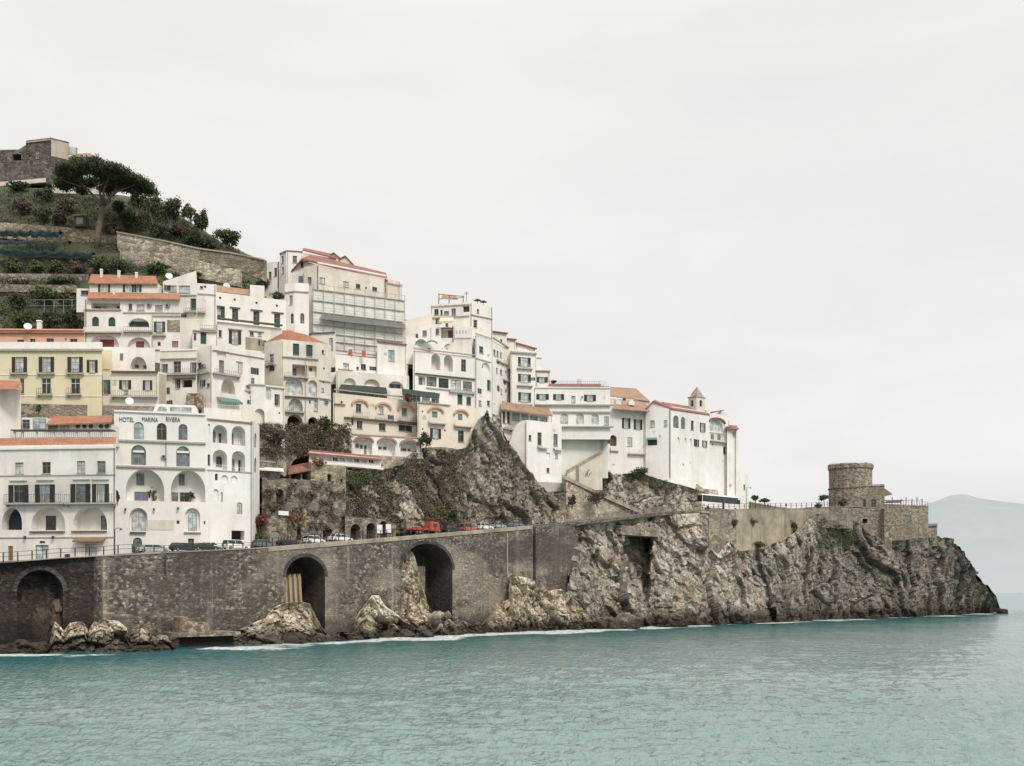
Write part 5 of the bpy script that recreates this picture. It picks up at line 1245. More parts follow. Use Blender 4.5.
r, f = bld('convent_apse', 'convent_building', 'white convent end block with one huge arched window over a wide balcony', [(709, 417), (729, 419.8)], 338, 500, 9, 'bright_plaster',
    {0: [('L', 716.4, 418.4, 431.4, 14, {'dep': .8, 'rise': 3.4, 'in': [('A', 716.4, 419, 431.4, 12.6, {'pane': 'pane_pale', 'frame': 'white_paint'})]}), ('M', 716, 433, 440, 13, {'in': [('W', 713, 434, 440, 3), ('W', 719.5, 434, 440, 3)]}), ('W', 724.6, 446.6, 454, 2.8), ('O', 712.8, 443.6, 445.4, 1.6)]},
    [('hood', 0, 716.4, 417.6, 17, 5.4, 'red_tile', .5), ('balc', 0, 709.6, 727, 441.6, 9, 1, 'white_paint')], gable=(0, [(709.6, 416), (711, 414.8), (716.4, 413.4), (722, 414.8), (725.6, 416.6)]), roof=None, cat='convent')
mb = MB(); d_ = 343; q = [P(715.6, 420, d_), P(728, 420, d_), P(728, 414.2, d_), P(721.2, 410.6, d_), P(715.6, 414, d_)]; mb.hexa([p + Vector((0, 5, 0)) for p in q], q); mb.build('upper_gable', 'bright_plaster', r)
slab(r, 'roof', [(709.6, 413, 341), (721.4, 410.2, 342), (724, 409.8, 350), (711, 411.6, 350)], 'red_tile', .25)
r, f = bld('convent_end', 'convent_building', 'narrow white convent tower end with a red cap and flared base', [(727, 427), (737.6, 428)], 341, 500, 8, 'bright_plaster', {0: [('W', 733.6, 432, 436.4, 2, {'pane': 'pane_pale'})]}, [('ledge', 0, 726.4, 738, 427.6, 1.2, .4, 'red_tile')], roof='red_tile', par=.02, cat='convent')
mb = MB(); d_ = 342; q = [P(737.2, 430, d_), P(739.8, 476, d_), P(739.8, 500, d_), P(736, 500, d_), P(736, 430, d_)]; mb.hexa([p + Vector((0, 7, 0)) for p in q], q); mb.build('buttress', 'bright_plaster', r)
slab(r, 'roof', [(724.6, 428.4, 340), (738.2, 428.8, 341), (737, 425.6, 345), (727, 424.6, 345)], 'red_tile', .2)
r, f = bld('convent_low', 'convent_building', 'low plain white annexe with one slit window at the foot of the convent', [(727, 473.4), (748.6, 474.6)], 343.5, 512, 6, 'bright_plaster', {0: [('W', 744.4, 484.6, 489.6, 1.8)]}, [], cat='convent')
# bell tower
d_ = 338
bt = thing('bell_tower', 'square cream bell tower with open arches and a pyramid spire above the convent roof', 'bell tower', P(696.5, 412, d_))
tf_ = [Fac(P(688.4, 410, d_ + 1.5), P(696.5, 410, d_ - 1)), Fac(P(696.5, 410, d_ - 1), P(705, 410, d_ + 1.7))]
wm = MB(); zt, zb = P(0, 397.2, d_).z, P(0, 420, d_).z
for i, (ff, cx) in enumerate(zip(tf_, (691.9, 701))):
    hs = []; do_op(bt, ff, ('A', cx, 400, 406.6, 3, {'pane': 'pane_dark', 'dep': .5}), hs, wm, ff.L, zt, zb)
    wall_faces(wm, ff, [(0, zb), (ff.L, zb), (ff.L, zt), (0, zt)], hs)
A_, B_, C_ = tf_[0].A, tf_[0].B, tf_[1].B; D_ = A_ + C_ - B_
for a, b_ in ((C_, D_), (D_, A_)): wm.poly([(a.x, a.y, zb), (b_.x, b_.y, zb), (b_.x, b_.y, zt), (a.x, a.y, zt)])
wm.build('belfry', 'cream_plaster', bt)
ctr = (A_ + C_) / 2
mb = MB(); ex_ = lambda p, k, z: Vector((ctr.x + (p.x - ctr.x) * k, ctr.y + (p.y - ctr.y) * k, z))
mb.hexa([ex_(p, 1.16, zt) for p in (A_, B_, C_, D_)], [ex_(p, 1.16, zt + .25) for p in (A_, B_, C_, D_)]); mb.build('cornice', 'cornice_grey', bt)
mb = MB(); mb.hexa([ex_(p, .92, zt + .252) for p in (A_, B_, C_, D_)], [ex_(p, .03, P(0, 386, d_).z) for p in (A_, B_, C_, D_)]); mb.build('spire', 'pale_stone', bt)

# ================================================================== LAND
def fbm(p, oct=5):
    return noise.fractal(p, 0.9, 2.1, oct)


def cells(p):
    d, pts = noise.voronoi(p)
    return d[1] - d[0], noise.cell(pts[0] * 7.31)


def curve_cols(tab, x):
    """smooth interpolation of rows of numbers keyed by picture column"""
    if x <= tab[0][0]: return tab[0][1:]
    if x >= tab[-1][0]: return tab[-1][1:]
    for i in range(len(tab) - 1):
        if x <= tab[i + 1][0]:
            a, b = tab[i], tab[i + 1]
            t = (x - a[0]) / (b[0] - a[0])
            return [p + (q - p) * t for p, q in zip(a[1:], b[1:])]


def facets(q):
    """voronoi blocks, each cut to its own tilted plane"""
    d, pts = noise.voronoi(q)
    g = noise.cell_vector(pts[0] * 7.31) - Vector((.5, .5, .5))
    return (noise.cell(pts[0] * 3.77) - .5), (q - pts[0]).dot(g), d[1] - d[0]


def rock_offset(p, amp, f, dip=0.3, fine=1.0):
    """buttresses, leaning angular blocks and a few deep cracks: one number, metres outward"""
    q = Vector((p.x + p.z * dip, p.y, p.z - p.x * 0.12)) * f
    q += noise.noise_vector(q * .09) * 1.6 + noise.noise_vector(q * .35) * .5
    a = fbm(q * 0.03, 4) * 2.4
    c1, s1, e1 = facets(Vector((q.x * .105, q.y * .105, q.z * .075)))
    c2, s2, e2 = facets(Vector((q.x * .27, q.y * .27, q.z * .2)))
    c3, s3, e3 = facets(q * .66)
    msk = max(0, min(1, .5 + 1.8 * noise.noise(q * .05)))
    crack = -1.5 * msk * max(0, 1 - e1 / .09) ** 2 - .8 * msk * max(0, 1 - e2 / .10) ** 2
    return amp * (a * 1.2 + c1 * 2.3 + s1 * 2.6 + (c2 * .65 + s2 * 1.0) * min(1.5, fine) + (c3 * .26 + s3 * .5) * fine + crack * .7 + .22 * fine * fbm(q * .8, 4))


def rock_sheet(name, cols, nu, nv, amp, f, m, parent=None, back=10, dent=None, bulge=0.0, edge=0.25, topfade=0.12, dirv=(0.45, -0.89, 0), fine=1.0, topmin=.25):
    """cliff face from picture columns (px, y top, depth top, y foot, depth foot), displaced into crags, closed over the top"""
    x0, x1 = cols[0][0], cols[-1][0]
    dv = Vector(dirv).normalized()
    vs, fs = [], []
    nb = 5
    for i in range(nu + 1):
        px = x0 + (x1 - x0) * i / nu
        yt, dt, yb, db = curve_cols(cols, px)
        ef = min(1, min(i, nu - i) / max(1, nu * 0.03)) * (1 - edge) + edge
        for j in range(nv + 1):
            t = j / nv
            g = t ** 1.0
            d = db + (dt - db) * (g ** 1.25)
            b, tp = P(px, yb, db), P(px, yt, dt)
            z = b.z + (tp.z - b.z) * t
            x = (px - 512) / FPX * d
            p = Vector((x, d, z))
            k = rock_offset(p, amp, f, .3, fine) * ef * min(1, (topmin if px < 930 else max(topmin, .75)) + (1 - t) / topfade)
            k += bulge * math.sin(math.pi * t)
            p2 = p + dv * k + Vector((0, 0, 0.25 * k * (1 if t < .95 else 0)))
            if dent:
                dd = dent(px, HOR - (z - CH) / d * FPX)
                p2 += Vector((px - 512, FPX, 0)).normalized() * dd
            vs.append(p2)
        tp = vs[-1]
        for j in range(1, nb + 1):
            r = Vector((tp.x, tp.y, 0)).normalized()
            q = tp + r * back * j / nb
            q.z = tp.z - 0.04 * back * (j / nb) ** 2 + .35 * amp * fbm(q * .3, 3) * (j > 0)
            vs.append(q)
    n = nv + 1 + nb
    for i in range(nu):
        for j in range(n - 1):
            a = i * n + j
            fs.append((a, a + n, a + n + 1, a + 1))
    mb = MB(); mb.v = [tuple(v) for v in vs]; mb.f = fs
    return mb.build(name, m, parent, False, False)


# ---- hillside under and behind the town
HC = [(-260, 584, 205, 425, 209, 405, 212, 345, 236, 330, 244, 250, 284, 172, 325, 170, 440),
      (-60, 570, 208, 425, 211, 404, 216, 346, 235, 330, 243, 250, 283, 184, 316, 182, 430),
      (0, 566, 209, 425, 213, 404, 219, 346, 237, 330, 245, 250, 283, 186, 312, 184, 425),
      (80, 559, 211, 425, 215, 404, 221, 346, 239, 330, 247, 256, 280, 190, 310, 188, 425),
      (160, 555, 215, 425, 219, 404, 224, 350, 241, 300, 253, 255, 279, 203, 306, 201, 420),
      (215, 553, 219, 430, 224, 406, 230, 350, 246, 305, 257, 268, 282, 240, 298, 238, 420),
      (265, 550, 227, 470, 240, 430, 251, 345, 264, 300, 288, 288, 297, 264, 312, 262, 420),
      (330, 545, 239, 470, 257, 432, 268, 350, 298, 335, 302, 310, 308, 290, 315, 292, 420),
      (400, 540, 262, 465, 270, 440, 275, 385, 288, 350, 304, 325, 313, 318, 320, 320, 420),
      (470, 533, 279, 448, 288, 430, 294, 400, 300, 360, 306, 345, 310, 338, 318, 340, 420),
      (505, 530, 289, 470, 298, 430, 304, 400, 312, 370, 318, 358, 322, 352, 330, 354, 420),
      (540, 528, 299, 490, 304, 470, 306, 440, 314, 410, 320, 400, 326, 396, 334, 398, 420),
      (610, 521, 316, 505, 321, 490, 324, 450, 332, 430, 338, 420, 344, 412, 354, 416, 430),
      (680, 514, 333, 508, 348, 500, 358, 480, 366, 462, 374, 450, 380, 444, 386, 448, 450),
      (745, 512, 355, 509, 368, 507, 375, 505, 380, 503, 386, 502, 392, 502, 398, 506, 450),
      (800, 512, 372, 511, 378, 510, 382, 510, 386, 510, 390, 511, 396, 514, 402, 530, 430)]
mb = MB(); nu, sub = 330, 8
cols = []
for i in range(nu + 1):
    px = -260 + 1060 * i / nu
    c = curve_cols(HC, px)
    pts = [(c[k], c[k + 1]) for k in range(0, 16, 2)]
    col = [P(px, c[0] + 4, c[1] - 3)]
    for k in range(7):
        for s in range(sub if k < 6 else 4):
            t = s / (sub if k < 6 else 4)
            p = P(px, pts[k][0] + (pts[k + 1][0] - pts[k][0]) * t, pts[k][1] + (pts[k + 1][1] - pts[k][1]) * t)
            r = 0.9 * fbm(p * .09, 5) + 0.35 * fbm(p * .4, 3)
            p += Vector((0, r * (1 if k > 0 else .3), 0.6 * r if k > 3 else 0))
            col.append(p)
    cols.append(col)
n = len(cols[0])
mb.v = [tuple(p) for c in cols for p in c]
mb.f = [(i * n + j, (i + 1) * n + j, (i + 1) * n + j + 1, i * n + j + 1) for i in range(nu) for j in range(n - 1)]
o = mb.build('hillside', 'hill_earth', None, False, False); tag(o, 'steep terraced hillside behind the town', None, None, 'structure')


def hill_at(px, py):
    c = curve_cols(HC, px)
    for k in range(0, 14, 2):
        if c[k] >= py >= c[k + 2]:
            t = (c[k] - py) / (c[k] - c[k + 2] + 1e-6)
            return c[k + 1] + (c[k + 3] - c[k + 1]) * t
    return c[1] if py > c[0] else c[13]


# ---- road shelf with kerb and pavement
pxs = list(range(-120, 871, 15))
mb, kb, pb = MB(), MB(), MB()
def along(px, off, dz=0.0):
    d = CD(px); z = CH + (HOR - WTY(px)) / FPX * d
    t = P(px + 4, HOR, CD(px + 4)) - P(px - 4, HOR, CD(px - 4)); t.z = 0; t.normalize()
    n_ = Vector((-t.y, t.x, 0))
    p = P(px, HOR, d) + n_ * off
    return Vector((p.x, p.y, z + dz))
ROADZ = 0.0
for a, b in zip(pxs, pxs[1:]):
    w_ = 11
    mb.poly([along(a, .4, ROADZ), along(b, .4, ROADZ), along(b, w_, ROADZ), along(a, w_, ROADZ)])
    pb.hexa([along(a, .45, ROADZ + .002), along(b, .45, ROADZ + .002), along(b, 1.7, ROADZ + .002), along(a, 1.7, ROADZ + .002)],
            [along(a, .45, ROADZ + .13), along(b, .45, ROADZ + .13), along(b, 1.7, ROADZ + .13), along(a, 1.7, ROADZ + .13)])
    kb.poly([along(a, 6.0, ROADZ + .004), along(b, 6.0, ROADZ + .004), along(b, 6.12, ROADZ + .004), along(a, 6.12, ROADZ + .004)])
o = mb.build('road', 'asphalt'); tag(o, 'coast road on top of the sea wall', None, None, 'structure')
o = pb.build('pavement', 'pavement_stone'); tag(o, 'narrow pavement behind the road railing', None, None, 'structure')
o = kb.build('road_marking', 'white_paint'); tag(o, 'white centre line on the coast road', None, None, 'structure')

# ---- sea wall
def wall_run(root, pts, m, holes=None, zb=-3.0, name='masonry', rev=6.0, cap=True):
    """wall along picture columns; holes: {segment: [(cx, y top, y foot, w px, rise m, depth m)]}"""
    wm = MB(); facs = []
    for i in range(len(pts) - 1):
        a, b = pts[i], pts[i + 1]
        f_ = Fac(P(a[0], HOR, a[2]), P(b[0], HOR, b[2])); facs.append(f_)
        hs = []
        for (cx, y0, y1, w_, rise, dep) in (holes or {}).get(i, []):
            u0, u1 = f_.u(cx - w_ / 2), f_.u(cx + w_ / 2)
            lp = loop_arch(u0, u1, max(f_.z(cx, y1), zb + .3), f_.z(cx, y0), rise, 20)
            hs.append(lp)
            n_ = len(lp)
            back = MB()
            for q in range(n_):
                k = (q + 1) % n_
                back.poly([f_.w(*lp[q], 0), f_.w(*lp[k], 0), f_.w(*lp[k], -dep), f_.w(*lp[q], -dep)])
            back.poly([f_.w(u, z, -dep) for u, z in lp])
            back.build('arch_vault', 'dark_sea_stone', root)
            rg = MB(); t = 0.75
            c = (u0 + u1) / 2; r = (u1 - u0) / 2; z1 = f_.z(cx, y0)
            ns = 22
            A = [(c + r * math.cos(math.pi * q / ns), z1 - rise + rise * math.sin(math.pi * q / ns)) for q in range(ns + 1)]
            B = [(c + (r + t) * math.cos(math.pi * q / ns), z1 - rise + (rise + t) * math.sin(math.pi * q / ns)) for q in range(ns + 1)]
            for q in range(ns):
                g_ = .03
                L = lambda X, Y, s: (X[0] + (Y[0] - X[0]) * s, X[1] + (Y[1] - X[1]) * s)
                qd = [L(A[q], A[q + 1], g_), L(A[q], A[q + 1], 1 - g_), L(B[q], B[q + 1], 1 - g_), L(B[q], B[q + 1], g_)]
                rg.hexa([f_.w(*v, -.3) for v in qd], [f_.w(*v, .09) for v in qd])
            rg.build('arch_ring', 'ring_stone', root)
        zt0, zt1 = f_.z(a[0], a[1]), f_.z(b[0], b[1])
        wall_faces(wm, f_, [(0, zb), (f_.L, zb), (f_.L, zt1), (0, zt0)], hs)
    ends = [facs[0].w(0, 0, 0), facs[-1].w(facs[-1].L, 0, 0)]
    for p, ff, y in ((pts[0], facs[0], 0), (pts[-1], facs[-1], facs[-1].L)):
        z = ff.z(p[0], p[1])
        wm.poly([ff.w(y, zb, 0), ff.w(y, z, 0), ff.w(y, z, -7), ff.w(y, zb, -7)])
    wm.build(name, m, root)
    if cap:
        cm = MB()
        for i, ff in enumerate(facs):
            z0, z1 = ff.z(pts[i][0], pts[i][1]), ff.z(pts[i + 1][0], pts[i + 1][1])
            cm.hexa([ff.w(0, z0 + .003, .12), ff.w(ff.L, z1 + .003, .12), ff.w(ff.L, z1 + .003, -.42), ff.w(0, z0 + .003, -.42)],
                    [ff.w(0, z0 + .1, .12), ff.w(ff.L, z1 + .1, .12), ff.w(ff.L, z1 + .1, -.42), ff.w(0, z0 + .1, -.42)])
        cm.build('coping', 'stain_plaster', root)
    return facs


sw = thing('sea_wall', 'dark recessed stone sea wall with a blind arch at the near end of the road', 'sea wall', P(55, 640, 184))
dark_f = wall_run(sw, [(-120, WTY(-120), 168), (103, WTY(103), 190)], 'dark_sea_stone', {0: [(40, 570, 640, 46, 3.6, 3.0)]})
sw = thing('sea_wall', 'long brown stone sea wall with two tall open arches carrying the coast road', 'sea wall', P(330, 640, 226))
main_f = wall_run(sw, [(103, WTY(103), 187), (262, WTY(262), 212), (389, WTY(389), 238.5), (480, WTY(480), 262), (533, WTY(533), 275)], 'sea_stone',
                  {1: [(305.5, 557, 640, 39, 3.9, 7)], 2: [(427, 543.5, 632, 51, 5.8, 8)]})
# tan kerb band above the arches
for i, (a, b) in enumerate(((268, 389), (389, 480), (480, 532))):
    ff = Fac(P(a, HOR, CD(a) - .0), P(b, HOR, CD(b)))
    q = main_f[1 + i]
    u0, u1 = q.u(a) + .02, q.u(b) - .02
    mb = MB(); z0, z1 = q.z(a, WTY(a)), q.z(b, WTY(b))
    mb.hexa([q.w(u0, z0 - .75, .16), q.w(u1, z1 - .75, .16), q.w(u1, z1 - .75, .005), q.w(u0, z0 - .75, .005)], [q.w(u0, z0 - .02, .16), q.w(u1, z1 - .02, .16), q.w(u1, z1 - .02, .005), q.w(u0, z0 - .02, .005)])
    mb.build('kerb_band', 'tan_concrete', sw)
for i, px in ((3, 507), (0, 165)):
    q = main_f[i]; mb = MB(); q.box(mb, q.u(px) - .12, q.u(px) + .12, q.z(px, 575), q.z(px, WTY(px) + 5), .01, .2); mb.build('drain_pipe', 'pale_concrete' if i else 'iron', sw)
sw = thing('sea_wall', 'plain darker stone wall section between the long arched sea wall and the cliff', 'sea wall', P(555, 600, 281))
wall_run(sw, [(533.4, WTY(533) + 1, 275.9), (578, WTY(578) + 1, 287.5)], 'sea_stone')
q = Fac(P(533.4, HOR, 275.9), P(578, HOR, 287.5)); mb = MB(); q.box(mb, 0.02, .5, q.z(534, 600), q.z(534, WTY(534) + 2), .01, .35); mb.build('pilaster', 'dark_sea_stone', sw)

# concrete road deck cantilevered over the cliff
sw = thing('road_deck', 'concrete road deck jutting out over a square recess in the sea cliff', 'road deck', P(640, 525, 305))
pxs2 = list(range(576, 711, 9)) + [711]
mb = MB()
for a, b in zip(pxs2, pxs2[1:]):
    mb.hexa([along(a, -.5, -.9), along(b, -.5, -.9), along(b, 3.0, -.9), along(a, 3.0, -.9)], [along(a, -.9, .0), along(b, -.9, .0), along(b, 3.0, .0), along(a, 3.0, .0)])
mb.build('edge_beam', 'old_stone', sw)
hf_ = Fac(P(622, HOR, CD(622) - .6), P(663, HOR, CD(663) - .6))
mb = MB(); hf_.box(mb, 0, hf_.L, hf_.z(641, 535.6), hf_.z(641, 526.5), -6, -.3); mb.build('lintel_beam', 'stain_stone', sw)
for a in (624.4, 660.4):
    mb = MB(); hf_.box(mb, hf_.u(a) - .55, hf_.u(a) + .55, hf_.z(a, 541), hf_.z(a, 535.6) - .01, -3, -.35); mb.build('bracket', 'stain_stone', sw)
pr_ = thing('stone_pier', 'tall dark stone pier under the end of the concrete road deck', 'pier', P(705, 556, 323))
pf = Fac(P(701, HOR, 322), P(708.5, HOR, 325)); mb = MB(); pf.box(mb, 0, pf.L, pf.z(705, 562), pf.z(705, 513), -3, 0); mb.build('shaft', 'old_stone', pr_)
mb = MB(); pf.box(mb, -.3, pf.L + .3, pf.z(705, 513) + .003, pf.z(705, 511), -3, .25); mb.build('pier_capital', 'pale_concrete', pr_)
sw = thing('sea_wall', 'tan rendered wall with dark weeds below the promenade railing, past the road deck', 'sea wall', P(757, 540, 345))
wall_run(sw, [(709, 510.2, 326), (736, 509.7, 335)], 'stain_stone', zb=P(730, 565, 332).z, name='rubble_panel')
wall_run(sw, [(736.1, 509.7, 335), (760, 509.2, 344), (803, 508.6, 360), (806, 508.6, 364)], 'tan_concrete', zb=P(760, 578, 344).z)
sw = thing('sea_wall', 'dark stone promenade wall between the rendered wall and the round tower', 'sea wall', P(830, 520, 372))
wall_run(sw, [(805.5, 507.6, 364), (853, 506.6, 378)], 'old_stone', zb=P(830, 528, 372).z)

# ---- cliffs
S1 = [(246, 470, 237, 553, 222), (270, 472, 240, 550, 226), (290, 480, 245, 548, 231), (345, 470, 246, 544, 239), (384, 470, 257.5, 540, 248), (392, 466, 258, 540, 249.5), (420, 448, 267, 537, 257), (440, 447, 268, 535, 260),
      (460, 449, 270.5, 533, 264), (469, 447, 272, 532, 266), (472.5, 438, 273, 531.8, 267), (475, 426, 274, 531.6, 268), (479, 419, 275, 531.4, 269), (484, 415.5, 276, 530.5, 272), (491, 417, 278.4, 530, 273.4), (498, 415, 279.8, 529.5, 274.8), (503, 421, 280.6, 529.2, 275.6), (506, 433, 281.4, 529, 276.4), (511, 444, 282.5, 528.5, 278), (520, 456, 285, 528, 280), (530, 470, 288, 527, 283),
      (538, 483, 291, 527, 286), (548, 492, 294, 526, 289), (568, 490, 298, 525, 293)]
o = rock_sheet('cliff', S1, 330, 120, 1.0, 1.15, 'grown_rock', back=8, edge=.3, fine=1.7); tag(o, 'overgrown brown cliff and crag above the coast road', None, None, 'structure')
BK = [(254, 438, 229.5, 472, 225), (280, 434, 232, 474, 229.5), (286, 430, 245, 476, 233), (294, 429, 247.5, 460, 243), (310, 428, 249.5, 451, 247.5), (332, 428, 253, 451, 251), (352, 440, 256, 452, 254.5)]
o = rock_sheet('bank', BK, 90, 30, .5, 1.6, 'grown_rock', back=5, edge=.4); tag(o, 'scrubby bank under the houses with dark archways', None, None, 'structure')


def bank_at(px, py):
    c = curve_cols(BK, px); t = (c[2] - py) / (c[2] - c[0])
    return c[3] + (c[1] - c[3]) * min(1.1, max(0, t)) ** 1.25 - .5


S2 = [(560, 474, 305, 525, 298), (578, 480, 308, 523, 301), (590, 478, 312, 521, 305), (604, 475, 317, 520, 309), (620, 474, 319, 518, 313), (640, 472, 321, 515, 317), (655, 477, 321, 514, 319.5), (672, 482, 320.5, 512, 320), (690, 487, 326, 511.5, 325.5), (712, 494, 333, 511, 332.5), (730, 502, 341, 511, 340)]
o = rock_sheet('cliff', S2, 170, 46, .8, 1.3, 'cliff_rock', back=6, edge=.4); tag(o, 'pale broken rock under the convent', None, None, 'structure')


def dent(px, py):
    k = 0
    if 623 < px < 660 and py > 530:                       # the square recess under the road deck
        a = min(1, (px - 625) / 3, (657 - (py - 535) * .10 - px) / 3)
        dpt = 15 * max(0, 1 - max(0, (py - 575)) / 34)
        k = max(0, a) * dpt if py > 534 else 0
    if 752 < px < 778:                                    # dark diagonal gully
        c = 752 + (py - 540) * .34
        k += 4.5 * math.exp(-((px - c) / 4.0) ** 2) * min(1, max(0, (py - 545) / 10))
    return k


S3 = [(570, 528, 288, 632.5, 279), (600, 523, 295, 630.5, 287), (640, 518, 308, 628.3, 298), (663, 515, 315, 627, 307), (700, 513, 322, 625.8, 312), (708, 548, 319, 625.3, 313), (718, 554, 321, 624.8, 315), (730, 540, 326, 624, 320), (741, 551, 330, 623.5, 324), (760, 549, 337, 622.7, 330), (775, 543, 343, 622, 336),
      (790, 535, 348, 621.6, 341), (801, 529, 353, 621, 347), (806, 522, 357, 620.7, 351), (818, 514, 366, 620.4, 358), (835, 514, 372, 620, 364), (849, 515, 380, 619.6, 371), (856, 521, 392, 619.3, 376), (870, 530, 396, 618.8, 382), (885, 541, 399, 618, 389),
      (905, 540, 406, 617.2, 399), (920, 538, 412, 616.6, 408), (937, 537.5, 424, 615.8, 422), (941, 535.5, 425, 615.6, 426), (945, 538.5, 426, 615.5, 431), (950, 536.8, 427, 615.3, 436), (954, 538.5, 431, 615, 440), (956.5, 543, 433, 615, 442), (960, 544, 436, 614.8, 444), (962, 550, 438, 614.6, 446), (966, 551.5, 440, 614.4, 450), (968.5, 559, 442, 614.3, 452), (972, 562, 445, 614.1, 456), (975, 570.5, 448, 614, 460), (979, 573.5, 452, 613.7, 464), (983, 581, 456, 613.4, 470), (988, 583.5, 460, 613.1, 475),
      (991, 589, 464, 612.9, 479), (995, 591.5, 470, 612.7, 484), (998, 599, 476, 612.4, 488), (1000, 606, 484, 612.3, 492)]
o = rock_sheet('sea_cliff', S3, 600, 200, 1.0, .9, 'cliff_rock', back=14, dent=dent, edge=.8, topfade=.1, fine=1.5); tag(o, 'rocky headland dropping into the sea', None, None, 'structure')
mb = MB()                                                 # plateau of the headland behind the crest
cr = [P(x, *curve_cols(S3, x)[:2]) for x in range(800, 1001, 4)]
for a, b in zip(cr, cr[1:]):
    ra, rb = Vector((a.x, a.y, 0)).normalized(), Vector((b.x, b.y, 0)).normalized()
    L = [a + ra * k + Vector((0, 0, dz + .6 * fbm((a + ra * k) * .2, 3))) for k, dz in ((10, -1.0), (22, -1.6), (40, -14), (55, -45))]
    R_ = [b + rb * k + Vector((0, 0, dz + .6 * fbm((b + rb * k) * .2, 3))) for k, dz in ((10, -1.0), (22, -1.6), (40, -14), (55, -45))]
    for i in range(3): mb.poly([L[i], R_[i], R_[i + 1], L[i + 1]])
o = mb.build('headland_top', 'hill_earth'); tag(o, 'rough top of the headland', None, None, 'structure')

# loose rocks along the water
def boulder(label, cx, y0, y1, w_, d, m='pale_rock', seed=0, amp=.9, f=2.6, ry=None, cat='rock', name='boulder', lean=0.0, grp=None):
    amp *= .75; c = P(cx, (y0 + y1) / 2, d); rx = w_ / 2 / FPX * d; rz = (y1 - y0) / 2 / FPX * d; ry = ry or max(rx * .75, 2)
    bm = bmesh.new(); bmesh.ops.create_icosphere(bm, subdivisions=5, radius=1)
    for v in bm.verts:
        n_ = v.co.normalized()
        q = Vector((math.copysign(abs(n_.x) ** .75, n_.x) * rx, math.copysign(abs(n_.y) ** .8, n_.y) * ry, math.copysign(abs(n_.z) ** .8, n_.z) * rz))
        q.x += lean * q.z
        k = rock_offset(q + Vector((seed * 17.3, seed * 5.1, 0)), amp, f, .2)
        k = max(-rx * .3, min(rx * .3, k))
        v.co = q + n_ * k
    me = bpy.data.meshes.new(name); bm.to_mesh(me); bm.free()
    me.materials.append(MATS[m])
    o = bpy.data.objects.new(name, me); o.location = c; COL.objects.link(o)
    return tag(o, label, cat, grp, 'thing')


WD = lambda y: FPX * CH / (y - HOR)
boulder('dark stone heap rising inside the blind arch of the sea wall', 43, 602, 656, 34, 186, 'dark_rock', 1, .5)
boulder('upright rock finger in the blind arch', 58, 600, 640, 10, 186.5, 'dark_rock', 21, .3)
boulder('low brown rock next to the middle sized pale boulder', 164, 634, 654, 22, 186, 'cliff_rock', 5, .5)
boulder('flat dark rock shelf awash at the near end of the sea wall', 22, 640, 658, 70, 177, 'dark_rock', 6, .4, ry=5)
boulder('long dark rock ledge awash under the pale boulders', 120, 644, 659, 110, 182, 'dark_rock', 7, .5, ry=4)
pl = thing('stone_plinth', 'old tan stone plinth on a dark concrete landing by the wall', 'plinth', P(192, 640, 192))
pf = Fac(P(173, 630, 194), P(206, 630, 198)); mb = MB()
q = [(174, 634), (206, 634), (203, 622), (190, 622), (184, 616), (176, 617)]
mb.hexa([pf.w(pf.u(a), pf.z(a, b_), -1) for a, b_ in q], [pf.w(pf.u(a), pf.z(a, b_), 2) for a, b_ in q]); mb.build('masonry', 'tan_stone', pl)
mb = MB(); pf.box(mb, pf.u(168), pf.u(232), pf.z(190, 636), pf.z(190, 632), -4, 3.5); mb.build('landing_slab', 'old_stone', pl)
mb = MB(); pf.box(mb, pf.u(172), pf.u(228), pf.z(190, 652), pf.z(190, 636) - .003, -4, 2.2); mb.build('landing_foot', 'dark_sea_stone', pl)
boulder('dark rock awash in the surf below the first tall arch', 290, 632, 650, 24, 205, 'dark_rock', 10, .5)
boulder('small brown rock in the surf left of the pale outcrop', 322, 632, 646, 22, 216, 'pale_rock', 13, .5)
rb = thing('concrete_ribs', 'row of tan concrete ribs shoring the rock inside the first tall arch', 'shoring', P(300, 604, 226))
af = main_f[1]
for i, px in enumerate((288.6, 293.4, 298.2, 303, 307.8)):
    mb = MB(); u = af.u(px)
    mb.hexa([af.w(u - .28, af.z(px, 612), -1.8), af.w(u + .28, af.z(px, 612), -1.8), af.w(u + .28, af.z(px, 612), -4.5), af.w(u - .28, af.z(px, 612), -4.5)],
            [af.w(u - .28, af.z(px, 576), -2.6), af.w(u + .28, af.z(px, 573.5), -2.6), af.w(u + .28, af.z(px, 573.5), -4.5), af.w(u - .28, af.z(px, 576), -4.5)])
    mb.build('rib', 'rust_rib', rb)
mb = MB(); af.box(mb, af.u(286), af.u(311), af.z(300, 612), af.z(300, 577), -4.6, -3.0); mb.build('shoring_wall', 'rust_rib', rb)
def outcrop(label, prof, y0, y1, d0, d1, run, f=2.0, m='pale_rock', amp=.6, nu=70, nv=50):
    """rock mass along the water: profile [(px, y top)], foot line y0..y1, crest depth d0..d1, foot run metres nearer"""
    xa, xb = prof[0][0], prof[-1][0]; cols = []
    for x, y in prof:
        t = (x - xa) / (xb - xa); d = d0 + (d1 - d0) * t
        cols.append((x, y, d - run * .15, y0 + (y1 - y0) * t, d - run))
    o = rock_sheet('rock_outcrop', cols, nu, nv, amp, f, m, back=4, edge=.3, fine=2.2); tag(o, label, 'rock', None, 'thing')


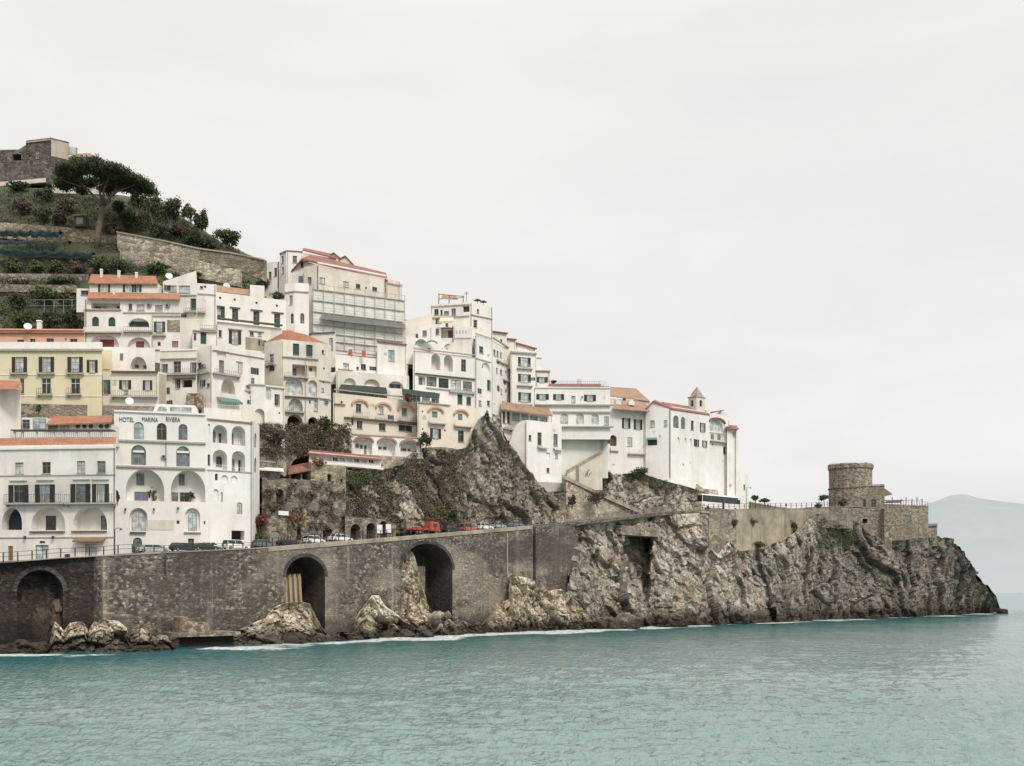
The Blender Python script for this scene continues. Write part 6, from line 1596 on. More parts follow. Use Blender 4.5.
outcrop('pitted two-headed boulder mass at the foot of the blind arch', [(44, 652), (50, 636), (55, 622), (60, 626), (64, 631), (70, 623), (77, 622), (84, 623), (88, 630), (91, 644)], 657, 656, 180, 181, 8)
outcrop('biggest pale rounded boulder in front of the long sea wall', [(86, 648), (89, 630), (94, 622), (103, 619.5), (112, 621), (120, 623), (127, 629), (131, 640), (133, 650)], 656, 655, 181, 183, 8)
outcrop('knobbly pale boulder beside the biggest pale one', [(127, 646), (131, 634), (138, 630), (144, 627.5), (151, 630), (155, 636), (160, 635), (167, 636), (172, 642), (176, 650)], 656, 654, 184, 187, 7)
outcrop('ochre rock mass sloping out of the first tall arch', [(222, 650), (230, 633), (240, 629), (250, 625), (258, 621), (266, 618), (270, 611), (275, 607), (281, 604.5), (290, 602.5), (303, 602), (311, 604), (316, 614), (321, 625), (327, 633), (334, 641)], 652, 643, 206, 219, 9, 1.6, nu=150, nv=80)
outcrop('low wet rocks between the two tall arches', [(326, 642), (333, 633), (342, 631), (350, 634), (358, 632), (364, 638)], 645, 642, 219, 226, 5, 2.2, 'cliff_rock', .5)
outcrop('low tan rocks right after the second tall arch', [(432, 634), (440, 624), (449, 619), (456, 625), (464, 621), (472, 626), (480, 622), (488, 633)], 639, 636, 242, 257, 6, 2.2, 'pale_rock', .5)
O1 = [(352, 632, 227, 642, 221), (358, 620, 228, 641, 221.5), (366, 604, 229.5, 640.6, 222), (372, 595, 230.5, 640.2, 223), (379, 596, 232, 640, 224), (385, 606, 233, 639.6, 226), (393, 612, 234.5, 639.2, 227), (404, 620, 236, 638.6, 230), (415, 628, 238, 638, 233), (430, 634, 240, 637.6, 236)]
o = rock_sheet('rock_outcrop', O1, 110, 70, .75, 2.0, 'pale_rock', back=4, edge=.2, fine=2.2); tag(o, 'pale knobbly rock outcrop against the pier between the tall arches', 'rock', None, 'thing')
O2 = [(384, 552, 245, 637, 241), (394, 549, 245, 637, 241), (402, 548, 245.5, 637, 241.5), (409, 549, 246, 637, 242), (414, 553, 246.5, 637, 242), (418, 566, 247, 637, 242), (422, 584, 247, 637, 242), (428, 604, 247.5, 637, 242), (437, 616, 248, 637, 243), (450, 626, 249, 637, 244)]
o = rock_sheet('rock_outcrop', O2, 90, 110, .5, 1.9, 'pale_rock', back=4, edge=.2, fine=2.2); tag(o, 'tall pale rock pinnacle standing inside the second tall arch', 'rock', None, 'thing')
cp = thing('concrete_buttress', 'narrow grey buttress behind the rocks in the second tall arch', 'buttress', P(437, 620, 255))
af = main_f[2]; mb = MB(); af.box(mb, af.u(433), af.u(441), af.z(437, 618), af.z(437, 566), -7, -5); mb.build('shaft', 'old_stone', cp)
boulder('brown rock wedged in the foot of the second tall arch', 438, 608, 634, 22, 247, 'cliff_rock', 14, .7)
boulder('tan rocks below the pale knobbly outcrop', 410, 630, 646, 56, 234, 'cliff_rock', 16, .6, ry=4)
O3 = [(476, 634, 257, 634.8, 253), (488, 620, 260.5, 634.4, 255), (494, 606, 262, 634, 256), (503, 601, 264, 633.8, 258), (510, 599, 265.2, 633.4, 259.5), (512, 577, 265.8, 633.4, 260), (520, 576, 267.5, 633, 262), (531, 579, 269.5, 632.8, 264), (537, 588, 271, 632.6, 265.5), (548, 591, 274, 632.2, 268), (561, 589, 277, 632, 271), (570, 594, 279, 631.6, 273), (580, 605, 281.5, 631.2, 276), (590, 619, 283.5, 630.8, 279), (600, 628, 286, 630.6, 282)]
o = rock_sheet('rock_outcrop', O3, 200, 80, .8, 1.8, 'pale_rock', back=5, edge=.2, fine=2.0); tag(o, 'broad pale rock outcrop with a stepped top against the plain wall section', 'rock', None, 'thing')
boulder('brown wet rocks at the waterline under the recess in the cliff', 618, 616, 634, 52, 284, 'cliff_rock', 17, .7, ry=5)
boulder('dark wet rock at the foot of the cliff below the pier', 672, 614, 631, 40, 300, 'dark_rock', 18, .8, ry=5)
boulder('rounded grey boulder at the foot of the cliff', 742, 600, 628, 34, 328, 'cliff_rock', 19, .9)
boulder('lone dark rock in the sea off the headland tip', 1003, 609, 615.5, 13, 470, 'dark_rock', 20, .6)

# ---- far side of the bay
prof = [(690, 570), (800, 552), (880, 524), (928, 502.5), (940, 499.5), (950, 496.2), (958, 494.6), (968, 494.6), (978, 498), (995, 500.5), (1015, 503), (1060, 507), (1120, 500), (1200, 512), (1320, 540), (1450, 560)]
mb = MB(); D0, nu, nv = 3300, 240, 40
for i in range(nu + 1):
    px = 690 + 760 * i / nu
    y = interp(prof, px)
    for j in range(nv + 1):
        t = j / nv
        d = D0 + 1300 * t
        top = (HOR - y) / FPX * 4600 + CH
        z = -4 + (top + 4) * (t ** .85)
        x = (px - 512) / FPX * (4600 + (D0 - 4600) * (1 - t) * .7)
        q = Vector((x, d, z))
        k = fbm(q * .0028, 6) * 120 * math.sin(math.pi * min(t, .999))
        mb.v.append((x, d + k, max(-5, z + (fbm(q * .004, 6) * 26 if 0 < t < 1 else 5 * fbm(q * .01, 4)))))
for i in range(nu):
    for j in range(nv):
        a = i * (nv + 1) + j; mb.f.append((a, a + nv + 1, a + nv + 2, a + 1))
m, nt, b = new_mat('hazy_hill')
p_ = pos(nt)
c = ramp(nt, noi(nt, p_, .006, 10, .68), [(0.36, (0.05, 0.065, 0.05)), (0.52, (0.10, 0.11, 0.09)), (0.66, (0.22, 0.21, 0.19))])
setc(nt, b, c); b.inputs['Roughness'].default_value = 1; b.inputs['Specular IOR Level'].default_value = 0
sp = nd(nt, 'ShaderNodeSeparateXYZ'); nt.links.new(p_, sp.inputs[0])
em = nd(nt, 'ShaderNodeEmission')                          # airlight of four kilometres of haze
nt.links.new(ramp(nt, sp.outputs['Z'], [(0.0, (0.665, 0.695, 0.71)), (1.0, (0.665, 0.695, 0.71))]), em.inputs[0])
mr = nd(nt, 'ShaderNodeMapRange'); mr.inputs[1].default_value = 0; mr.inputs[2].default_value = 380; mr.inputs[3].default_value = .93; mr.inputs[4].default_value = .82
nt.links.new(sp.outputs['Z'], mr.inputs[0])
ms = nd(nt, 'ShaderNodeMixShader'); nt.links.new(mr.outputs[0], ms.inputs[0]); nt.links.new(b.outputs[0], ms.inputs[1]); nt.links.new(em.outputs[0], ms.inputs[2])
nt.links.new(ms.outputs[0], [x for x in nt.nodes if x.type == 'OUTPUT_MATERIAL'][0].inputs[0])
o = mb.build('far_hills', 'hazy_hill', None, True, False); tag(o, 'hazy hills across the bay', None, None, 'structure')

# ================================================================== SEA
def sea():
    az = np.concatenate([np.linspace(-math.pi, -.80, 40), np.linspace(-.78, -.5, 120), np.linspace(-.4995, .4995, 1350), np.linspace(.5, .78, 120), np.linspace(.80, math.pi, 41)[:-1]])
    rr = list(np.linspace(8, 50, 12))
    while rr[-1] < 760:
        r = rr[-1]; rr.append(r + max(.2, min(1.3, r * r / (FPX * CH) * .55)))
    rr += list(np.geomspace(790, 40000, 40))
    r = np.array(rr)
    A, R = np.meshgrid(az, r)
    X, Y = R * np.sin(A), R * np.cos(A)
    Z = np.zeros_like(X)
    g = np.random.default_rng(3)
    fade = np.clip((800 - R) / 400, 0, 1)
    for k in range(46):
        wl = .75 * (1.064 ** k)
        th = g.normal(-1.75, .5)
        a = min(.011 * wl ** .8, .022) * g.uniform(.5, 1.2)
        kx, ky = math.cos(th) * 2 * math.pi / wl, math.sin(th) * 2 * math.pi / wl
        ph = g.uniform(0, 6.28)
        warp = .9 * np.sin(X * .05 * g.uniform(.6, 1.6) + Y * .037 * g.uniform(.6, 1.6) + ph)
        s = np.sin(kx * X + ky * Y + ph + warp)
        rs = np.clip(wl / (R * R / (FPX * CH) * .55 + .05) / 2.0, 0, 1) if wl < 6 else 1
        Z += a * s * rs * fade
    gust = .75 + .35 * np.sin(X * .021 + 1.3 * np.sin(Y * .013)) * np.sin(Y * .017 + .6 * np.sin(X * .02))
    Z *= gust
    Z *= np.where(np.abs(A) < .79, 1, 0)
    wlp = [(-260, 668), (-60, 657), (10, 655), (75, 655), (160, 653), (215, 649), (245, 648), (300, 643.5), (330, 643), (430, 637.5), (520, 633), (600, 630), (700, 625.5), (800, 621.5), (900, 617.6), (960, 614.8), (1000, 612.6), (1004, 612.4)]
    P2 = [((px - 512) / FPX * WD(py), WD(py)) for px, py in wlp]
    D = np.full(X.shape, 1e3)
    msk = (np.abs(A) < .79) & (R < 760)
    xs, ys = X[msk], Y[msk]; best = np.full(xs.shape, 1e6)
    for (ax, ay), (bx, by) in zip(P2, P2[1:]):
        dx, dy = bx - ax, by - ay
        t = np.clip(((xs - ax) * dx + (ys - ay) * dy) / (dx * dx + dy * dy), 0, 1)
        best = np.minimum(best, np.hypot(xs - ax - t * dx, ys - ay - t * dy))
    D[msk] = best
    nr, na = X.shape
    co = np.stack([X, Y, Z], -1).reshape(-1, 3).astype(np.float32)
    i, j = np.meshgrid(np.arange(nr - 1), np.arange(na), indexing='ij')
    j2 = (j + 1) % na
    q = np.stack([i * na + j, i * na + j2, (i + 1) * na + j2, (i + 1) * na + j], -1).reshape(-1, 4)
    me = bpy.data.meshes.new('sea')
    me.vertices.add(len(co)); me.vertices.foreach_set('co', co.ravel())
    me.loops.add(q.size); me.loops.foreach_set('vertex_index', q.ravel().astype(np.int32))
    me.polygons.add(len(q)); me.polygons.foreach_set('loop_start', np.arange(0, q.size, 4, dtype=np.int32)); me.polygons.foreach_set('loop_total', np.full(len(q), 4, np.int32))
    at = me.attributes.new('shore', 'FLOAT', 'POINT'); at.data.foreach_set('value', D.reshape(-1).astype(np.float32))
    me.update(); me.validate()
    me.polygons.foreach_set('use_smooth', np.ones(len(q), bool))
    o = bpy.data.objects.new('sea', me); COL.objects.link(o)
    tag(o, 'choppy teal sea', None, None, 'structure')
    m, nt, b = new_mat('sea_water')
    p = pos(nt)
    a_ = nd(nt, 'ShaderNodeAttribute', attribute_name='shore')
    big = noi(nt, pos(nt, (.6, 1, 1)), .022, 6, .6, .5)
    body = ramp(nt, big, [(0.34, (0.110, 0.185, 0.184)), (0.52, (0.155, 0.232, 0.226)), (0.70, (0.20, 0.268, 0.255))])
    near = nd(nt, 'ShaderNodeMapRange'); near.inputs[1].default_value = 12; near.inputs[2].default_value = 64; near.inputs[3].default_value = .92; near.inputs[4].default_value = 0
    nt.links.new(a_.outputs['Fac'], near.inputs[0])
    c = mix(nt, near.outputs[0], body, (0.009, 0.110, 0.117))
    # surf: broken band along the rocks
    fo = nd(nt, 'ShaderNodeMath', operation='MULTIPLY_ADD'); fo.inputs[1].default_value = 5.4
    nt.links.new(noi(nt, p, .085, 7, .62), fo.inputs[0])
    fneg = nd(nt, 'ShaderNodeMath', operation='MULTIPLY'); nt.links.new(a_.outputs['Fac'], fneg.inputs[0]); fneg.inputs[1].default_value = -.27
    nt.links.new(fneg.outputs[0], fo.inputs[2])
    f1 = nd(nt, 'ShaderNodeMapRange'); f1.inputs[1].default_value = 8.5; f1.inputs[2].default_value = 9.6
    patch = nd(nt, 'ShaderNodeMath', operation='MULTIPLY_ADD'); patch.inputs[1].default_value = 14; nt.links.new(noi(nt, p, .03, 3, .5), patch.inputs[0]); nt.links.new(fo.outputs[0], patch.inputs[2])
    nt.links.new(patch.outputs[0], f1.inputs[0])
    f2 = ramp(nt, noi(nt, p, 1.1, 6, .7), [(0.36, 0.15), (0.6, 1)])
    fm = nd(nt, 'ShaderNodeMath', operation='MULTIPLY'); nt.links.new(f1.outputs[0], fm.inputs[0]); nt.links.new(f2, fm.inputs[1])
    c = mix(nt, fm.outputs[0], c, (0.72, 0.72, 0.68))
    setc(nt, b, c)
    rg = nd(nt, 'ShaderNodeMapRange'); rg.inputs[3].default_value = .09; rg.inputs[4].default_value = .8
    nt.links.new(fm.outputs[0], rg.inputs[0]); nt.links.new(rg.outputs[0], b.inputs['Roughness'])
    b.inputs['IOR'].default_value = 1.36
    h1 = mix(nt, .32, noi(nt, pos(nt, (1.0, .34, 1), (0, 0, .06)), .95, 3, .55, .6), noi(nt, pos(nt, (1, .5, 1), (0, 0, -.1)), 2.4, 3, .5, .3))
    bump(nt, b, h1, 1.0, .75)
    me.materials.append(m)


sea()

# ================================================================== WALLS AND TERRACES IN THE CLIFF
r_ = thing('retaining_wall', 'old brown retaining wall with arched niches and small slit windows above the parked cars', 'wall', P(310, 542, 237))
wm = MB(); wf = Fac(P(262, HOR, 226), P(346, HOR, 239.5))
hs = []; zt, zb = wf.z(300, 479.5), wf.z(300, 556)
for op in (('L', 280, 489, 506, 7.5, {'dep': 1.4, 'back': 'cave_dark'}), ('L', 309.6, 491, 500.5, 7, {'dep': .8, 'rise': 1}), ('L', 332, 492, 502, 7.4, {'dep': .8, 'rise': 1}), ('L', 267.6, 489, 508, 7, {'dep': .7}),
           ('L', 299, 526, 540, 4, {'dep': 1, 'back': 'cave_dark'}), ('L', 327.5, 527, 541, 9, {'dep': 2, 'back': 'cave_dark'})):
    do_op(r_, wf, op, hs, wm, wf.L, zt, zb)
wall_faces(wm, wf, [(0, zb), (wf.L, zb), (wf.L, zt), (0, zt)], hs)
wm.poly([wf.w(0, zt, 0), wf.w(wf.L, zt, 0), wf.w(wf.L, zt, -6), wf.w(0, zt, -6)]); wm.poly([wf.w(wf.L, zb, 0), wf.w(wf.L, zt, 0), wf.w(wf.L, zt, -6), wf.w(wf.L, zb, -6)])
wm.build('masonry', 'old_stone', r_)
r_ = thing('retaining_wall', 'tan stone wall turret with one dark slit window under the restaurant terrace', 'wall', P(325, 500, 241))
wm = MB(); wf = Fac(P(311, HOR, 236.5), P(346, HOR, 242)); hs = []; zt, zb = wf.z(328, 464.5), wf.z(328, 505)
do_op(r_, wf, ('L', 329.5, 474, 482, 4, {'dep': 1, 'back': 'cave_dark'}), hs, wm, wf.L, zt, zb)
do_op(r_, wf, ('R', 341.5, 479, 486, 2, {'dep': 1, 'back': 'cave_dark'}), hs, wm, wf.L, zt, zb)
wall_faces(wm, wf, [(0, zb), (wf.L, zb), (wf.L, zt), (0, zt)], hs)
wm.poly([wf.w(0, zt, 0), wf.w(wf.L, zt, 0), wf.w(wf.L, zt, -6), wf.w(0, zt, -6)]); wm.poly([wf.w(0, zb, 0), wf.w(0, zt, 0), wf.w(0, zt, -6), wf.w(0, zb, -6)]); wm.build('masonry', 'tan_stone', r_)
r_ = thing('retaining_wall', 'low road wall with three arched cellar openings under the brown cliff', 'wall', P(370, 542, 248))
wm = MB(); wf = Fac(P(345, HOR, 237.6), P(396, HOR, 247.6)); hs = []; zt, zb = wf.z(370, 518), wf.z(370, 550)
for cx, y0, w_ in ((355.5, 524, 10), (371, 523, 9), (383.4, 521, 6.6)):
    do_op(r_, wf, ('L', cx, y0, 541, w_, {'dep': 2, 'back': 'cave_dark'}), hs, wm, wf.L, zt, zb)
wall_faces(wm, wf, [(0, zb), (wf.L, zb), (wf.L, zt - 1.2), (wf.L * .8, zt - .2), (wf.L * .5, zt), (0, zt)], hs)
wm.poly([wf.w(0, zt, 0), wf.w(wf.L * .5, zt, 0), wf.w(wf.L * .5, zt, -5), wf.w(0, zt, -5)]); wm.build('masonry', 'old_stone', r_)
r_ = thing('gatehouse', 'small tan stone gatehouse with a grey arched door beside the hotel', 'gatehouse', P(277, 548, 224))
wm = MB(); wf = Fac(P(268.5, HOR, 219.5), P(286.5, HOR, 223.6)); hs = []; zt, zb = wf.z(277, 517.5), wf.z(277, 552)
do_op(r_, wf, ('D', 275.6, 530.4, 548, 11, {'leaf': 'frame_grey', 'rise': 1.1}), hs, wm, wf.L, zt, zb)
wall_faces(wm, wf, [(0, zb), (wf.L, zb), (wf.L, zt), (wf.L * .3, zt + .5), (0, zt - .3)], hs)
wm.poly([wf.w(wf.L, zb, 0), wf.w(wf.L, zt, 0), wf.w(wf.L, zt, -5), wf.w(wf.L, zb, -5)]); wm.poly([wf.w(0, zb, 0), wf.w(0, zt - .3, 0), wf.w(0, zt - .3, -5), wf.w(0, zb, -5)]); wm.build('masonry', 'tan_stone', r_)
r_ = thing('sign_board', 'white sign board on a wall over the gatehouse', 'sign', P(283, 515, 223.2))
sf_ = Fac(P(278.4, HOR, 221.4), P(288.2, HOR, 223.4)); mb = MB(); sf_.box(mb, 0, sf_.L, sf_.z(283, 515.2), sf_.z(283, 511), 0, .12); mb.build('board', 'sign_white', r_)
for u in (.15, .85):
    mb = MB(); sf_.box(mb, sf_.L * u - .06, sf_.L * u + .06, sf_.z(283, 519), sf_.z(283, 515.2) - .003, 0, .1); mb.build('bracket', 'iron', r_)
r_ = thing('retaining_wall', 'pale banded stone retaining wall with rust stains right against the white hotel', 'wall', P(267, 470, 228))
wf = Fac(P(255, HOR, 227), P(277, HOR, 231)); mb = MB()
wf.box(mb, 0, wf.L, wf.z(266, 480), wf.z(266, 440), -4, 0); mb.build('masonry', 'tan_stone', r_)
for y in (447.6, 461):
    mb = MB(); wf.box(mb, 0, wf.L - .4, wf.z(266, y + .8), wf.z(266, y), .003, .15); mb.build('string_course', 'stain_plaster', r_)
r_ = thing('canopy', 'thin white flat canopy roof at the foot of the banded stone wall', 'canopy', P(266, 470, 226))
slab(r_, 'canopy_panel', [(255, 468.4, 223.5), (284, 470.4, 227.5), (283, 468.2, 231), (255, 466.4, 228)], 'canvas_white', .3)
mb = MB(); wf = Fac(P(258, HOR, 225), P(282, HOR, 229)); mb = MB(); wf.box(mb, .1, wf.L - .1, wf.z(270, 478), wf.z(270, 470), -3, -.6); mb.build('shaded_wall', 'old_stone', r_)
r_ = thing('terrace_shed', 'open shed with a brown sagging tile roof on the stone wall', 'shed', P(300, 481, 236))
slab(r_, 'roof', [(288, 473.4, 233), (311, 469.2, 237), (311.5, 461.5, 243), (290, 466, 240)], 'red_tile', .3)
wf = Fac(P(289, HOR, 234.6), P(311, HOR, 238.4)); wm = MB(); hs = []; zt, zb = wf.z(300, 471.8), wf.z(300, 483)
do_op(r_, wf, ('R', 296, 473, 480.2, 10, {'dep': 2, 'back': 'cave_dark'}), hs, wm, wf.L, zt, zb); do_op(r_, wf, ('R', 306, 472.6, 479.6, 7.4, {'dep': 2, 'back': 'wood_brown'}), hs, wm, wf.L, zt, zb)
wall_faces(wm, wf, [(0, zb), (wf.L, zb), (wf.L, zt), (0, zt)], hs); wm.build('wall', 'tan_stone', r_)
r_ = thing('terrace_restaurant', 'long low glazed restaurant terrace with a dark red tile roof along the cliff top', 'restaurant', P(345, 468, 250))
wf = Fac(P(309, HOR, 241), P(381, HOR, 255.5)); wm = MB(); hs = []; zt = wf.z(345, 453.6)
zb = wf.z(345, 474)
for i, cx in enumerate((314, 321.5, 329, 335.5, 342.5, 350, 357, 364, 371.5)):
    yy = 453.4 + (cx - 309) * .055
    do_op(r_, wf, ('W', cx, yy + 2.2, yy + 6.4, 5.4, {'pane': ('pane_grey', 'pane_pale', 'pane_pale', 'pane_dark', 'pane_blue', 'pane_pale', 'pane_grey', 'pane_pale', 'pane_dark')[i], 'frame': 'white_paint', 'sill': False}), hs, wm, wf.L, wf.z(309, 450), zb)
wall_faces(wm, wf, [(0, wf.z(309, 464)), (wf.L, wf.z(381, 471)), (wf.L, wf.z(381, 458.2)), (0, wf.z(309, 451.5))], hs); wm.build('wall', 'white_plaster', r_)
slab(r_, 'roof', [(307.6, 453, 239.6), (381.6, 459.4, 254.4), (380, 456, 259), (311, 449.6, 245)], 'red_tile', .3)
mb = MB(); mb.hexa([wf.w(0, wf.z(309, 463.4), .01), wf.w(wf.L, wf.z(381, 470), .01), wf.w(wf.L, wf.z(381, 470), .9), wf.w(0, wf.z(309, 463.4), .9)], [wf.w(0, wf.z(309, 461.8), .01), wf.w(wf.L, wf.z(381, 468.2), .01), wf.w(wf.L, wf.z(381, 468.2), .9), wf.w(0, wf.z(309, 461.8), .9)])
mb.build('terrace_slab', 'white_plaster', r_)
r_ = thing('garden_wall', 'low white garden wall with a post above the restaurant roof', 'wall', P(318, 450, 249))
wf = Fac(P(297, HOR, 247), P(334, HOR, 252)); mb = MB(); wf.box(mb, 0, wf.L, wf.z(315, 452), wf.z(315, 442.4), -.5, 0); wf.box(mb, wf.u(330.6), wf.u(333), wf.z(315, 452), wf.z(315, 437), .01, .4); mb.build('panel', 'aged_plaster', r_)
r_ = thing('retaining_wall', 'stone retaining wall under the house with three red hoods', 'wall', P(398, 474, 262))
wf = Fac(P(378, HOR, 258.2), P(422, HOR, 264.6)); wm = MB(); hs = []; zt, zb = wf.z(400, 457.6), wf.z(400, 480)
do_op(r_, wf, ('B', 402, 459.4, 467.4, 2.4), hs, wm, wf.L, zt, zb); do_op(r_, wf, ('B', 405.6, 459.6, 467.6, 2.2, {'leaf': 'white_paint'}), hs, wm, wf.L, zt, zb)
wall_faces(wm, wf, [(0, zb), (wf.L, zb), (wf.L, zt), (0, zt)], hs); wm.build('masonry', 'pale_stone', r_)
# long diagonal walkway across the broken rock
r_ = thing('stone_stair', 'long stepped stone walkway descending across the pale rock to the road', 'stair', P(603, 500, 309))
mb = MB(); q0 = [(563.6, 475, 300.5), (600, 492.4, 307), (642, 511, 315)]
for a, b in zip(q0, q0[1:]):
    mb.hexa([P(a[0], a[1] + 3.4, a[2] - 3.8), P(b[0], b[1] + 3.4, b[2] - 3.8), P(b[0], b[1] + 3.4, b[2] - 2.8), P(a[0], a[1] + 3.4, a[2] - 2.8)], [P(a[0], a[1], a[2] - 3.8), P(b[0], b[1], b[2] - 3.8), P(b[0], b[1], b[2] - 2.8), P(a[0], a[1], a[2] - 2.8)])
mb.build('parapet', 'tan_concrete', r_)
mb = MB()
for i in range(26):
    t = i / 26; px = 564 + 78 * t; py = 477 + 35 * t; d = 300 + 15 * t
    f_ = Fac(P(px, HOR, d - 1.5), P(px + 3.2, HOR, d - 1.4)); f_.box(mb, 0, f_.L, f_.z(px, py + 8), f_.z(px, py), -2.5, 0)
mb.build('steps', 'pale_stone', r_)
r_ = thing('retaining_wall', 'pale rubble wall filling the triangle below the stepped walkway', 'wall', P(600, 516, 303))
wf = Fac(P(566, HOR, 297.5), P(640, HOR, 312.2)); mb = MB(); q = [(566, 524), (640, 516), (640, 511), (566, 479)]
mb.hexa([wf.w(wf.u(a), wf.z(a, b), -1) for a, b in q], [wf.w(wf.u(a), wf.z(a, b), 0) for a, b in q]); mb.build('masonry', 'pale_stone', r_)
r_ = thing('road_wall', 'thin grey stone wall bordering the road below the convent', 'wall', P(675, 511, 326))
wf = Fac(P(636, HOR, 312.6), P(712, HOR, 336)); mb = MB(); q = [(636, 516), (712, 511), (712, 504.5), (690, 502), (672, 504), (636, 511)]
mb.hexa([wf.w(wf.u(a), wf.z(a, b), -.6) for a, b in q], [wf.w(wf.u(a), wf.z(a, b), 0) for a, b in q]); mb.build('masonry', 'old_stone', r_)
r_ = thing('retaining_wall', 'broken triangle of old grey wall leaning on the convent base behind the bus', 'wall', P(706, 495, 336))
wf = Fac(P(694, HOR, 332.5), P(719, HOR, 340)); mb = MB(); q = [(694, 498), (719, 498), (718, 490), (704, 489), (697.4, 484)]
mb.hexa([wf.w(wf.u(a), wf.z(a, b), -1) for a, b in q], [wf.w(wf.u(a), wf.z(a, b), 0) for a, b in q]); mb.build('masonry', 'pale_stone', r_)

# ---- terrace walls high on the hill
r_ = thing('retaining_wall', 'long pale stone terrace wall sloping down the ridge to the white houses', 'wall', P(190, 262, 277))
ps = [(117, 231.6, 246.5, 282), (160, 239.6, 252.5, 279), (200, 248.4, 257.5, 277), (232, 252.6, 262.5, 276), (264.5, 259.4, 276, 274.5)]
for i, (a, b) in enumerate(zip(ps, ps[1:])):
    f_ = Fac(P(a[0], HOR, a[3]), P(b[0], HOR, b[3])); mb = MB()
    q = [(a[0], a[2] + 5), (b[0], b[2] + 5), (b[0], b[1]), (a[0], a[1])]
    mb.hexa([f_.w(f_.u(x), f_.z(x, y), -1.5) for x, y in q], [f_.w(f_.u(x), f_.z(x, y), 0) for x, y in q]); mb.build('masonry', 'pale_stone' if i < 2 else 'tan_stone', r_)
    mb = MB(); q = [(a[0], a[1] + 1.2), (b[0], b[1] + 1.2), (b[0], b[1] - .2), (a[0], a[1] - .2)]
    mb.hexa([f_.w(f_.u(x), f_.z(x, y), .01) for x, y in q], [f_.w(f_.u(x), f_.z(x, y), .3) for x, y in q]); mb.build('coping', 'pale_concrete', r_)
r_ = thing('retaining_wall', 'rough lower stone terrace wall with weeds under the long pale one', 'wall', P(170, 276, 270))
ps = [(120, 249, 264, 276), (150, 252, 270, 272), (186, 256, 276, 269), (204, 262, 279, 268), (240, 270, 287, 267)]
for a, b in zip(ps, ps[1:]):
    f_ = Fac(P(a[0], HOR, a[3]), P(b[0], HOR, b[3])); mb = MB(); q = [(a[0], a[2]), (b[0], b[2]), (b[0], b[1]), (a[0], a[1])]
    mb.hexa([f_.w(f_.u(x), f_.z(x, y), -1.5) for x, y in q], [f_.w(f_.u(x), f_.z(x, y), 0) for x, y in q]); mb.build('masonry', 'pale_stone', r_)
r_ = thing('white_wall', 'white boundary wall under the umbrella pine', 'wall', P(80, 194, 306))
f_ = Fac(P(51, HOR, 306), P(110, HOR, 303)); mb = MB(); q = [(52, 193), (110, 194.5), (110, 186.6), (52, 183.8)]
mb.hexa([f_.w(f_.u(x), f_.z(x, y), -1) for x, y in q], [f_.w(f_.u(x), f_.z(x, y), 0) for x, y in q]); mb.build('panel', 'aged_plaster', r_)
for k, (lab, y0, y1, x0, x1, d) in enumerate((('upper dry-stone orchard terrace wall beneath the green nets', 258, 262, 8, 96, 275), ('dry-stone orchard terrace wall half way down the slope', 273.5, 278, -40, 88, 268), ('lowest dry-stone orchard terrace wall beside the little annexe', 284.5, 289, -40, 76, 260))):
    r_ = thing('terrace_wall', lab, 'wall', P((x0 + x1) / 2, y1, d)); f_ = Fac(P(x0, HOR, d), P(x1, HOR, d + 1)); mb = MB(); f_.box(mb, 0, f_.L, f_.z((x0 + x1) / 2, y1 + 3), f_.z((x0 + x1) / 2, y0), -1, 0); mb.build('masonry', 'old_stone', r_)
r_ = thing('terrace_wall', 'brown stone terrace wall above the highest dark orchard net', 'wall', P(60, 232, 287)); f_ = Fac(P(-30, HOR, 287), P(118, HOR, 286)); mb = MB(); q = [(-30, 236), (118, 246), (118, 233), (60, 226.5), (-30, 220)]
mb.hexa([f_.w(f_.u(x), f_.z(x, y), -1) for x, y in q], [f_.w(f_.u(x), f_.z(x, y), 0) for x, y in q]); mb.build('masonry', 'tan_stone', r_)

# orchard nets: draped sheets on poles
def net(lab, x0, x1, yt0, yt1, hpx, d, m):
    r_ = thing('orchard_net', lab, 'net', P((x0 + x1) / 2, yt0 + hpx + 3, d))
    mb = MB(); nu, nv = 46, 10
    for i in range(nu + 1):
        t = i / nu; px = x0 + (x1 - x0) * t; y = yt0 + (yt1 - yt0) * t
        sag = .45 * abs(math.sin(t * math.pi * 6)) + .5 * fbm(Vector((px * .2, d, 0)), 3)
        for j in range(nv + 1):
            s = j / nv
            p = P(px, y, d)
            dy = -1.3 * math.sin(min(1, s * 1.4) * math.pi / 2) + (1.8 if s < .01 else 0)
            z = p.z - hpx / FPX * d * (s ** 1.5) - sag * (1 - .4 * s)
            mb.v.append((p.x, p.y + dy + .35 * noise.noise(Vector((px * .35, s * 3, d))), z + .25 * noise.noise(Vector((px * .5, s * 4, d * 2)))))
    for i in range(nu):
        for j in range(nv):
            a = i * (nv + 1) + j; mb.f.append((a, a + nv + 1, a + nv + 2, a + 1))
    mb.build('netting', m, r_, True)
    for k in range(6):
        px = x0 + (x1 - x0) * (k + .5) / 6; y = yt0 + (yt1 - yt0) * (k + .5) / 6
        mb = MB(); mb.tube([P(px, y + hpx + 5, d), P(px, y - .4, d)], .07, 5); mb.build('pole', 'bark_grey', r_)
net('short dark green orchard net on the top terrace', 2, 61, 229.5, 230.5, 8, 281, 'orchard_netting')
net('faded grey orchard net on the middle terrace', 2, 70, 239, 241, 6, 278.5, 'orchard_grey_netting')
net('longest dark green orchard net on the third terrace', 2, 94, 247.5, 252, 8, 275, 'orchard_netting')
r_ = thing('trellis', 'pole trellis frame over the lemon terrace beside the little annexe', 'trellis', P(60, 312, 246))
for px in (44.5, 54, 63.5, 72):
    mb = MB(); mb.tube([P(px, 313, 246), P(px, 299.6, 246)], .09, 5); mb.build('pole', 'rail_grey', r_)
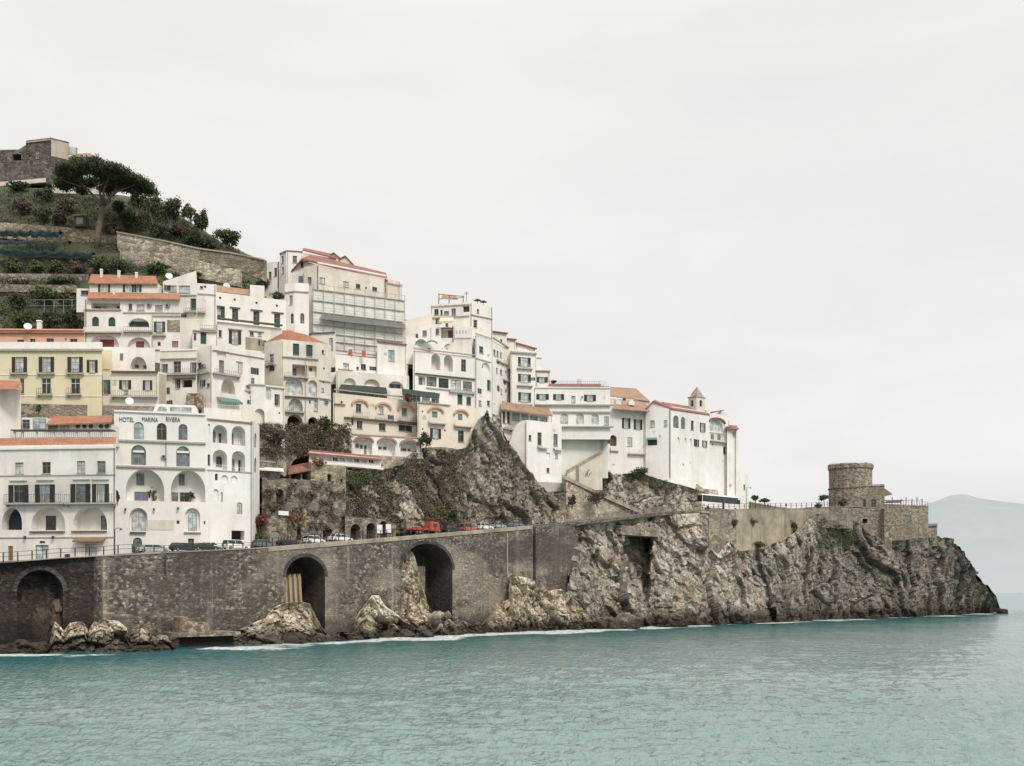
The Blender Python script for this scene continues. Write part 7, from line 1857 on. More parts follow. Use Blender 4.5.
for y in (300, 306):
    mb = MB(); mb.tube([P(30, y, 246), P(74, y - .3, 246)], .06, 5); mb.build('rail', 'rail_grey', r_)
r_ = thing('garden_shed', 'tiny grey plank shed with a dark lean-to roof left of the pine trunk', 'shed', P(79, 225, 285))
f_ = Fac(P(73, HOR, 285), P(86, HOR, 285)); mb = MB(); f_.box(mb, f_.u(74), f_.u(84.5), f_.z(79, 226), f_.z(79, 215.5), -2, 0); mb.build('wall', 'bark_grey', r_)
mb = MB(); f_.box(mb, f_.u(76.4), f_.u(83), f_.z(79, 224), f_.z(79, 217), .003, .08); mb.build('door', 'frame_grey', r_)
slab(r_, 'roof', [(71.5, 216, 284.4), (87, 214.6, 284.4), (87, 213.4, 287.4), (73, 214, 287.4)], 'dark_ledge', .15)

# ---- ruin and low house on the ridge
r_, f_ = bld('ruin', 'ridge_house', 'square grey stone house with one tall window on the very top of the ridge', [(26, 140.6), (50.8, 137.6), (69, 142)], 318, 172, 9, 'ruin_stone',
    {0: [('W', 37.6, 150, 158.6, 4, {'pane': 'pane_dark', 'frame': 'white_paint'})], 1: [('W', 60, 152.6, 154.8, 2)]}, [('ledge', 0, 26.2, 50.6, 140.8, 1, .3, 'stain_plaster'), ('panel', 1, 51.2, 68.8, 141.5, 158, .05, 'stain_plaster', 'old_render')], roof='old_tile')
slab(r_, 'roof', [(50, 137.4, 317), (70, 148, 321), (69, 146.6, 326), (50, 136.6, 326)], 'old_tile', .4)
r_, f_ = bld('ruin_wing', 'ridge_house', 'low grey stone wing with a dark square opening beside the square ridge house', [(-12, 150), (26, 149.4)], 316.5, 190, 7, 'ruin_stone', {0: [('R', 17, 154, 160.6, 8.6, {'back': 'cave_dark'}), ('M', 15.2, 171, 175.6, 2.6)]}, [], roof='old_tile')
slab(r_, 'broken_gable', [(18, 150, 317), (26, 150, 317), (26, 144.8, 317.5), (24, 146, 317.5)], 'ruin_stone', .3)
r_ = thing('retaining_wall', 'tall dark stone retaining wall carrying the ridge house', 'wall', P(32, 186, 313)); q = Fac(P(8, HOR, 314), P(53, HOR, 311)); mb = MB()
pp = [(8, 184), (52.6, 184), (53, 160.5), (22, 160.5), (8, 168)]
mb.hexa([q.w(q.u(a), q.z(a, b), -1.5) for a, b in pp], [q.w(q.u(a), q.z(a, b), 0) for a, b in pp]); mb.build('masonry', 'ruin_stone', r_)
mb = MB(); q.box(mb, q.u(-10), q.u(46), q.z(25, 184.4), q.z(25, 180.2), .02, .3); mb.build('plaster_band', 'aged_plaster', r_)
r_, f_ = bld('ridge_low', 'ridge_house', 'long low white house with a brown roof behind the umbrella pine', [(69, 156.6), (98, 157.6)], 322, 176, 6, 'aged_plaster', {0: [('W', 74, 158.2, 161, 3)]}, [], roof=None)
slab(r_, 'roof', [(68, 157, 321), (97, 158, 322), (90, 153, 327), (79, 153.4, 327)], 'old_tile', .3)
chimney(r_, 97, 153.6, 159, 324, .9, 'aged_plaster'); chimney(r_, 76, 147.8, 157, 326, .6, 'stain_plaster')
slab(r_, 'wall_patch', [(69, 154, 324), (75.6, 155, 324), (75.6, 147.6, 325), (69, 146, 325)], 'grey_plaster', .3)

# ================================================================== TOWER
TD = 412
tw = thing('watchtower', 'round brown stone watchtower with a slightly flaring top rim', 'tower', P(850.5, 510, TD))
c0 = P(850.5, 510, TD); R0 = 21.2 / FPX * TD
mb = MB(); n = 44
lev = [(512, 1.0), (489.6, .995), (489.5, 1.03), (488.4, 1.03), (488.3, .985), (470.4, .985), (469.6, 1.03), (465.6, 1.035), (465, 1.0)]
for y, k in lev:
    z = P(0, y, TD).z
    for i in range(n):
        a = 2 * math.pi * i / n
        kk = k * (1 + .03 * noise.noise(Vector((math.cos(a) * 3, math.sin(a) * 3, z * .4))))
        mb.v.append((c0.x + R0 * kk * math.cos(a), c0.y + R0 * kk * math.sin(a), z + (.5 * noise.noise(Vector((a * 2.6, 7, 0))) if y < 466 else 0)))
for l in range(len(lev) - 1):
    for i in range(n):
        j = (i + 1) % n; mb.f.append((l * n + i, l * n + j, (l + 1) * n + j, (l + 1) * n + i))
mb.f.append(tuple((len(lev) - 1) * n + i for i in range(n)))
mb.build('shaft', 'tower_stone', tw)
ff = Fac(P(829, HOR, TD - 4.5), P(850, HOR, TD - 7.6))
make_window(tw, ff, loop_rect(ff.u(833.2), ff.u(834.8), ff.z(834, 482), ff.z(834, 479.6)), .3, 'pane_dark', 'dark_ledge')
r_, f_ = bld('tower_annex', 'tower_house', 'square stone annexe with two dark windows built against the round watchtower', [(850.6, 484.4), (884.6, 484.2)], TD - 7.5, 512, 8, 'tower_stone',
    {0: [('W', 863.4, 499.4, 507.6, 5, {'pane': 'pane_dark'}), ('W', 873.6, 499.2, 507.2, 4.8, {'pane': 'pane_dark'})]}, [('ledge', 0, 850.8, 884.4, 485, 1.2, .25, 'pale_stone')], roof='old_stone')
slab(r_, 'canopy', [(884, 496, TD - 7), (892.4, 494, TD - 6), (885, 488.4, TD + 1), (884, 488.6, TD - 3)], 'dark_ledge', .2)
r_ = thing('terrace_house', 'stone terrace wall with one shuttered window and a rail under the round watchtower', 'terrace', P(906, 535, TD + 1))
wf = Fac(P(884, HOR, TD - 2), P(928.4, HOR, TD + 6)); wm = MB(); hs = []; zt, zb = wf.z(906, 505.6), wf.z(906, 548)
do_op(r_, wf, ('W', 908, 515.4, 525, 6.4, {'pane': 'pane_grey'}), hs, wm, wf.L, zt, zb)
wall_faces(wm, wf, [(0, zb), (wf.L, zb), (wf.L, zt), (0, zt)], hs)
wm.poly([wf.w(0, zt, 0), wf.w(wf.L, zt, 0), wf.w(wf.L, zt, -9), wf.w(0, zt, -9)]); wm.poly([wf.w(wf.L, zb, 0), wf.w(wf.L, zt, 0), wf.w(wf.L, zt, -9), wf.w(wf.L, zb, -9)]); wm.build('masonry', 'tower_stone', r_)
mb = MB(); wf.box(mb, 0.01, wf.L, zt + .002, zt + .3, -.4, .15); mb.build('coping', 'pale_stone', r_)
railing(r_, wf, .1, wf.L - .1, zt + .3, 1.5, -.2, 'iron', 1.3, rad=.09)
pg = thing('pergola', 'dark pole pergola on the terrace beside the watchtower annexe', 'pergola', wf.w(wf.L / 2, zt + .3, -3))
for k, px in enumerate((887, 895, 904, 909, 915, 920, 925)):
    mb = MB(); mb.tube([wf.w(wf.u(px), zt + .05, -1.6), wf.w(wf.u(px) + .1, wf.z(px, 498.4 - (k % 2) * 1.8), -1.6)], .17, 5); mb.build('post', 'wood_brown', pg)
for y, x0, x1 in ((500.4, 886, 906), (502.2, 886, 903)):
    mb = MB(); mb.tube([wf.w(wf.u(x0), wf.z(x0, y), -1.6), wf.w(wf.u(x1), wf.z(x1, y - .4), -1.6)], .2, 5); mb.build('beam', 'wood_brown', pg)
mb = MB(); mb.tube([wf.w(wf.u(903), wf.z(903, 500), -1.7), wf.w(wf.u(926), wf.z(926, 499.6), -1.7)], .07, 5); mb.build('beam', 'wood_brown', pg)
slab(pg, 'reed_cover', [(886, 501.6, TD - 3), (901, 501.6, TD), (900, 500.4, TD + 4), (887, 500.2, TD + 1)], 'dark_ledge', .1)
r_ = thing('retaining_wall', 'patched stone wall with a low opening under the square tower annexe', 'wall', P(868, 540, TD - 9))
wf = Fac(P(846, HOR, TD - 9.5), P(886, HOR, TD - 8)); wm = MB(); hs = []; zt, zb = wf.z(868, 508.6), wf.z(868, 552)
do_op(r_, wf, ('R', 865, 518.6, 523, 5, {'back': 'cave_dark'}), hs, wm, wf.L, zt, zb)
wall_faces(wm, wf, [(0, zb), (wf.L, zb), (wf.L, zt), (0, zt)], hs); wm.poly([wf.w(0, zt, 0), wf.w(wf.L, zt, 0), wf.w(wf.L, zt, -6), wf.w(0, zt, -6)]); wm.build('masonry', 'tower_stone', r_)
r_ = thing('buttress', 'dark stone buttress running down the rock from the tower annexe', 'buttress', P(887, 550, TD - 10)); wf = Fac(P(884, HOR, TD - 10.5), P(890, HOR, TD - 10)); mb = MB()
mb.hexa([wf.w(-.3, wf.z(887, 553), 1.2), wf.w(wf.L + .3, wf.z(887, 553), 1.2), wf.w(wf.L + .3, wf.z(887, 553), -4), wf.w(-.3, wf.z(887, 553), -4)], [wf.w(0, wf.z(887, 509), 0), wf.w(wf.L, wf.z(887, 509), 0), wf.w(wf.L, wf.z(887, 509), -4), wf.w(0, wf.z(887, 509), -4)]); mb.build('masonry', 'old_stone', r_)
r_ = thing('stone_hut', 'small flat roofed stone hut at the seaward end of the tower terrace', 'hut', P(933, 540, TD + 10)); wf = Fac(P(927.5, HOR, TD + 9), P(937.2, HOR, TD + 12)); mb = MB(); wf.box(mb, 0, wf.L, wf.z(932, 546), wf.z(932, 525.6), -5, 0); mb.build('wall', 'old_stone', r_)
slab(r_, 'roof', [(926.5, 526.4, TD + 8), (938, 525, TD + 11), (937, 523.4, TD + 17), (927, 523.8, TD + 15)], 'dark_ledge', .2)

# ================================================================== RAILINGS AND STREET FURNITURE
def rail_run(label, x0, x1, n, h, off, m='iron', top=True, base=0.0):
    r_ = thing('road_railing', label, 'railing', along((x0 + x1) / 2, off, base))
    for i in range(n + 1):
        px = x0 + (x1 - x0) * i / n
        p = along(px, off, base); mb = MB(); mb.tube([p, p + Vector((0, 0, h))], .11, 5); mb.build('post', m, r_)
    for hh in (h - .03, h * .52):
        mb = MB(); mb.tube([along(x0 + (x1 - x0) * i / n, off, base + hh) for i in range(n + 1)], .04, 5); mb.build('rail', m, r_)
    return r_
rail_run('thin iron railing along the wall in front of the hotel annexe', -40, 132, 12, 1.5, -.15, 'iron', base=.2)
rail_run('low iron railing along the wall in front of the tall hotel', 134, 262, 13, 1.0, -.15, 'iron', base=.2)
rail_run('dark post railing along the arched sea wall beside the parked cars', 266, 531, 44, 1.8, -.1, 'iron', base=.1)
rail_run('grey post railing along the road deck below the pale rock', 534, 706, 40, 1.5, -.3, 'rail_grey', base=0)
rail_run('promenade railing against the sky between the bus and the watchtower', 708, 832, 24, 1.6, -.15, 'iron', base=.2)
def lamp_post(lab, px, h, off=.6, arm=True):
    p = along(px, off, 0); r_ = thing('street_lamp', lab, 'street lamp', p)
    mb = MB(); mb.tube([p, p + Vector((0, 0, h))], [.11, .07], 6); mb.build('pole', 'iron', r_)
    mb = MB(); q = p + Vector((0, 0, h)); mb.tube([q, q + Vector((.5, -.2, .25)), q + Vector((1.2, -.4, .2))], .05, 5); mb.build('arm', 'iron', r_)
    mb = MB(); e = q + Vector((1.2, -.4, .12)); mb.tube([e + Vector((0, 0, .1)), e - Vector((0, 0, .25))], [.12, .25], 8); mb.build('lamp_shade', 'iron', r_)
lamp_post('dark street lamp with a short arm in front of the hotel annexe corner', 116, 4.4)
lamp_post('thin street lamp by the seaward end of the bus', 748, 6.6)
lamp_post('thin street lamp among the parked cars beneath the gatehouse sign', 290, 4.8)
for lab, px, off in (('white notice board closest to the red lorry on the cliff wall', 400, 5.6), ('white notice board beside the last cellar arch', 391.4, 5.6)):
    off = 3.9; p = along(px, off, ROADZ); r_ = thing('notice_board', lab, 'sign', p); q = Fac(p - Vector((.55, .3, 0)), p + Vector((.55, .3, 0))); mb = MB(); q.box(mb, 0, q.L, p.z + 1.1, p.z + 3.0, 0, .1); mb.build('board', 'sign_white', r_)
    for u in (.1, q.L - .2):
        mb = MB(); q.box(mb, u, u + .1, p.z, p.z + 1.098, 0, .08); mb.build('leg', 'iron', r_)
for lab, px, k in (('person in dark clothes standing on the promenade left of the watchtower', 790, 1.0), ('person in dark clothes walking nearer the bus on the promenade', 772, .97)):
    p = along(px, 1.5, ROADZ + .13)
    bm = bmesh.new()
    js = [((0, 0, .95), .17), ((0, .02, 1.2), .17), ((0, 0, 1.42), .16), ((0, 0, 1.55), .06), ((0, -.02, 1.66), .105), ((0, -.02, 1.76), .085), ((-.1, 0, .88), .1), ((-.11, -.05, .48), .07), ((-.12, .05, .06), .055), ((-.12, -.08, .03), .045),
          ((.1, 0, .88), .1), ((.11, .05, .48), .07), ((.12, .0, .06), .055), ((.12, -.13, .03), .045), ((-.2, 0, 1.4), .07), ((-.25, .02, 1.12), .05), ((-.23, -.06, .86), .04), ((.2, 0, 1.4), .07), ((.25, .0, 1.12), .05), ((.24, -.08, .86), .04)]
    vv = [bm.verts.new(Vector(c) * k) for c, _ in js]
    for a, b in ((0, 1), (1, 2), (2, 3), (3, 4), (4, 5), (0, 6), (6, 7), (7, 8), (8, 9), (0, 10), (10, 11), (11, 12), (12, 13), (2, 14), (14, 15), (15, 16), (2, 17), (17, 18), (18, 19)): bm.edges.new((vv[a], vv[b]))
    me = bpy.data.meshes.new('person'); bm.to_mesh(me); bm.free(); me.materials.append(MATS['person_dark'])
    o = bpy.data.objects.new('person', me); COL.objects.link(o); o.location = p
    md = o.modifiers.new('skin', 'SKIN'); o.modifiers.new('sub', 'SUBSURF').render_levels = 1
    for v, (_, rr_) in zip(me.skin_vertices[0].data, js): v.radius = (rr_ * k, rr_ * k)
    me.skin_vertices[0].data[0].use_root = True
    tag(o, lab, 'person', None, 'thing')

# ================================================================== VEHICLES
def car(lab, px, L, paint, h=1.5, kind='hatch', off=2.4, flip=False, cat='car', name='parked_car', w=1.78, turn=0.0):
    p = along(px, off, ROADZ + .004)
    t = along(px + 3, off) - along(px - 3, off); yaw = math.atan2(t.y, t.x) + turn + (math.pi if flip else 0)
    r_ = thing(name, lab, cat, p)
    X, Y = Vector((math.cos(yaw), math.sin(yaw), 0)), Vector((-math.sin(yaw), math.cos(yaw), 0))
    T = lambda x, y, z: p + X * x + Y * y + Vector((0, 0, z))
    a = L / 2; wr = .32; hy = w / 2
    ws = (-a + .78, a - .82)
    prof = {'hatch': [(-a, .42), (-a + .04, .85), (-a + .22, 1.0), (a - 1.25, .98), (a - .2, .78), (a, .62), (a, .35)],
            'sedan': [(-a, .42), (-a + .03, .82), (-a + .2, .95), (a - 1.3, .95), (a - .2, .74), (a, .6), (a, .35)]}
    pr = prof['sedan' if kind == 'sedan' else 'hatch']
    bott = []
    for c in reversed(ws):                                # wheel arches cut from the sill line
        bott += [(c + (wr + .07) * math.cos(math.pi * i / 6), .22 + (wr + .07) * math.sin(math.pi * i / 6)) for i in range(7)]
    loop = pr + [(a - .05, .22)] + bott + [(-a + .05, .22)]
    mb = MB(); mb.hexa([T(x, hy - (.06 if z > .7 else 0), z) for x, z in loop], [T(x, -hy + (.06 if z > .7 else 0), z) for x, z in loop])
    body = mb.build('body', paint, r_)
    if kind == 'sedan': cab = [(-a + .65, .95), (-a + 1.15, h - .02), (a - 2.0, h), (a - 1.2, .96)]
    elif kind == 'suv': cab = [(-a + .08, 1.0), (-a + .3, h - .03), (a - 1.9, h), (a - 1.15, .98)]
    else: cab = [(-a + .15, 1.0), (-a + .55, h - .03), (a - 1.85, h), (a - 1.05, .98)]
    ins = .17
    mb = MB(); mb.hexa([T(x, hy - .07 - (ins if z > 1.1 else 0), z - .012) for x, z in cab], [T(x, -hy + .07 + (ins if z > 1.1 else 0), z - .012) for x, z in cab]); mb.build('cabin_glass', 'car_glass', r_)
    mb = MB(); x0, x1 = cab[1][0] - .02, cab[2][0] + .02
    mb.hexa([T(x0, hy - .22, h - .06), T(x1, hy - .22, h - .03), T(x1, -hy + .22, h - .03), T(x0, -hy + .22, h - .06)], [T(x0 + .06, hy - .28, h + .02), T(x1 - .06, hy - .28, h + .04), T(x1 - .06, -hy + .28, h + .04), T(x0 + .06, -hy + .28, h + .02)])
    mb.build('roof', paint, r_)
    for s in (-1, 1):                                     # pillars
        for (xa, za), (xb, zb2) in ((cab[0], cab[1]), (cab[3], cab[2]), (((cab[0][0] + cab[3][0]) / 2, 1.0), ((cab[1][0] + cab[2][0]) / 2, h))):
            mb = MB(); mb.tube([T(xa, s * (hy - .055), za - .02), T(xb, s * (hy - .055 - ins), zb2 - .01)], .05, 5); mb.build('pillar', paint, r_)
    for c in ws:
        for s in (-1, 1):
            mb = MB(); mb.tube([T(c, s * (hy - .2), wr), T(c, s * (hy + .01), wr)], wr, 16); wo = mb.build('wheel', 'rubber', r_)
            mb = MB(); mb.tube([T(c, s * (hy + .012), wr), T(c, s * (hy + .03), wr)], wr * .6, 12); mb.build('rim', 'wheel_metal', wo)
    for s in (-1, 1):
        mb = MB(); mb.hexa([T(a - .12, s * (hy - .5), .58), T(a + .012, s * (hy - .5), .56), T(a - .1, s * (hy - .08), .58)], [T(a - .12, s * (hy - .5), .73), T(a + .012, s * (hy - .5), .68), T(a - .1, s * (hy - .08), .74)]); mb.build('headlight', 'lamp_glass', r_)
        mb = MB(); mb.hexa([T(-a - .015, s * (hy - .35), .7), T(-a + .1, s * (hy - .35), .7), T(-a + .1, s * (hy - .05), .7), T(-a - .015, s * (hy - .05), .7)], [T(-a - .01, s * (hy - .35), .88), T(-a + .1, s * (hy - .35), .88), T(-a + .1, s * (hy - .05), .88), T(-a - .01, s * (hy - .05), .88)]); mb.build('tail_light', 'tail_glass', r_)
    return r_
car('silver saloon with dark windows outside the arched hotel door', 158, 5.6, 'car_silver', 1.45, 'sedan')
car('black car with a rounded roof beside the silver saloon', 192, 5.4, 'car_black', 1.5, 'hatch')
car('black car lower and longer under the hotel side wall', 212, 5.4, 'car_black', 1.35, 'sedan')
car('white car half hidden behind the white off-roader', 227, 4.2, 'car_white', 1.5, 'hatch', off=5.0)
car('white off-roader parked at the hotel corner', 244, 5.4, 'car_white', 1.75, 'suv')
car('dark blue car in front of the gatehouse door', 272, 5.0, 'car_slate', 1.5, 'hatch')
car('low black car under the small arched window after the gatehouse', 296, 4.8, 'car_black', 1.2, 'sedan')
car('white hatchback in front of the dark arched niche', 321.5, 5.0, 'car_white', 1.6, 'hatch')
car('white saloon in front of the first cellar arch', 347.5, 5.6, 'car_white', 1.55, 'sedan')
car('dark car just beyond the red lorry', 459, 5.2, 'car_black', 1.5, 'hatch')
car('faded red van-like car between dark and white cars', 475, 4.4, 'faded_red_paint', 1.75, 'suv')
car('white car in the row after the faded red one', 491.5, 4.6, 'car_white', 1.6, 'hatch')
car('silver grey car behind the white one near the bend', 505, 4.4, 'car_silver', 1.55, 'hatch')
car('long slate blue car last in the row at the bend', 521, 5.6, 'car_slate', 1.45, 'sedan')
# red lorry with a low flat bed
p0 = along(432, 2.6, ROADZ + .004); t_ = (along(436, 3.4) - along(428, 3.4)); yaw = math.atan2(t_.y, t_.x)
X, Y = Vector((math.cos(yaw), math.sin(yaw), 0)), Vector((-math.sin(yaw), math.cos(yaw), 0))
T = lambda x, y, z: p0 + X * x + Y * y + Vector((0, 0, z))
lr = thing('lorry', 'bright red lorry cab with a low empty flat bed', 'lorry', p0)
bx = lambda x0, x1, y0, y1, z0, z1: ([T(x0, y0, z0), T(x1, y0, z0), T(x1, y1, z0), T(x0, y1, z0)], [T(x0, y0, z1), T(x1, y0, z1), T(x1, y1, z1), T(x0, y1, z1)])
mb = MB(); mb.hexa([T(.9, -1.15, .9), T(3.9, -1.15, .9), T(3.9, 1.15, .9), T(.9, 1.15, .9)], [T(1.0, -1.05, 3.05), T(3.5, -1.05, 3.05), T(3.5, 1.05, 3.05), T(1.0, 1.05, 3.05)]); mb.build('cab', 'red_paint', lr)
mb = MB(); mb.hexa(*bx(1.8, 2.9, -1.158, -1.10, 1.9, 2.6)); mb.build('side_window', 'car_glass', lr)
mb = MB(); mb.hexa([T(3.74, -.95, 2.1), T(3.85, -.95, 2.1), T(3.85, .95, 2.1), T(3.74, .95, 2.1)], [T(3.5, -.9, 2.9), T(3.63, -.9, 2.9), T(3.63, .9, 2.9), T(3.5, .9, 2.9)]); mb.build('windscreen', 'car_glass', lr)
mb = MB(); mb.hexa(*bx(-4.4, .7, -1.15, 1.15, .95, 1.12)); mb.hexa(*bx(-4.4, .7, -1.2, -1.13, 1.122, 1.5)); mb.hexa(*bx(-4.4, .7, 1.13, 1.2, 1.122, 1.5)); mb.build('flat_bed', 'red_paint', lr)
mb = MB(); mb.hexa(*bx(-4.3, 3.6, -.45, .45, .6, .9)); mb.build('chassis', 'iron', lr)
mb = MB(); mb.hexa(*bx(.72, .86, -1.1, 1.1, 1.13, 2.2)); mb.build('headboard', 'red_paint', lr)
for c in (-3.2, -2.2, 2.7):
    for s in (-1, 1):
        mb = MB(); mb.tube([T(c, s * .8, .48), T(c, s * 1.12, .48)], .48, 16); wo = mb.build('wheel', 'rubber', lr)
        mb = MB(); mb.tube([T(c, s * 1.122, .48), T(c, s * 1.14, .48)], .26, 12); mb.build('rim', 'wheel_metal', lr)
# bus
p0 = along(727, 3.2, ROADZ + .004); t_ = (along(735, 3.2) - along(719, 3.2)); yaw = math.atan2(t_.y, t_.x)
X, Y = Vector((math.cos(yaw), math.sin(yaw), 0)), Vector((-math.sin(yaw), math.cos(yaw), 0))
LB = (P(745.5, HOR, CD(745.5) + 3) - P(707, HOR, CD(707) + 3)).length / 2
bs = thing('bus', 'white coach with a wide dark window band parked below the convent', 'bus', p0)
mb = MB(); mb.hexa(*bx(-LB, LB, -1.25, 1.25, .45, 2.15)); mb.build('body', 'car_white', bs)
mb = MB(); mb.hexa(*bx(-LB + .03, LB - .03, -1.22, 1.22, 2.152, 4.1)); mb.build('window_band', 'car_glass', bs)
mb = MB(); mb.hexa([T(-LB, -1.26, 4.102), T(LB, -1.26, 4.102), T(LB, 1.26, 4.102), T(-LB, 1.26, 4.102)], [T(-LB + .15, -1.1, 4.5), T(LB - .2, -1.1, 4.5), T(LB - .2, 1.1, 4.5), T(-LB + .15, 1.1, 4.5)]); mb.build('roof', 'car_white', bs)
for i in range(7):
    x = -LB + 2 * LB * (i + .5) / 7 ; mb = MB(); mb.hexa(*bx(x - .05, x + .05, -1.245, -1.222, 2.16, 4.09)); mb.build('window_pillar', 'car_black', bs)
for x in (-LB + .05, LB - .25):
    mb = MB(); mb.hexa(*bx(x, x + .2, -1.252, 1.252, 2.153, 4.1)); mb.build('end_pillar', 'car_white', bs)
mb = MB(); mb.hexa(*bx(.2, 1.3, -1.27, -1.25, .5, 3.4)); mb.build('door', 'car_glass', bs)
for c in (-LB + 2.8, LB - 2.6):
    for s in (-1, 1):
        mb = MB(); mb.tube([T(c, s * .9, .5), T(c, s * 1.27, .5)], .5, 16); wo = mb.build('wheel', 'rubber', bs)
for s in (-1, 1):
    mb = MB(); mb.hexa(*bx(LB, LB + .04, s * .9 - .2, s * .9 + .2, .8, 1.05)); mb.build('headlight', 'lamp_glass', bs)

# ================================================================== PLANTS
def leaves(mb, lobes, n, size, seed, flat=1.0, shell=.55):
    """n leaf-clump quads spread through the given lobes (centre, radii)"""
    rg = random.Random(seed)
    vol = [l[1].x * l[1].y * l[1].z for l in lobes]; tot = sum(v ** .67 for v in vol)
    for (c, r), v in zip(lobes, vol):
        for _ in range(max(4, int(n * v ** .67 / tot))):
            th, u = rg.uniform(0, 6.283), rg.uniform(-1, 1)
            k = (shell + (1 - shell) * rg.random()) * (1 + .16 * rg.gauss(0, 1))
            s = math.sqrt(1 - u * u); q = Vector((math.cos(th) * s, math.sin(th) * s, u))
            p = c + Vector((q.x * r.x, q.y * r.y, q.z * r.z * flat)) * k
            a = Vector((rg.gauss(0, 1), rg.gauss(0, 1), rg.gauss(0, 1))) * .75 + q
            a.normalize(); b = a.cross(Vector((rg.random(), rg.random(), rg.random()))).normalized(); e = a.cross(b)
            z = size * rg.uniform(.6, 1.4)
            mb.poly([p - b * z * .5, p + e * z * .32, p + b * z * .5, p - e * z * .32])


def lobes_in(c, r, n, seed, kmin=.3, kmax=.55, low=-.8):
    rg = random.Random(seed); out = []
    for _ in range(n):
        th, u, k = rg.uniform(0, 6.283), rg.uniform(low, 1), rg.uniform(.3, .8)
        s = math.sqrt(max(0, 1 - u * u))
        q = rg.uniform(kmin, kmax)
        out.append((c + Vector((math.cos(th) * s * r.x * k, math.sin(th) * s * r.y * k, u * r.z * k)), Vector((r.x * q * 1.1, r.y * q * 1.1, r.z * q))))
    return out


def shrub(label, cx, y0, y1, w_, d=None, m='dark_foliage', seed=0, n=520, size=.55, cat='shrub', name='shrub', trunk=False, grp=None, lob=9):
    d = d if d is not None else hill_at(cx, y1) - 1.5
    k = d / FPX
    c = P(cx, (y0 + y1) / 2, d); r = Vector((w_ / 2 * k, w_ / 2 * k * .8, (y1 - y0) / 2 * k))
    base = P(cx, y1 + .8, d)
    rt = thing(name, label, cat, base, grp)
    mb = MB(); leaves(mb, lobes_in(c + Vector((0, 0, r.z * .12 if trunk else 0)), r, lob if trunk else lob + 6, seed, low=-.6 if trunk else -1.0), int(n * 1.7), size * 1.1, seed, shell=.3)
    mb.build('crown', m, rt, False, False)
    mb = MB()
    rg = random.Random(seed)
    for i in range(3 if trunk else 4):
        e = c + Vector((rg.uniform(-.5, .5) * r.x, rg.uniform(-.4, .4) * r.y, rg.uniform(0, .4) * r.z))
        mb.tube([base - Vector((0, 0, .4)), base + (e - base) * .5 + Vector((rg.uniform(-.2, .2), 0, 0)), e], [.16 + .02 * r.z, .11, .04] if trunk else [.06, .05, .03], 5)
    mb.build('trunk' if trunk else 'stem', 'bark_grey', rt)
    return rt


# umbrella pine
PD = 284
pt = thing('umbrella_pine', 'big umbrella pine with a wide flat dark crown on a bare forked trunk', 'pine tree', P(97, 248, PD))
K = PD / FPX
def seg(pts, r0, r1, nm):
    mb = MB(); n_ = len(pts); mb.tube([P(a, b, PD + (c if c else 0)) for a, b, c in pts], [r0 + (r1 - r0) * i / (n_ - 1) for i in range(n_)], 8); return mb.build(nm, 'bark', pt, True)
seg([(96.6, 250, 0), (98, 236, 0), (100, 222, 0), (101.6, 212, 0), (103.4, 206, 0)], .85, .62, 'trunk')
for pts, r0 in (([(102.6, 208, 0), (97, 200, -.5), (90, 192, -1), (82, 184, -1.5), (73, 177, -2), (64, 172, -2)], .46), ([(103.4, 206, 0), (101, 198, 1), (99.6, 191, 1.5), (95, 184, 2), (90, 177, 3)], .40), ([(103.4, 206, 0), (108, 200, -.5), (113, 194, -1), (120, 190, -1), (130, 187, -1.5), (140, 182, -2)], .46),
                ([(113, 195, -1), (116, 188, 0), (117, 182, 1), (121, 175, 2)], .28), ([(104, 206, 0), (103.4, 196, -2), (104, 189, -3), (107, 182, -4), (110, 174, -4)], .36), ([(86, 188, -1), (80, 186, -3), (70, 183, -4), (60, 179, -4)], .24), ([(120, 190, -1), (126, 184, 2), (134, 179, 4)], .24), ([(99.6, 191, 1.5), (105, 183, 4), (112, 176, 5)], .24)):
    seg(pts, r0, .1, 'branch')
rg = random.Random(5); lob = []
for i in range(190):
    a, k = rg.uniform(0, 6.283), math.sqrt(rg.random())
    x = math.cos(a) * k; y = math.sin(a) * k
    cx = 104 + x * 47; top = 169 + 10 * (abs(x) ** 2.2) + (1.5 if x < 0 else 5) * abs(x) ; bot = 186 - 7 * (1 - k) + 2 * x
    cy = top + 4.5 + (0 if i % 3 else rg.random()) * max(1, (bot - 6 - top - 4)) + abs(y) * .8 + rg.uniform(-.6, .6)
    lob.append((P(cx, cy, PD) + Vector((0, y * 11, 0)), Vector((rg.uniform(1.7, 2.8), rg.uniform(1.5, 2.4), rg.uniform(.8, 1.25)))))
mb = MB(); leaves(mb, lob, 46000, .46, 5, shell=.3)
mb.build('crown', 'pine_needles', pt, False, False)

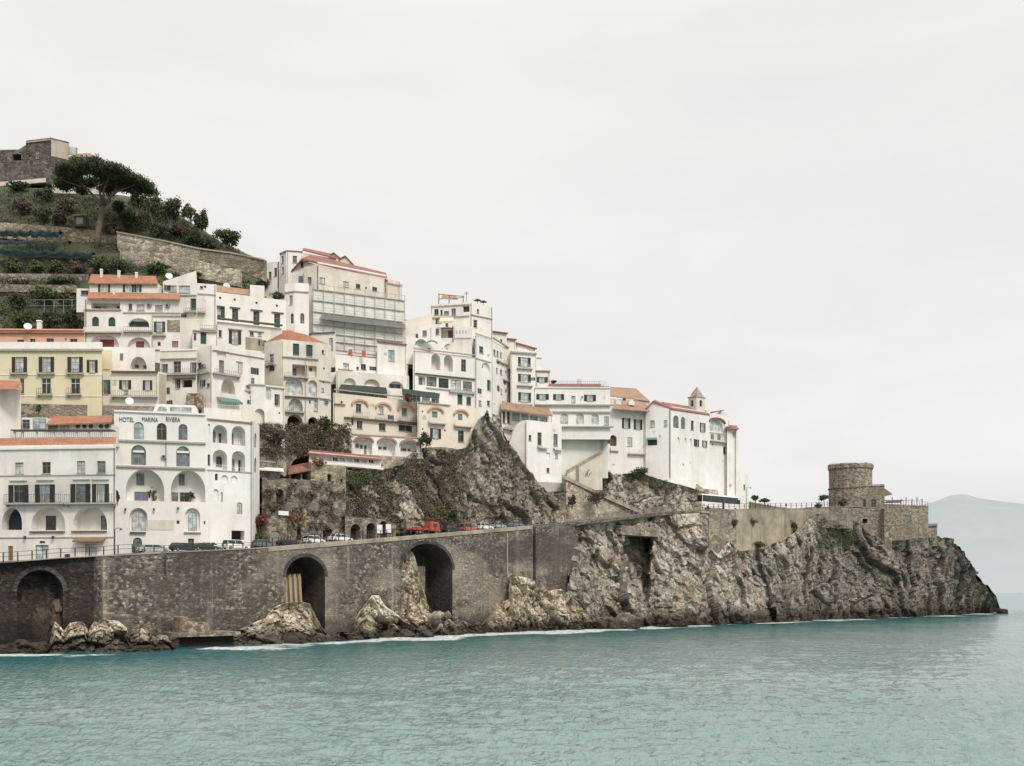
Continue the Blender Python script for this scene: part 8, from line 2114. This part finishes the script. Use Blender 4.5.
# trees and shrubs on the ridge
for i, (lab, cx, y0, y1, w_, d, m, nn, tr) in enumerate([
        ('tall dark evergreen just under the right side of the pine crown', 137, 190, 214, 16, 283, 'dark_foliage', 1100, True), ('grey-green olive tree right of the tall dark evergreen', 153, 193, 222, 24, 283, 'grey_foliage', 1400, True),
        ('rounded olive tree on the ridge skyline under the pine', 170, 197, 226, 22, 284, 'dark_foliage', 1300, True), ('small feathery tree topping the ridge group', 190, 205, 228, 15, 284, 'grey_foliage', 900, True),
        ('loose tree at the seaward end of the ridge group', 202, 211, 236, 16, 284, 'dark_foliage', 1000, True), ('lone round tree on the end of the terrace wall', 227, 230, 251, 26, 285, 'dark_foliage', 1500, True)]):
    shrub(lab, cx, y0, y1, w_, d, m, 30 + i, nn, .5, 'tree', 'ridge_tree', tr)
for i, (lab, cx, y0, y1, w_, m) in enumerate([
        ('dark bush under the stone wall of the ridge house', 44, 184, 202, 22, 'dark_foliage'), ('low dark hedge-like bush along the white base of the ridge wall', 20, 182, 190, 30, 'dark_foliage'), ('brown thorn bush at the end of the low dark hedge', 20, 196, 214, 26, 'bare_twigs'), ('grey bush above the plank shed', 66, 196, 212, 24, 'grey_foliage'),
        ('olive brown bush between shed and net terrace', 42, 206, 222, 26, 'dark_foliage'), ('bare twiggy bush left of the plank shed', 60, 212, 227, 16, 'bare_twigs'), ('green bush right of the pine trunk', 119, 200, 216, 18, 'green_foliage'), ('bright green bush on the slope beyond the pine trunk', 128, 212, 226, 20, 'green_foliage'),
        ('brown bush in front of the pine trunk foot', 112, 222, 238, 20, 'bare_twigs'), ('dark creeper bush on top of the long terrace wall', 160, 224, 238, 26, 'dark_foliage'), ('dark scrub bush under the loose ridge tree', 190, 230, 247, 28, 'dark_foliage'), ('low dark scrub bush beside the lone round tree', 208, 238, 250, 22, 'dark_foliage'), ('rusty bush in the middle of the ridge group', 178, 224, 236, 22, 'bare_twigs'),
        ('green bush on the ledge of the rough terrace wall', 206, 255, 263, 14, 'dark_foliage'), ('green weed bush below the rough terrace wall', 158, 263, 273, 26, 'green_foliage'), ('green weed bush above the slanted parapet', 198, 272, 280, 20, 'green_foliage'), ('dark weed bush above the long house roof', 236, 276, 287, 34, 'dark_foliage'), ('bush at the corner of the tall plain white house', 262, 278, 292, 20, 'dark_foliage'),
        ('lemon tree in the first row under the nets, at the edge', 14, 258, 272, 22, 'green_foliage'), ('lemon tree with yellowish leaves under the grey net', 36, 260, 274, 22, 'green_foliage'), ('lemon tree behind the bare almond', 56, 262, 276, 20, 'dark_foliage'), ('bare pinkish almond tree on the net terrace', 80, 261, 275, 26, 'bare_twigs'), ('dense green bush beside the terracotta roofed house', 98, 257, 274, 24, 'green_foliage'),
        ('dark green bush behind the terracotta ridge', 118, 258, 274, 20, 'dark_foliage'), ('green lawn-like bush on the second terrace', 62, 277, 285, 36, 'green_foliage'), ('small dark tree on the second terrace edge', 20, 279, 290, 24, 'dark_foliage'), ('leafy lemon tree on the third terrace', 16, 290, 310, 26, 'dark_foliage'), ('round lemon tree in the middle of the third terrace', 42, 286, 306, 28, 'green_foliage'),
        ('pale lemon tree close to the little annexe', 66, 290, 306, 20, 'grey_foliage'), ('lemon tree just above the pink house roof', 22, 310, 328, 30, 'green_foliage'), ('dark lemon tree behind the pink house chimney', 48, 310, 328, 30, 'dark_foliage'), ('lemon tree against the broad white house', 73, 308, 327, 22, 'dark_foliage')]):
    shrub(lab, cx, y0, y1, w_, None, m, 60 + i, 620, .5, 'bush', 'bush')
for i, (lab, cx, y0, y1, w_, d, m, n_) in enumerate([
        ('brown leafless bush under the wide dark archway', 276, 424, 442, 24, 229, 'ivy_brown', 600), ('dark green bush below the twin archways', 325, 414, 434, 14, 247, 'dark_foliage', 600), 
        ('dark hanging bush between the cream hood houses', 425, 432, 450, 14, 264, 'dark_foliage', 500), ('orange-flowered bush on the shed roof', 318, 458, 467, 20, 238, 'orange_flowers', 260), ('red creeper bush against the tall hotel corner', 260, 511, 530, 17, 220, 'red_flowers', 480), ('rust coloured creeper trained over the wall by the gatehouse', 298, 514, 523, 22, 224.5, 'orange_flowers', 320), ('green ivy bush under the red creeper', 258, 530, 548, 12, 219, 'dark_foliage', 360),
        ('grey-green bush on the pale stone wall below the twin arched niches', 272, 500, 512, 18, 224, 'grey_foliage', 300), ('bright green young tree beside the red lorry', 452, 505, 521, 13, 262, 'lawn_green', 420), ('dark bush on the crag summit', 487, 410, 422, 6, 276, 'dark_foliage', 160), ('round dark green bush under the convent balcony', 639, 466, 480, 20, 318.5, 'pine_needles', 800), ('dark prickly bush at the foot of the shaded wall', 586, 468, 484, 14, 308, 'dark_foliage', 420),
        ('dark cactus-like bush beside the convent wall foot', 608, 471, 484, 12, 313, 'dark_foliage', 420), ('rusty bush below the stepped walkway', 597, 490, 505, 22, 299.5, 'bare_twigs', 500), ('dark brown bush next to the rusty one', 572, 494, 508, 10, 295, 'bare_twigs', 300), ('green bush by the road under the convent wing', 673, 497, 506, 10, 328, 'green_foliage', 260), ('round dark bush at the left foot of the watchtower', 818, 502, 511, 10, 368, 'dark_foliage', 300), ('olive bush on the rendered promenade wall', 792, 520, 534, 13, 356, 'dark_foliage', 320),
        ('weed tuft high on the rendered wall', 753, 517, 525, 11, 341, 'bare_twigs', 160), ('small weed tuft left on the rendered wall', 734, 518, 526, 7, 334, 'bare_twigs', 140), ('dark shrub where the rendered wall meets the rock', 757, 541, 549, 22, 343, 'dark_foliage', 380), ('dark shrub against the round tower wall', 843, 497, 508, 14, 376, 'dark_foliage', 320), ('tall thin cypress in a pot on the annexe balcony near the hotel', 117.5, 490, 503, 4, 196.7, 'dark_foliage', 120), ('tall thin cypress in a pot at the gap in the annexe balcony', 30.5, 492, 503, 3.4, 196.7, 'dark_foliage', 110),
        ('leafy potted plant in the first big loggia of the tall hotel', 153, 487, 501, 13, 210.4, 'green_foliage', 90), ('leafy potted plant in the second big loggia of the tall hotel', 190, 492, 501, 12, 212, 'dark_foliage', 90), ('roof plants at the end of the green door house', 278, 291.5, 300.4, 12, 256, 'dark_foliage', 260), ('pot plant on the stone wall edge by the white hut', 38.5, 404, 412, 5, 211, 'green_foliage', 90), ('reddish terrace bush at the middle of the green awning', 409, 394, 402, 9, 269, 'red_flowers', 200), ('reddish roof bush at the near end of the long hotel planter', 553, 379.5, 384, 7, 307, 'red_flowers', 150)]):
    shrub(lab, cx, y0, y1, w_, d, m, 120 + i, n_, .42, 'bush', 'bush')
for i, (lab, px, y0, y1, w_, d) in enumerate([('spreading small umbrella pine on the promenade beside the coach', 764.5, 497.6, 502.6, 14, 352), ('leafy little tree directly behind the coach front', 755.5, 494, 501.6, 8, 349), ('flat-topped small pine left of the round watchtower', 824, 495, 501, 15, 372)]):
    rt = thing('small_pine', lab, 'pine tree', P(px, 509, d)); k = d / FPX
    mb = MB(); leaves(mb, lobes_in(P(px, (y0 + y1) / 2, d), Vector((w_ / 2 * k, w_ / 2 * k, (y1 - y0) / 2 * k)), 8, 200 + i), 420, .5, 200 + i); mb.build('crown', 'dark_foliage', rt, False, False)
    mb = MB(); mb.tube([P(px, 510, d), P(px + .3, 505, d), P(px - .2, y1 - 1, d)], [.2, .15, .1], 6); mb.build('trunk', 'bark', rt)

# scrub nobody could count: hillside, cliff, headland
def scrub(name, label, region, n, size, m, seed, dfun, clump=12):
    rg = random.Random(seed); mb = MB()
    for _ in range(n):
        pt_ = region(rg)
        if pt_ is None: continue
        px, py = pt_; d = dfun(px, py)
        if d is None: continue
        c = P(px, py, d)
        s = size * rg.uniform(.6, 1.5)
        leaves(mb, [(c, Vector((s, s * .7, s * .7)))], clump, .36, rg.randrange(10 ** 6))
    o = mb.build(name, m, None, False, False); tag(o, label, 'scrub', None, 'stuff')


def reg_hill(rg):
    px = rg.uniform(-60, 215); top = interp([(-60, 190), (60, 196), (110, 200), (160, 222), (215, 246)], px)
    bot = 328 if px < 84 else (272 if px < 160 else 280)
    py = rg.uniform(top, bot)
    if px < 98 and 229 < py < 257 and rg.random() < .85: return None
    if noise.noise(Vector((px * .06, py * .10, 0))) < -.3: return None
    return px, py
scrub('hillside_scrub', 'dry olive scrub covering the steep hill terraces', reg_hill, 3600, 1.25, 'dark_foliage', 1, lambda x, y: hill_at(x, y) - .6, 13)
scrub('hillside_undergrowth', 'green weeds in strips along the hill terraces', lambda rg: (lambda p: p if p and math.sin(p[1] * .75) > -.2 and p[0] < 140 else None)(reg_hill(rg)), 2800, 1.0, 'green_foliage', 2, lambda x, y: hill_at(x, y) - .7, 11)
scrub('hillside_thorns', 'brown bare thorn growth on the hill', reg_hill, 1000, .9, 'bare_twigs', 3, lambda x, y: hill_at(x, y) - .7, 12)
scrub('terrace_weeds', 'grey-green weeds on the slope above the white roofs', lambda rg: (rg.uniform(130, 275), rg.uniform(262, 292)), 420, .6, 'grey_foliage', 33, lambda x, y: hill_at(x, y) - .6 if y > interp([(130, 262), (200, 278), (275, 288)], x) - 6 else None, 10)


def s1_depth(px, py):
    c = curve_cols(S1, px)
    if not (c[0] + 1 < py < c[2] - 3): return None
    t = (c[2] - py) / (c[2] - c[0]); return c[3] + (c[1] - c[3]) * t ** 1.25 - 1.0
def reg_s1(lo, hi, th, sd, fy=(450, 528)):
    def f(rg):
        px = rg.uniform(lo, hi); py = rg.uniform(*fy)
        return (px, py) if noise.noise(Vector((px * .045, py * .06, sd))) > th else None
    return f
scrub('cliff_creeper', 'brown leafless creeper hanging over the cliff face', lambda rg: (lambda q: q if q and rg.random() < interp([(345, .8), (430, .7), (455, .35), (472, .15), (530, .1)], q[0]) else None)(reg_s1(345, 530, -.12, 1)(rg)), 3600, .65, 'ivy_brown', 4, s1_depth, 11)
scrub('cliff_ivy', 'olive green ivy patches on the cliff face', reg_s1(334, 465, -.12, 5, (446, 528)), 2600, .65, 'grey_foliage', 5, s1_depth, 11)
scrub('cliff_moss', 'bright moss under the restaurant terrace', reg_s1(332, 385, -.2, 9, (467, 484)), 320, .6, 'lawn_green', 6, lambda x, y: (s1_depth(x, y) or 0) - .3 if s1_depth(x, y) else None, 10)
wfd = lambda x: 226 + (239.5 - 226) * (x - 262) / 84 - .5
scrub('wall_creeper', 'dark bare creeper over the arched retaining wall', lambda rg: (lambda x, y: (x, y) if noise.noise(Vector((x * .09, y * .09, 4))) > -.06 else None)(rg.uniform(263, 346), rg.uniform(482, 530)), 750, .5, 'ivy_brown', 7, lambda x, y: wfd(x), 10)
scrub('slope_scrub', 'olive brown scrub on the bank under the house with the dark archways', lambda rg: (rg.uniform(258, 350), rg.uniform(424, 452)), 1100, .7, 'ivy_brown', 71, lambda x, y: bank_at(x, y), 11)
scrub('slope_weeds', 'grey-green weeds on the bank above the shed roof', lambda rg: (rg.uniform(258, 350), rg.uniform(425, 456)), 900, .6, 'grey_foliage', 72, lambda x, y: bank_at(x, y), 11)


scrub('ridge_scrub', 'dark scrub running down the ridge skyline to the lone round tree', lambda rg: (lambda x: (x, interp([(130, 199), (160, 206), (190, 224), (215, 240), (262, 263)], x) + rg.uniform(0, 15)))(rg.uniform(128, 240)), 900, 1.0, 'dark_foliage', 73, lambda x, y: hill_at(x, y) - .8, 13)


def s2_depth(px, py):
    c = curve_cols(S2, px)
    if not (c[0] < py < c[2] - 4): return None
    t = (c[2] - py) / (c[2] - c[0]); return c[3] + (c[1] - c[3]) * t ** 1.25 - 1.0
scrub('rock_creeper', 'dark creeper hanging in streaks down the pale rock under the convent', lambda rg: (lambda x, y: (x, y) if noise.noise(Vector((x * .22, y * .03, 3))) > .08 else None)(rg.uniform(580, 700), rg.uniform(474, 508)), 420, .45, 'dark_foliage', 74, s2_depth, 10)


def s3_depth(px, py):
    c = curve_cols(S3, px)
    if not (c[0] < py < c[2] - 20): return None
    t = (c[2] - py) / (c[2] - c[0]); return c[3] + (c[1] - c[3]) * t ** 1.25 - 1.6
scrub('headland_grass', 'short green grass patches on the slope below the watchtower', lambda rg: (lambda x, y: (x, y) if (y - 519) > (x - 819) * .45 - 4 and noise.noise(Vector((x * .16, y * .2, 2))) > -.12 else None)(rg.uniform(817, 862), rg.uniform(518, 548)), 620, .55, 'lawn_green', 8, s3_depth, 11)
scrub('headland_scrub', 'sparse grey-green scrub on the headland rocks', lambda rg: (lambda x, y: (x, y) if noise.noise(Vector((x * .07, y * .09, 6))) > .22 else None)(rg.uniform(715, 960), rg.uniform(530, 590)), 700, .5, 'grey_foliage', 9, s3_depth, 9)

# roof terrace things
for lab, px, py, d in (('brown parasol on the seaward side of the penthouse roof', 477.5, 300, 297), ('smaller brown parasol at the end of the penthouse roof', 483.4, 301.6, 298)):
    rt = thing('parasol', lab, 'parasol', P(px, py + 5.5, d)); mb = MB(); mb.tube([P(px, py + 6, d), P(px, py - .6, d)], .06, 5); mb.build('pole', 'iron', rt)
    mb = MB(); c = P(px, py - 1.6, d)
    rim = [c + Vector((1.1 * math.cos(i * .7854), 1.1 * math.sin(i * .7854), -.55)) for i in range(8)]
    for i in range(8): mb.poly([c, rim[i], rim[(i + 1) % 8]])
    mb.build('canopy', 'umbrella_brown', rt)
for lab, px, py, d in (('white satellite dish on the wall under the cream house', 129.5, 401.5, 212), ('white satellite dish beside the roof of the slanted parapet house', 169, 276.4, 248), ('white satellite dish by the pink house roof edge', 27.8, 326.8, 225), ('white satellite dish on the terracotta terrace of the green door house', 226.6, 286.4, 257)):
    rt = thing('satellite_dish', lab, 'satellite dish', P(px, py + 3, d)); c = P(px, py, d); mb = MB()
    ax = Vector((.35, -.85, .4)).normalized(); b1 = ax.cross(Vector((0, 0, 1))).normalized(); b2 = ax.cross(b1)
    rs = [[c + (b1 * math.cos(i * .5236) + b2 * math.sin(i * .5236)) * r + ax * (r * r * .35) for i in range(12)] for r in (.12, .45, .8)]
    mb.poly(rs[0])
    for a, b in zip(rs, rs[1:]):
        for i in range(12): mb.poly([a[i], a[(i + 1) % 12], b[(i + 1) % 12], b[i]])
    mb.build('reflector', 'dish_white', rt); mb = MB(); mb.tube([c - ax * .02, c - ax * .35, P(px, py + 3, d + .4)], .06, 5); mb.build('bracket', 'iron', rt)
for lab, px, y0, y1, d in (('thin roof aerial above the terracotta ridge of the broad white house', 117.6, 257, 275, 243), ('thin roof aerial beside the penthouse pergola', 466.4, 291.5, 303, 298), ('thin roof aerial on the scaffolded building corner', 401, 284, 300, 277)):
    rt = thing('roof_aerial', lab, 'aerial', P(px, y1, d)); mb = MB(); mb.tube([P(px, y1, d), P(px, y0, d)], .06, 5); mb.build('mast', 'iron', rt)
    mb = MB()
    for k in range(4): q = P(px, y0 + .8 + k * .7, d); mb.tube([q - Vector((.5, .2, 0)), q + Vector((.5, .2, 0))], .03, 4)
    mb.build('antenna_element', 'iron', rt)

# ================================================================== SKY AND SUN
w = bpy.data.worlds.new('World'); scene.world = w; w.use_nodes = True
nt = w.node_tree; nt.nodes.clear()
SUN_EL, SUN_AZ = math.radians(46), math.radians(148)      # azimuth clockwise from +Y: high, behind and right of the viewer
sky = nt.nodes.new('ShaderNodeTexSky'); sky.sky_type = 'NISHITA'; sky.sun_disc = False; sky.sun_elevation = SUN_EL; sky.sun_rotation = SUN_AZ
bg1 = nt.nodes.new('ShaderNodeBackground'); bg1.inputs[1].default_value = 0.08; nt.links.new(sky.outputs[0], bg1.inputs[0])
tc = nt.nodes.new('ShaderNodeTexCoord'); sp = nt.nodes.new('ShaderNodeSeparateXYZ'); nt.links.new(tc.outputs['Generated'], sp.inputs[0])
el = ramp(nt, sp.outputs['Z'], [(0.0, (0.70, 0.725, 0.745)), (0.05, (0.82, 0.82, 0.82)), (0.10, (0.95, 0.93, 0.90)), (0.26, (0.96, 0.93, 0.89)), (0.46, (0.955, 0.92, 0.875)), (0.70, (1.65, 1.61, 1.55)), (1.0, (2.1, 2.06, 2.0))])
mp = nt.nodes.new('ShaderNodeMapping'); mp.inputs['Scale'].default_value = (1.2, 1.2, 4.5); nt.links.new(tc.outputs['Generated'], mp.inputs[0])
cl = noi(nt, mp.outputs[0], 2.1, 7, .58, .6)
el = mix(nt, ramp(nt, cl, [(0.38, 0.0), (0.66, 0.8)]), el, mix(nt, 1.0, el, (0.91, 0.915, 0.925), 'MULTIPLY'))
bg2 = nt.nodes.new('ShaderNodeBackground'); nt.links.new(el, bg2.inputs[0]); bg2.inputs[1].default_value = 1.0
ms = nt.nodes.new('ShaderNodeMixShader'); ms.inputs[0].default_value = 0.93; nt.links.new(bg1.outputs[0], ms.inputs[1]); nt.links.new(bg2.outputs[0], ms.inputs[2])
wo = nt.nodes.new('ShaderNodeOutputWorld'); nt.links.new(ms.outputs[0], wo.inputs[0])
sd = bpy.data.lights.new('sun', 'SUN'); sd.energy = 2.1; sd.angle = math.radians(14); sd.color = (1.0, 0.95, 0.885)
so = bpy.data.objects.new('sun', sd); COL.objects.link(so)
dv = Vector((math.sin(SUN_AZ) * math.cos(SUN_EL), math.cos(SUN_AZ) * math.cos(SUN_EL), math.sin(SUN_EL)))
so.rotation_euler = dv.to_track_quat('Z', 'Y').to_euler()
scene.view_settings.view_transform = 'Standard'; scene.view_settings.look = 'None'; scene.view_settings.exposure = 0
scene.render.engine = 'CYCLES'; scene.cycles.max_bounces = 6
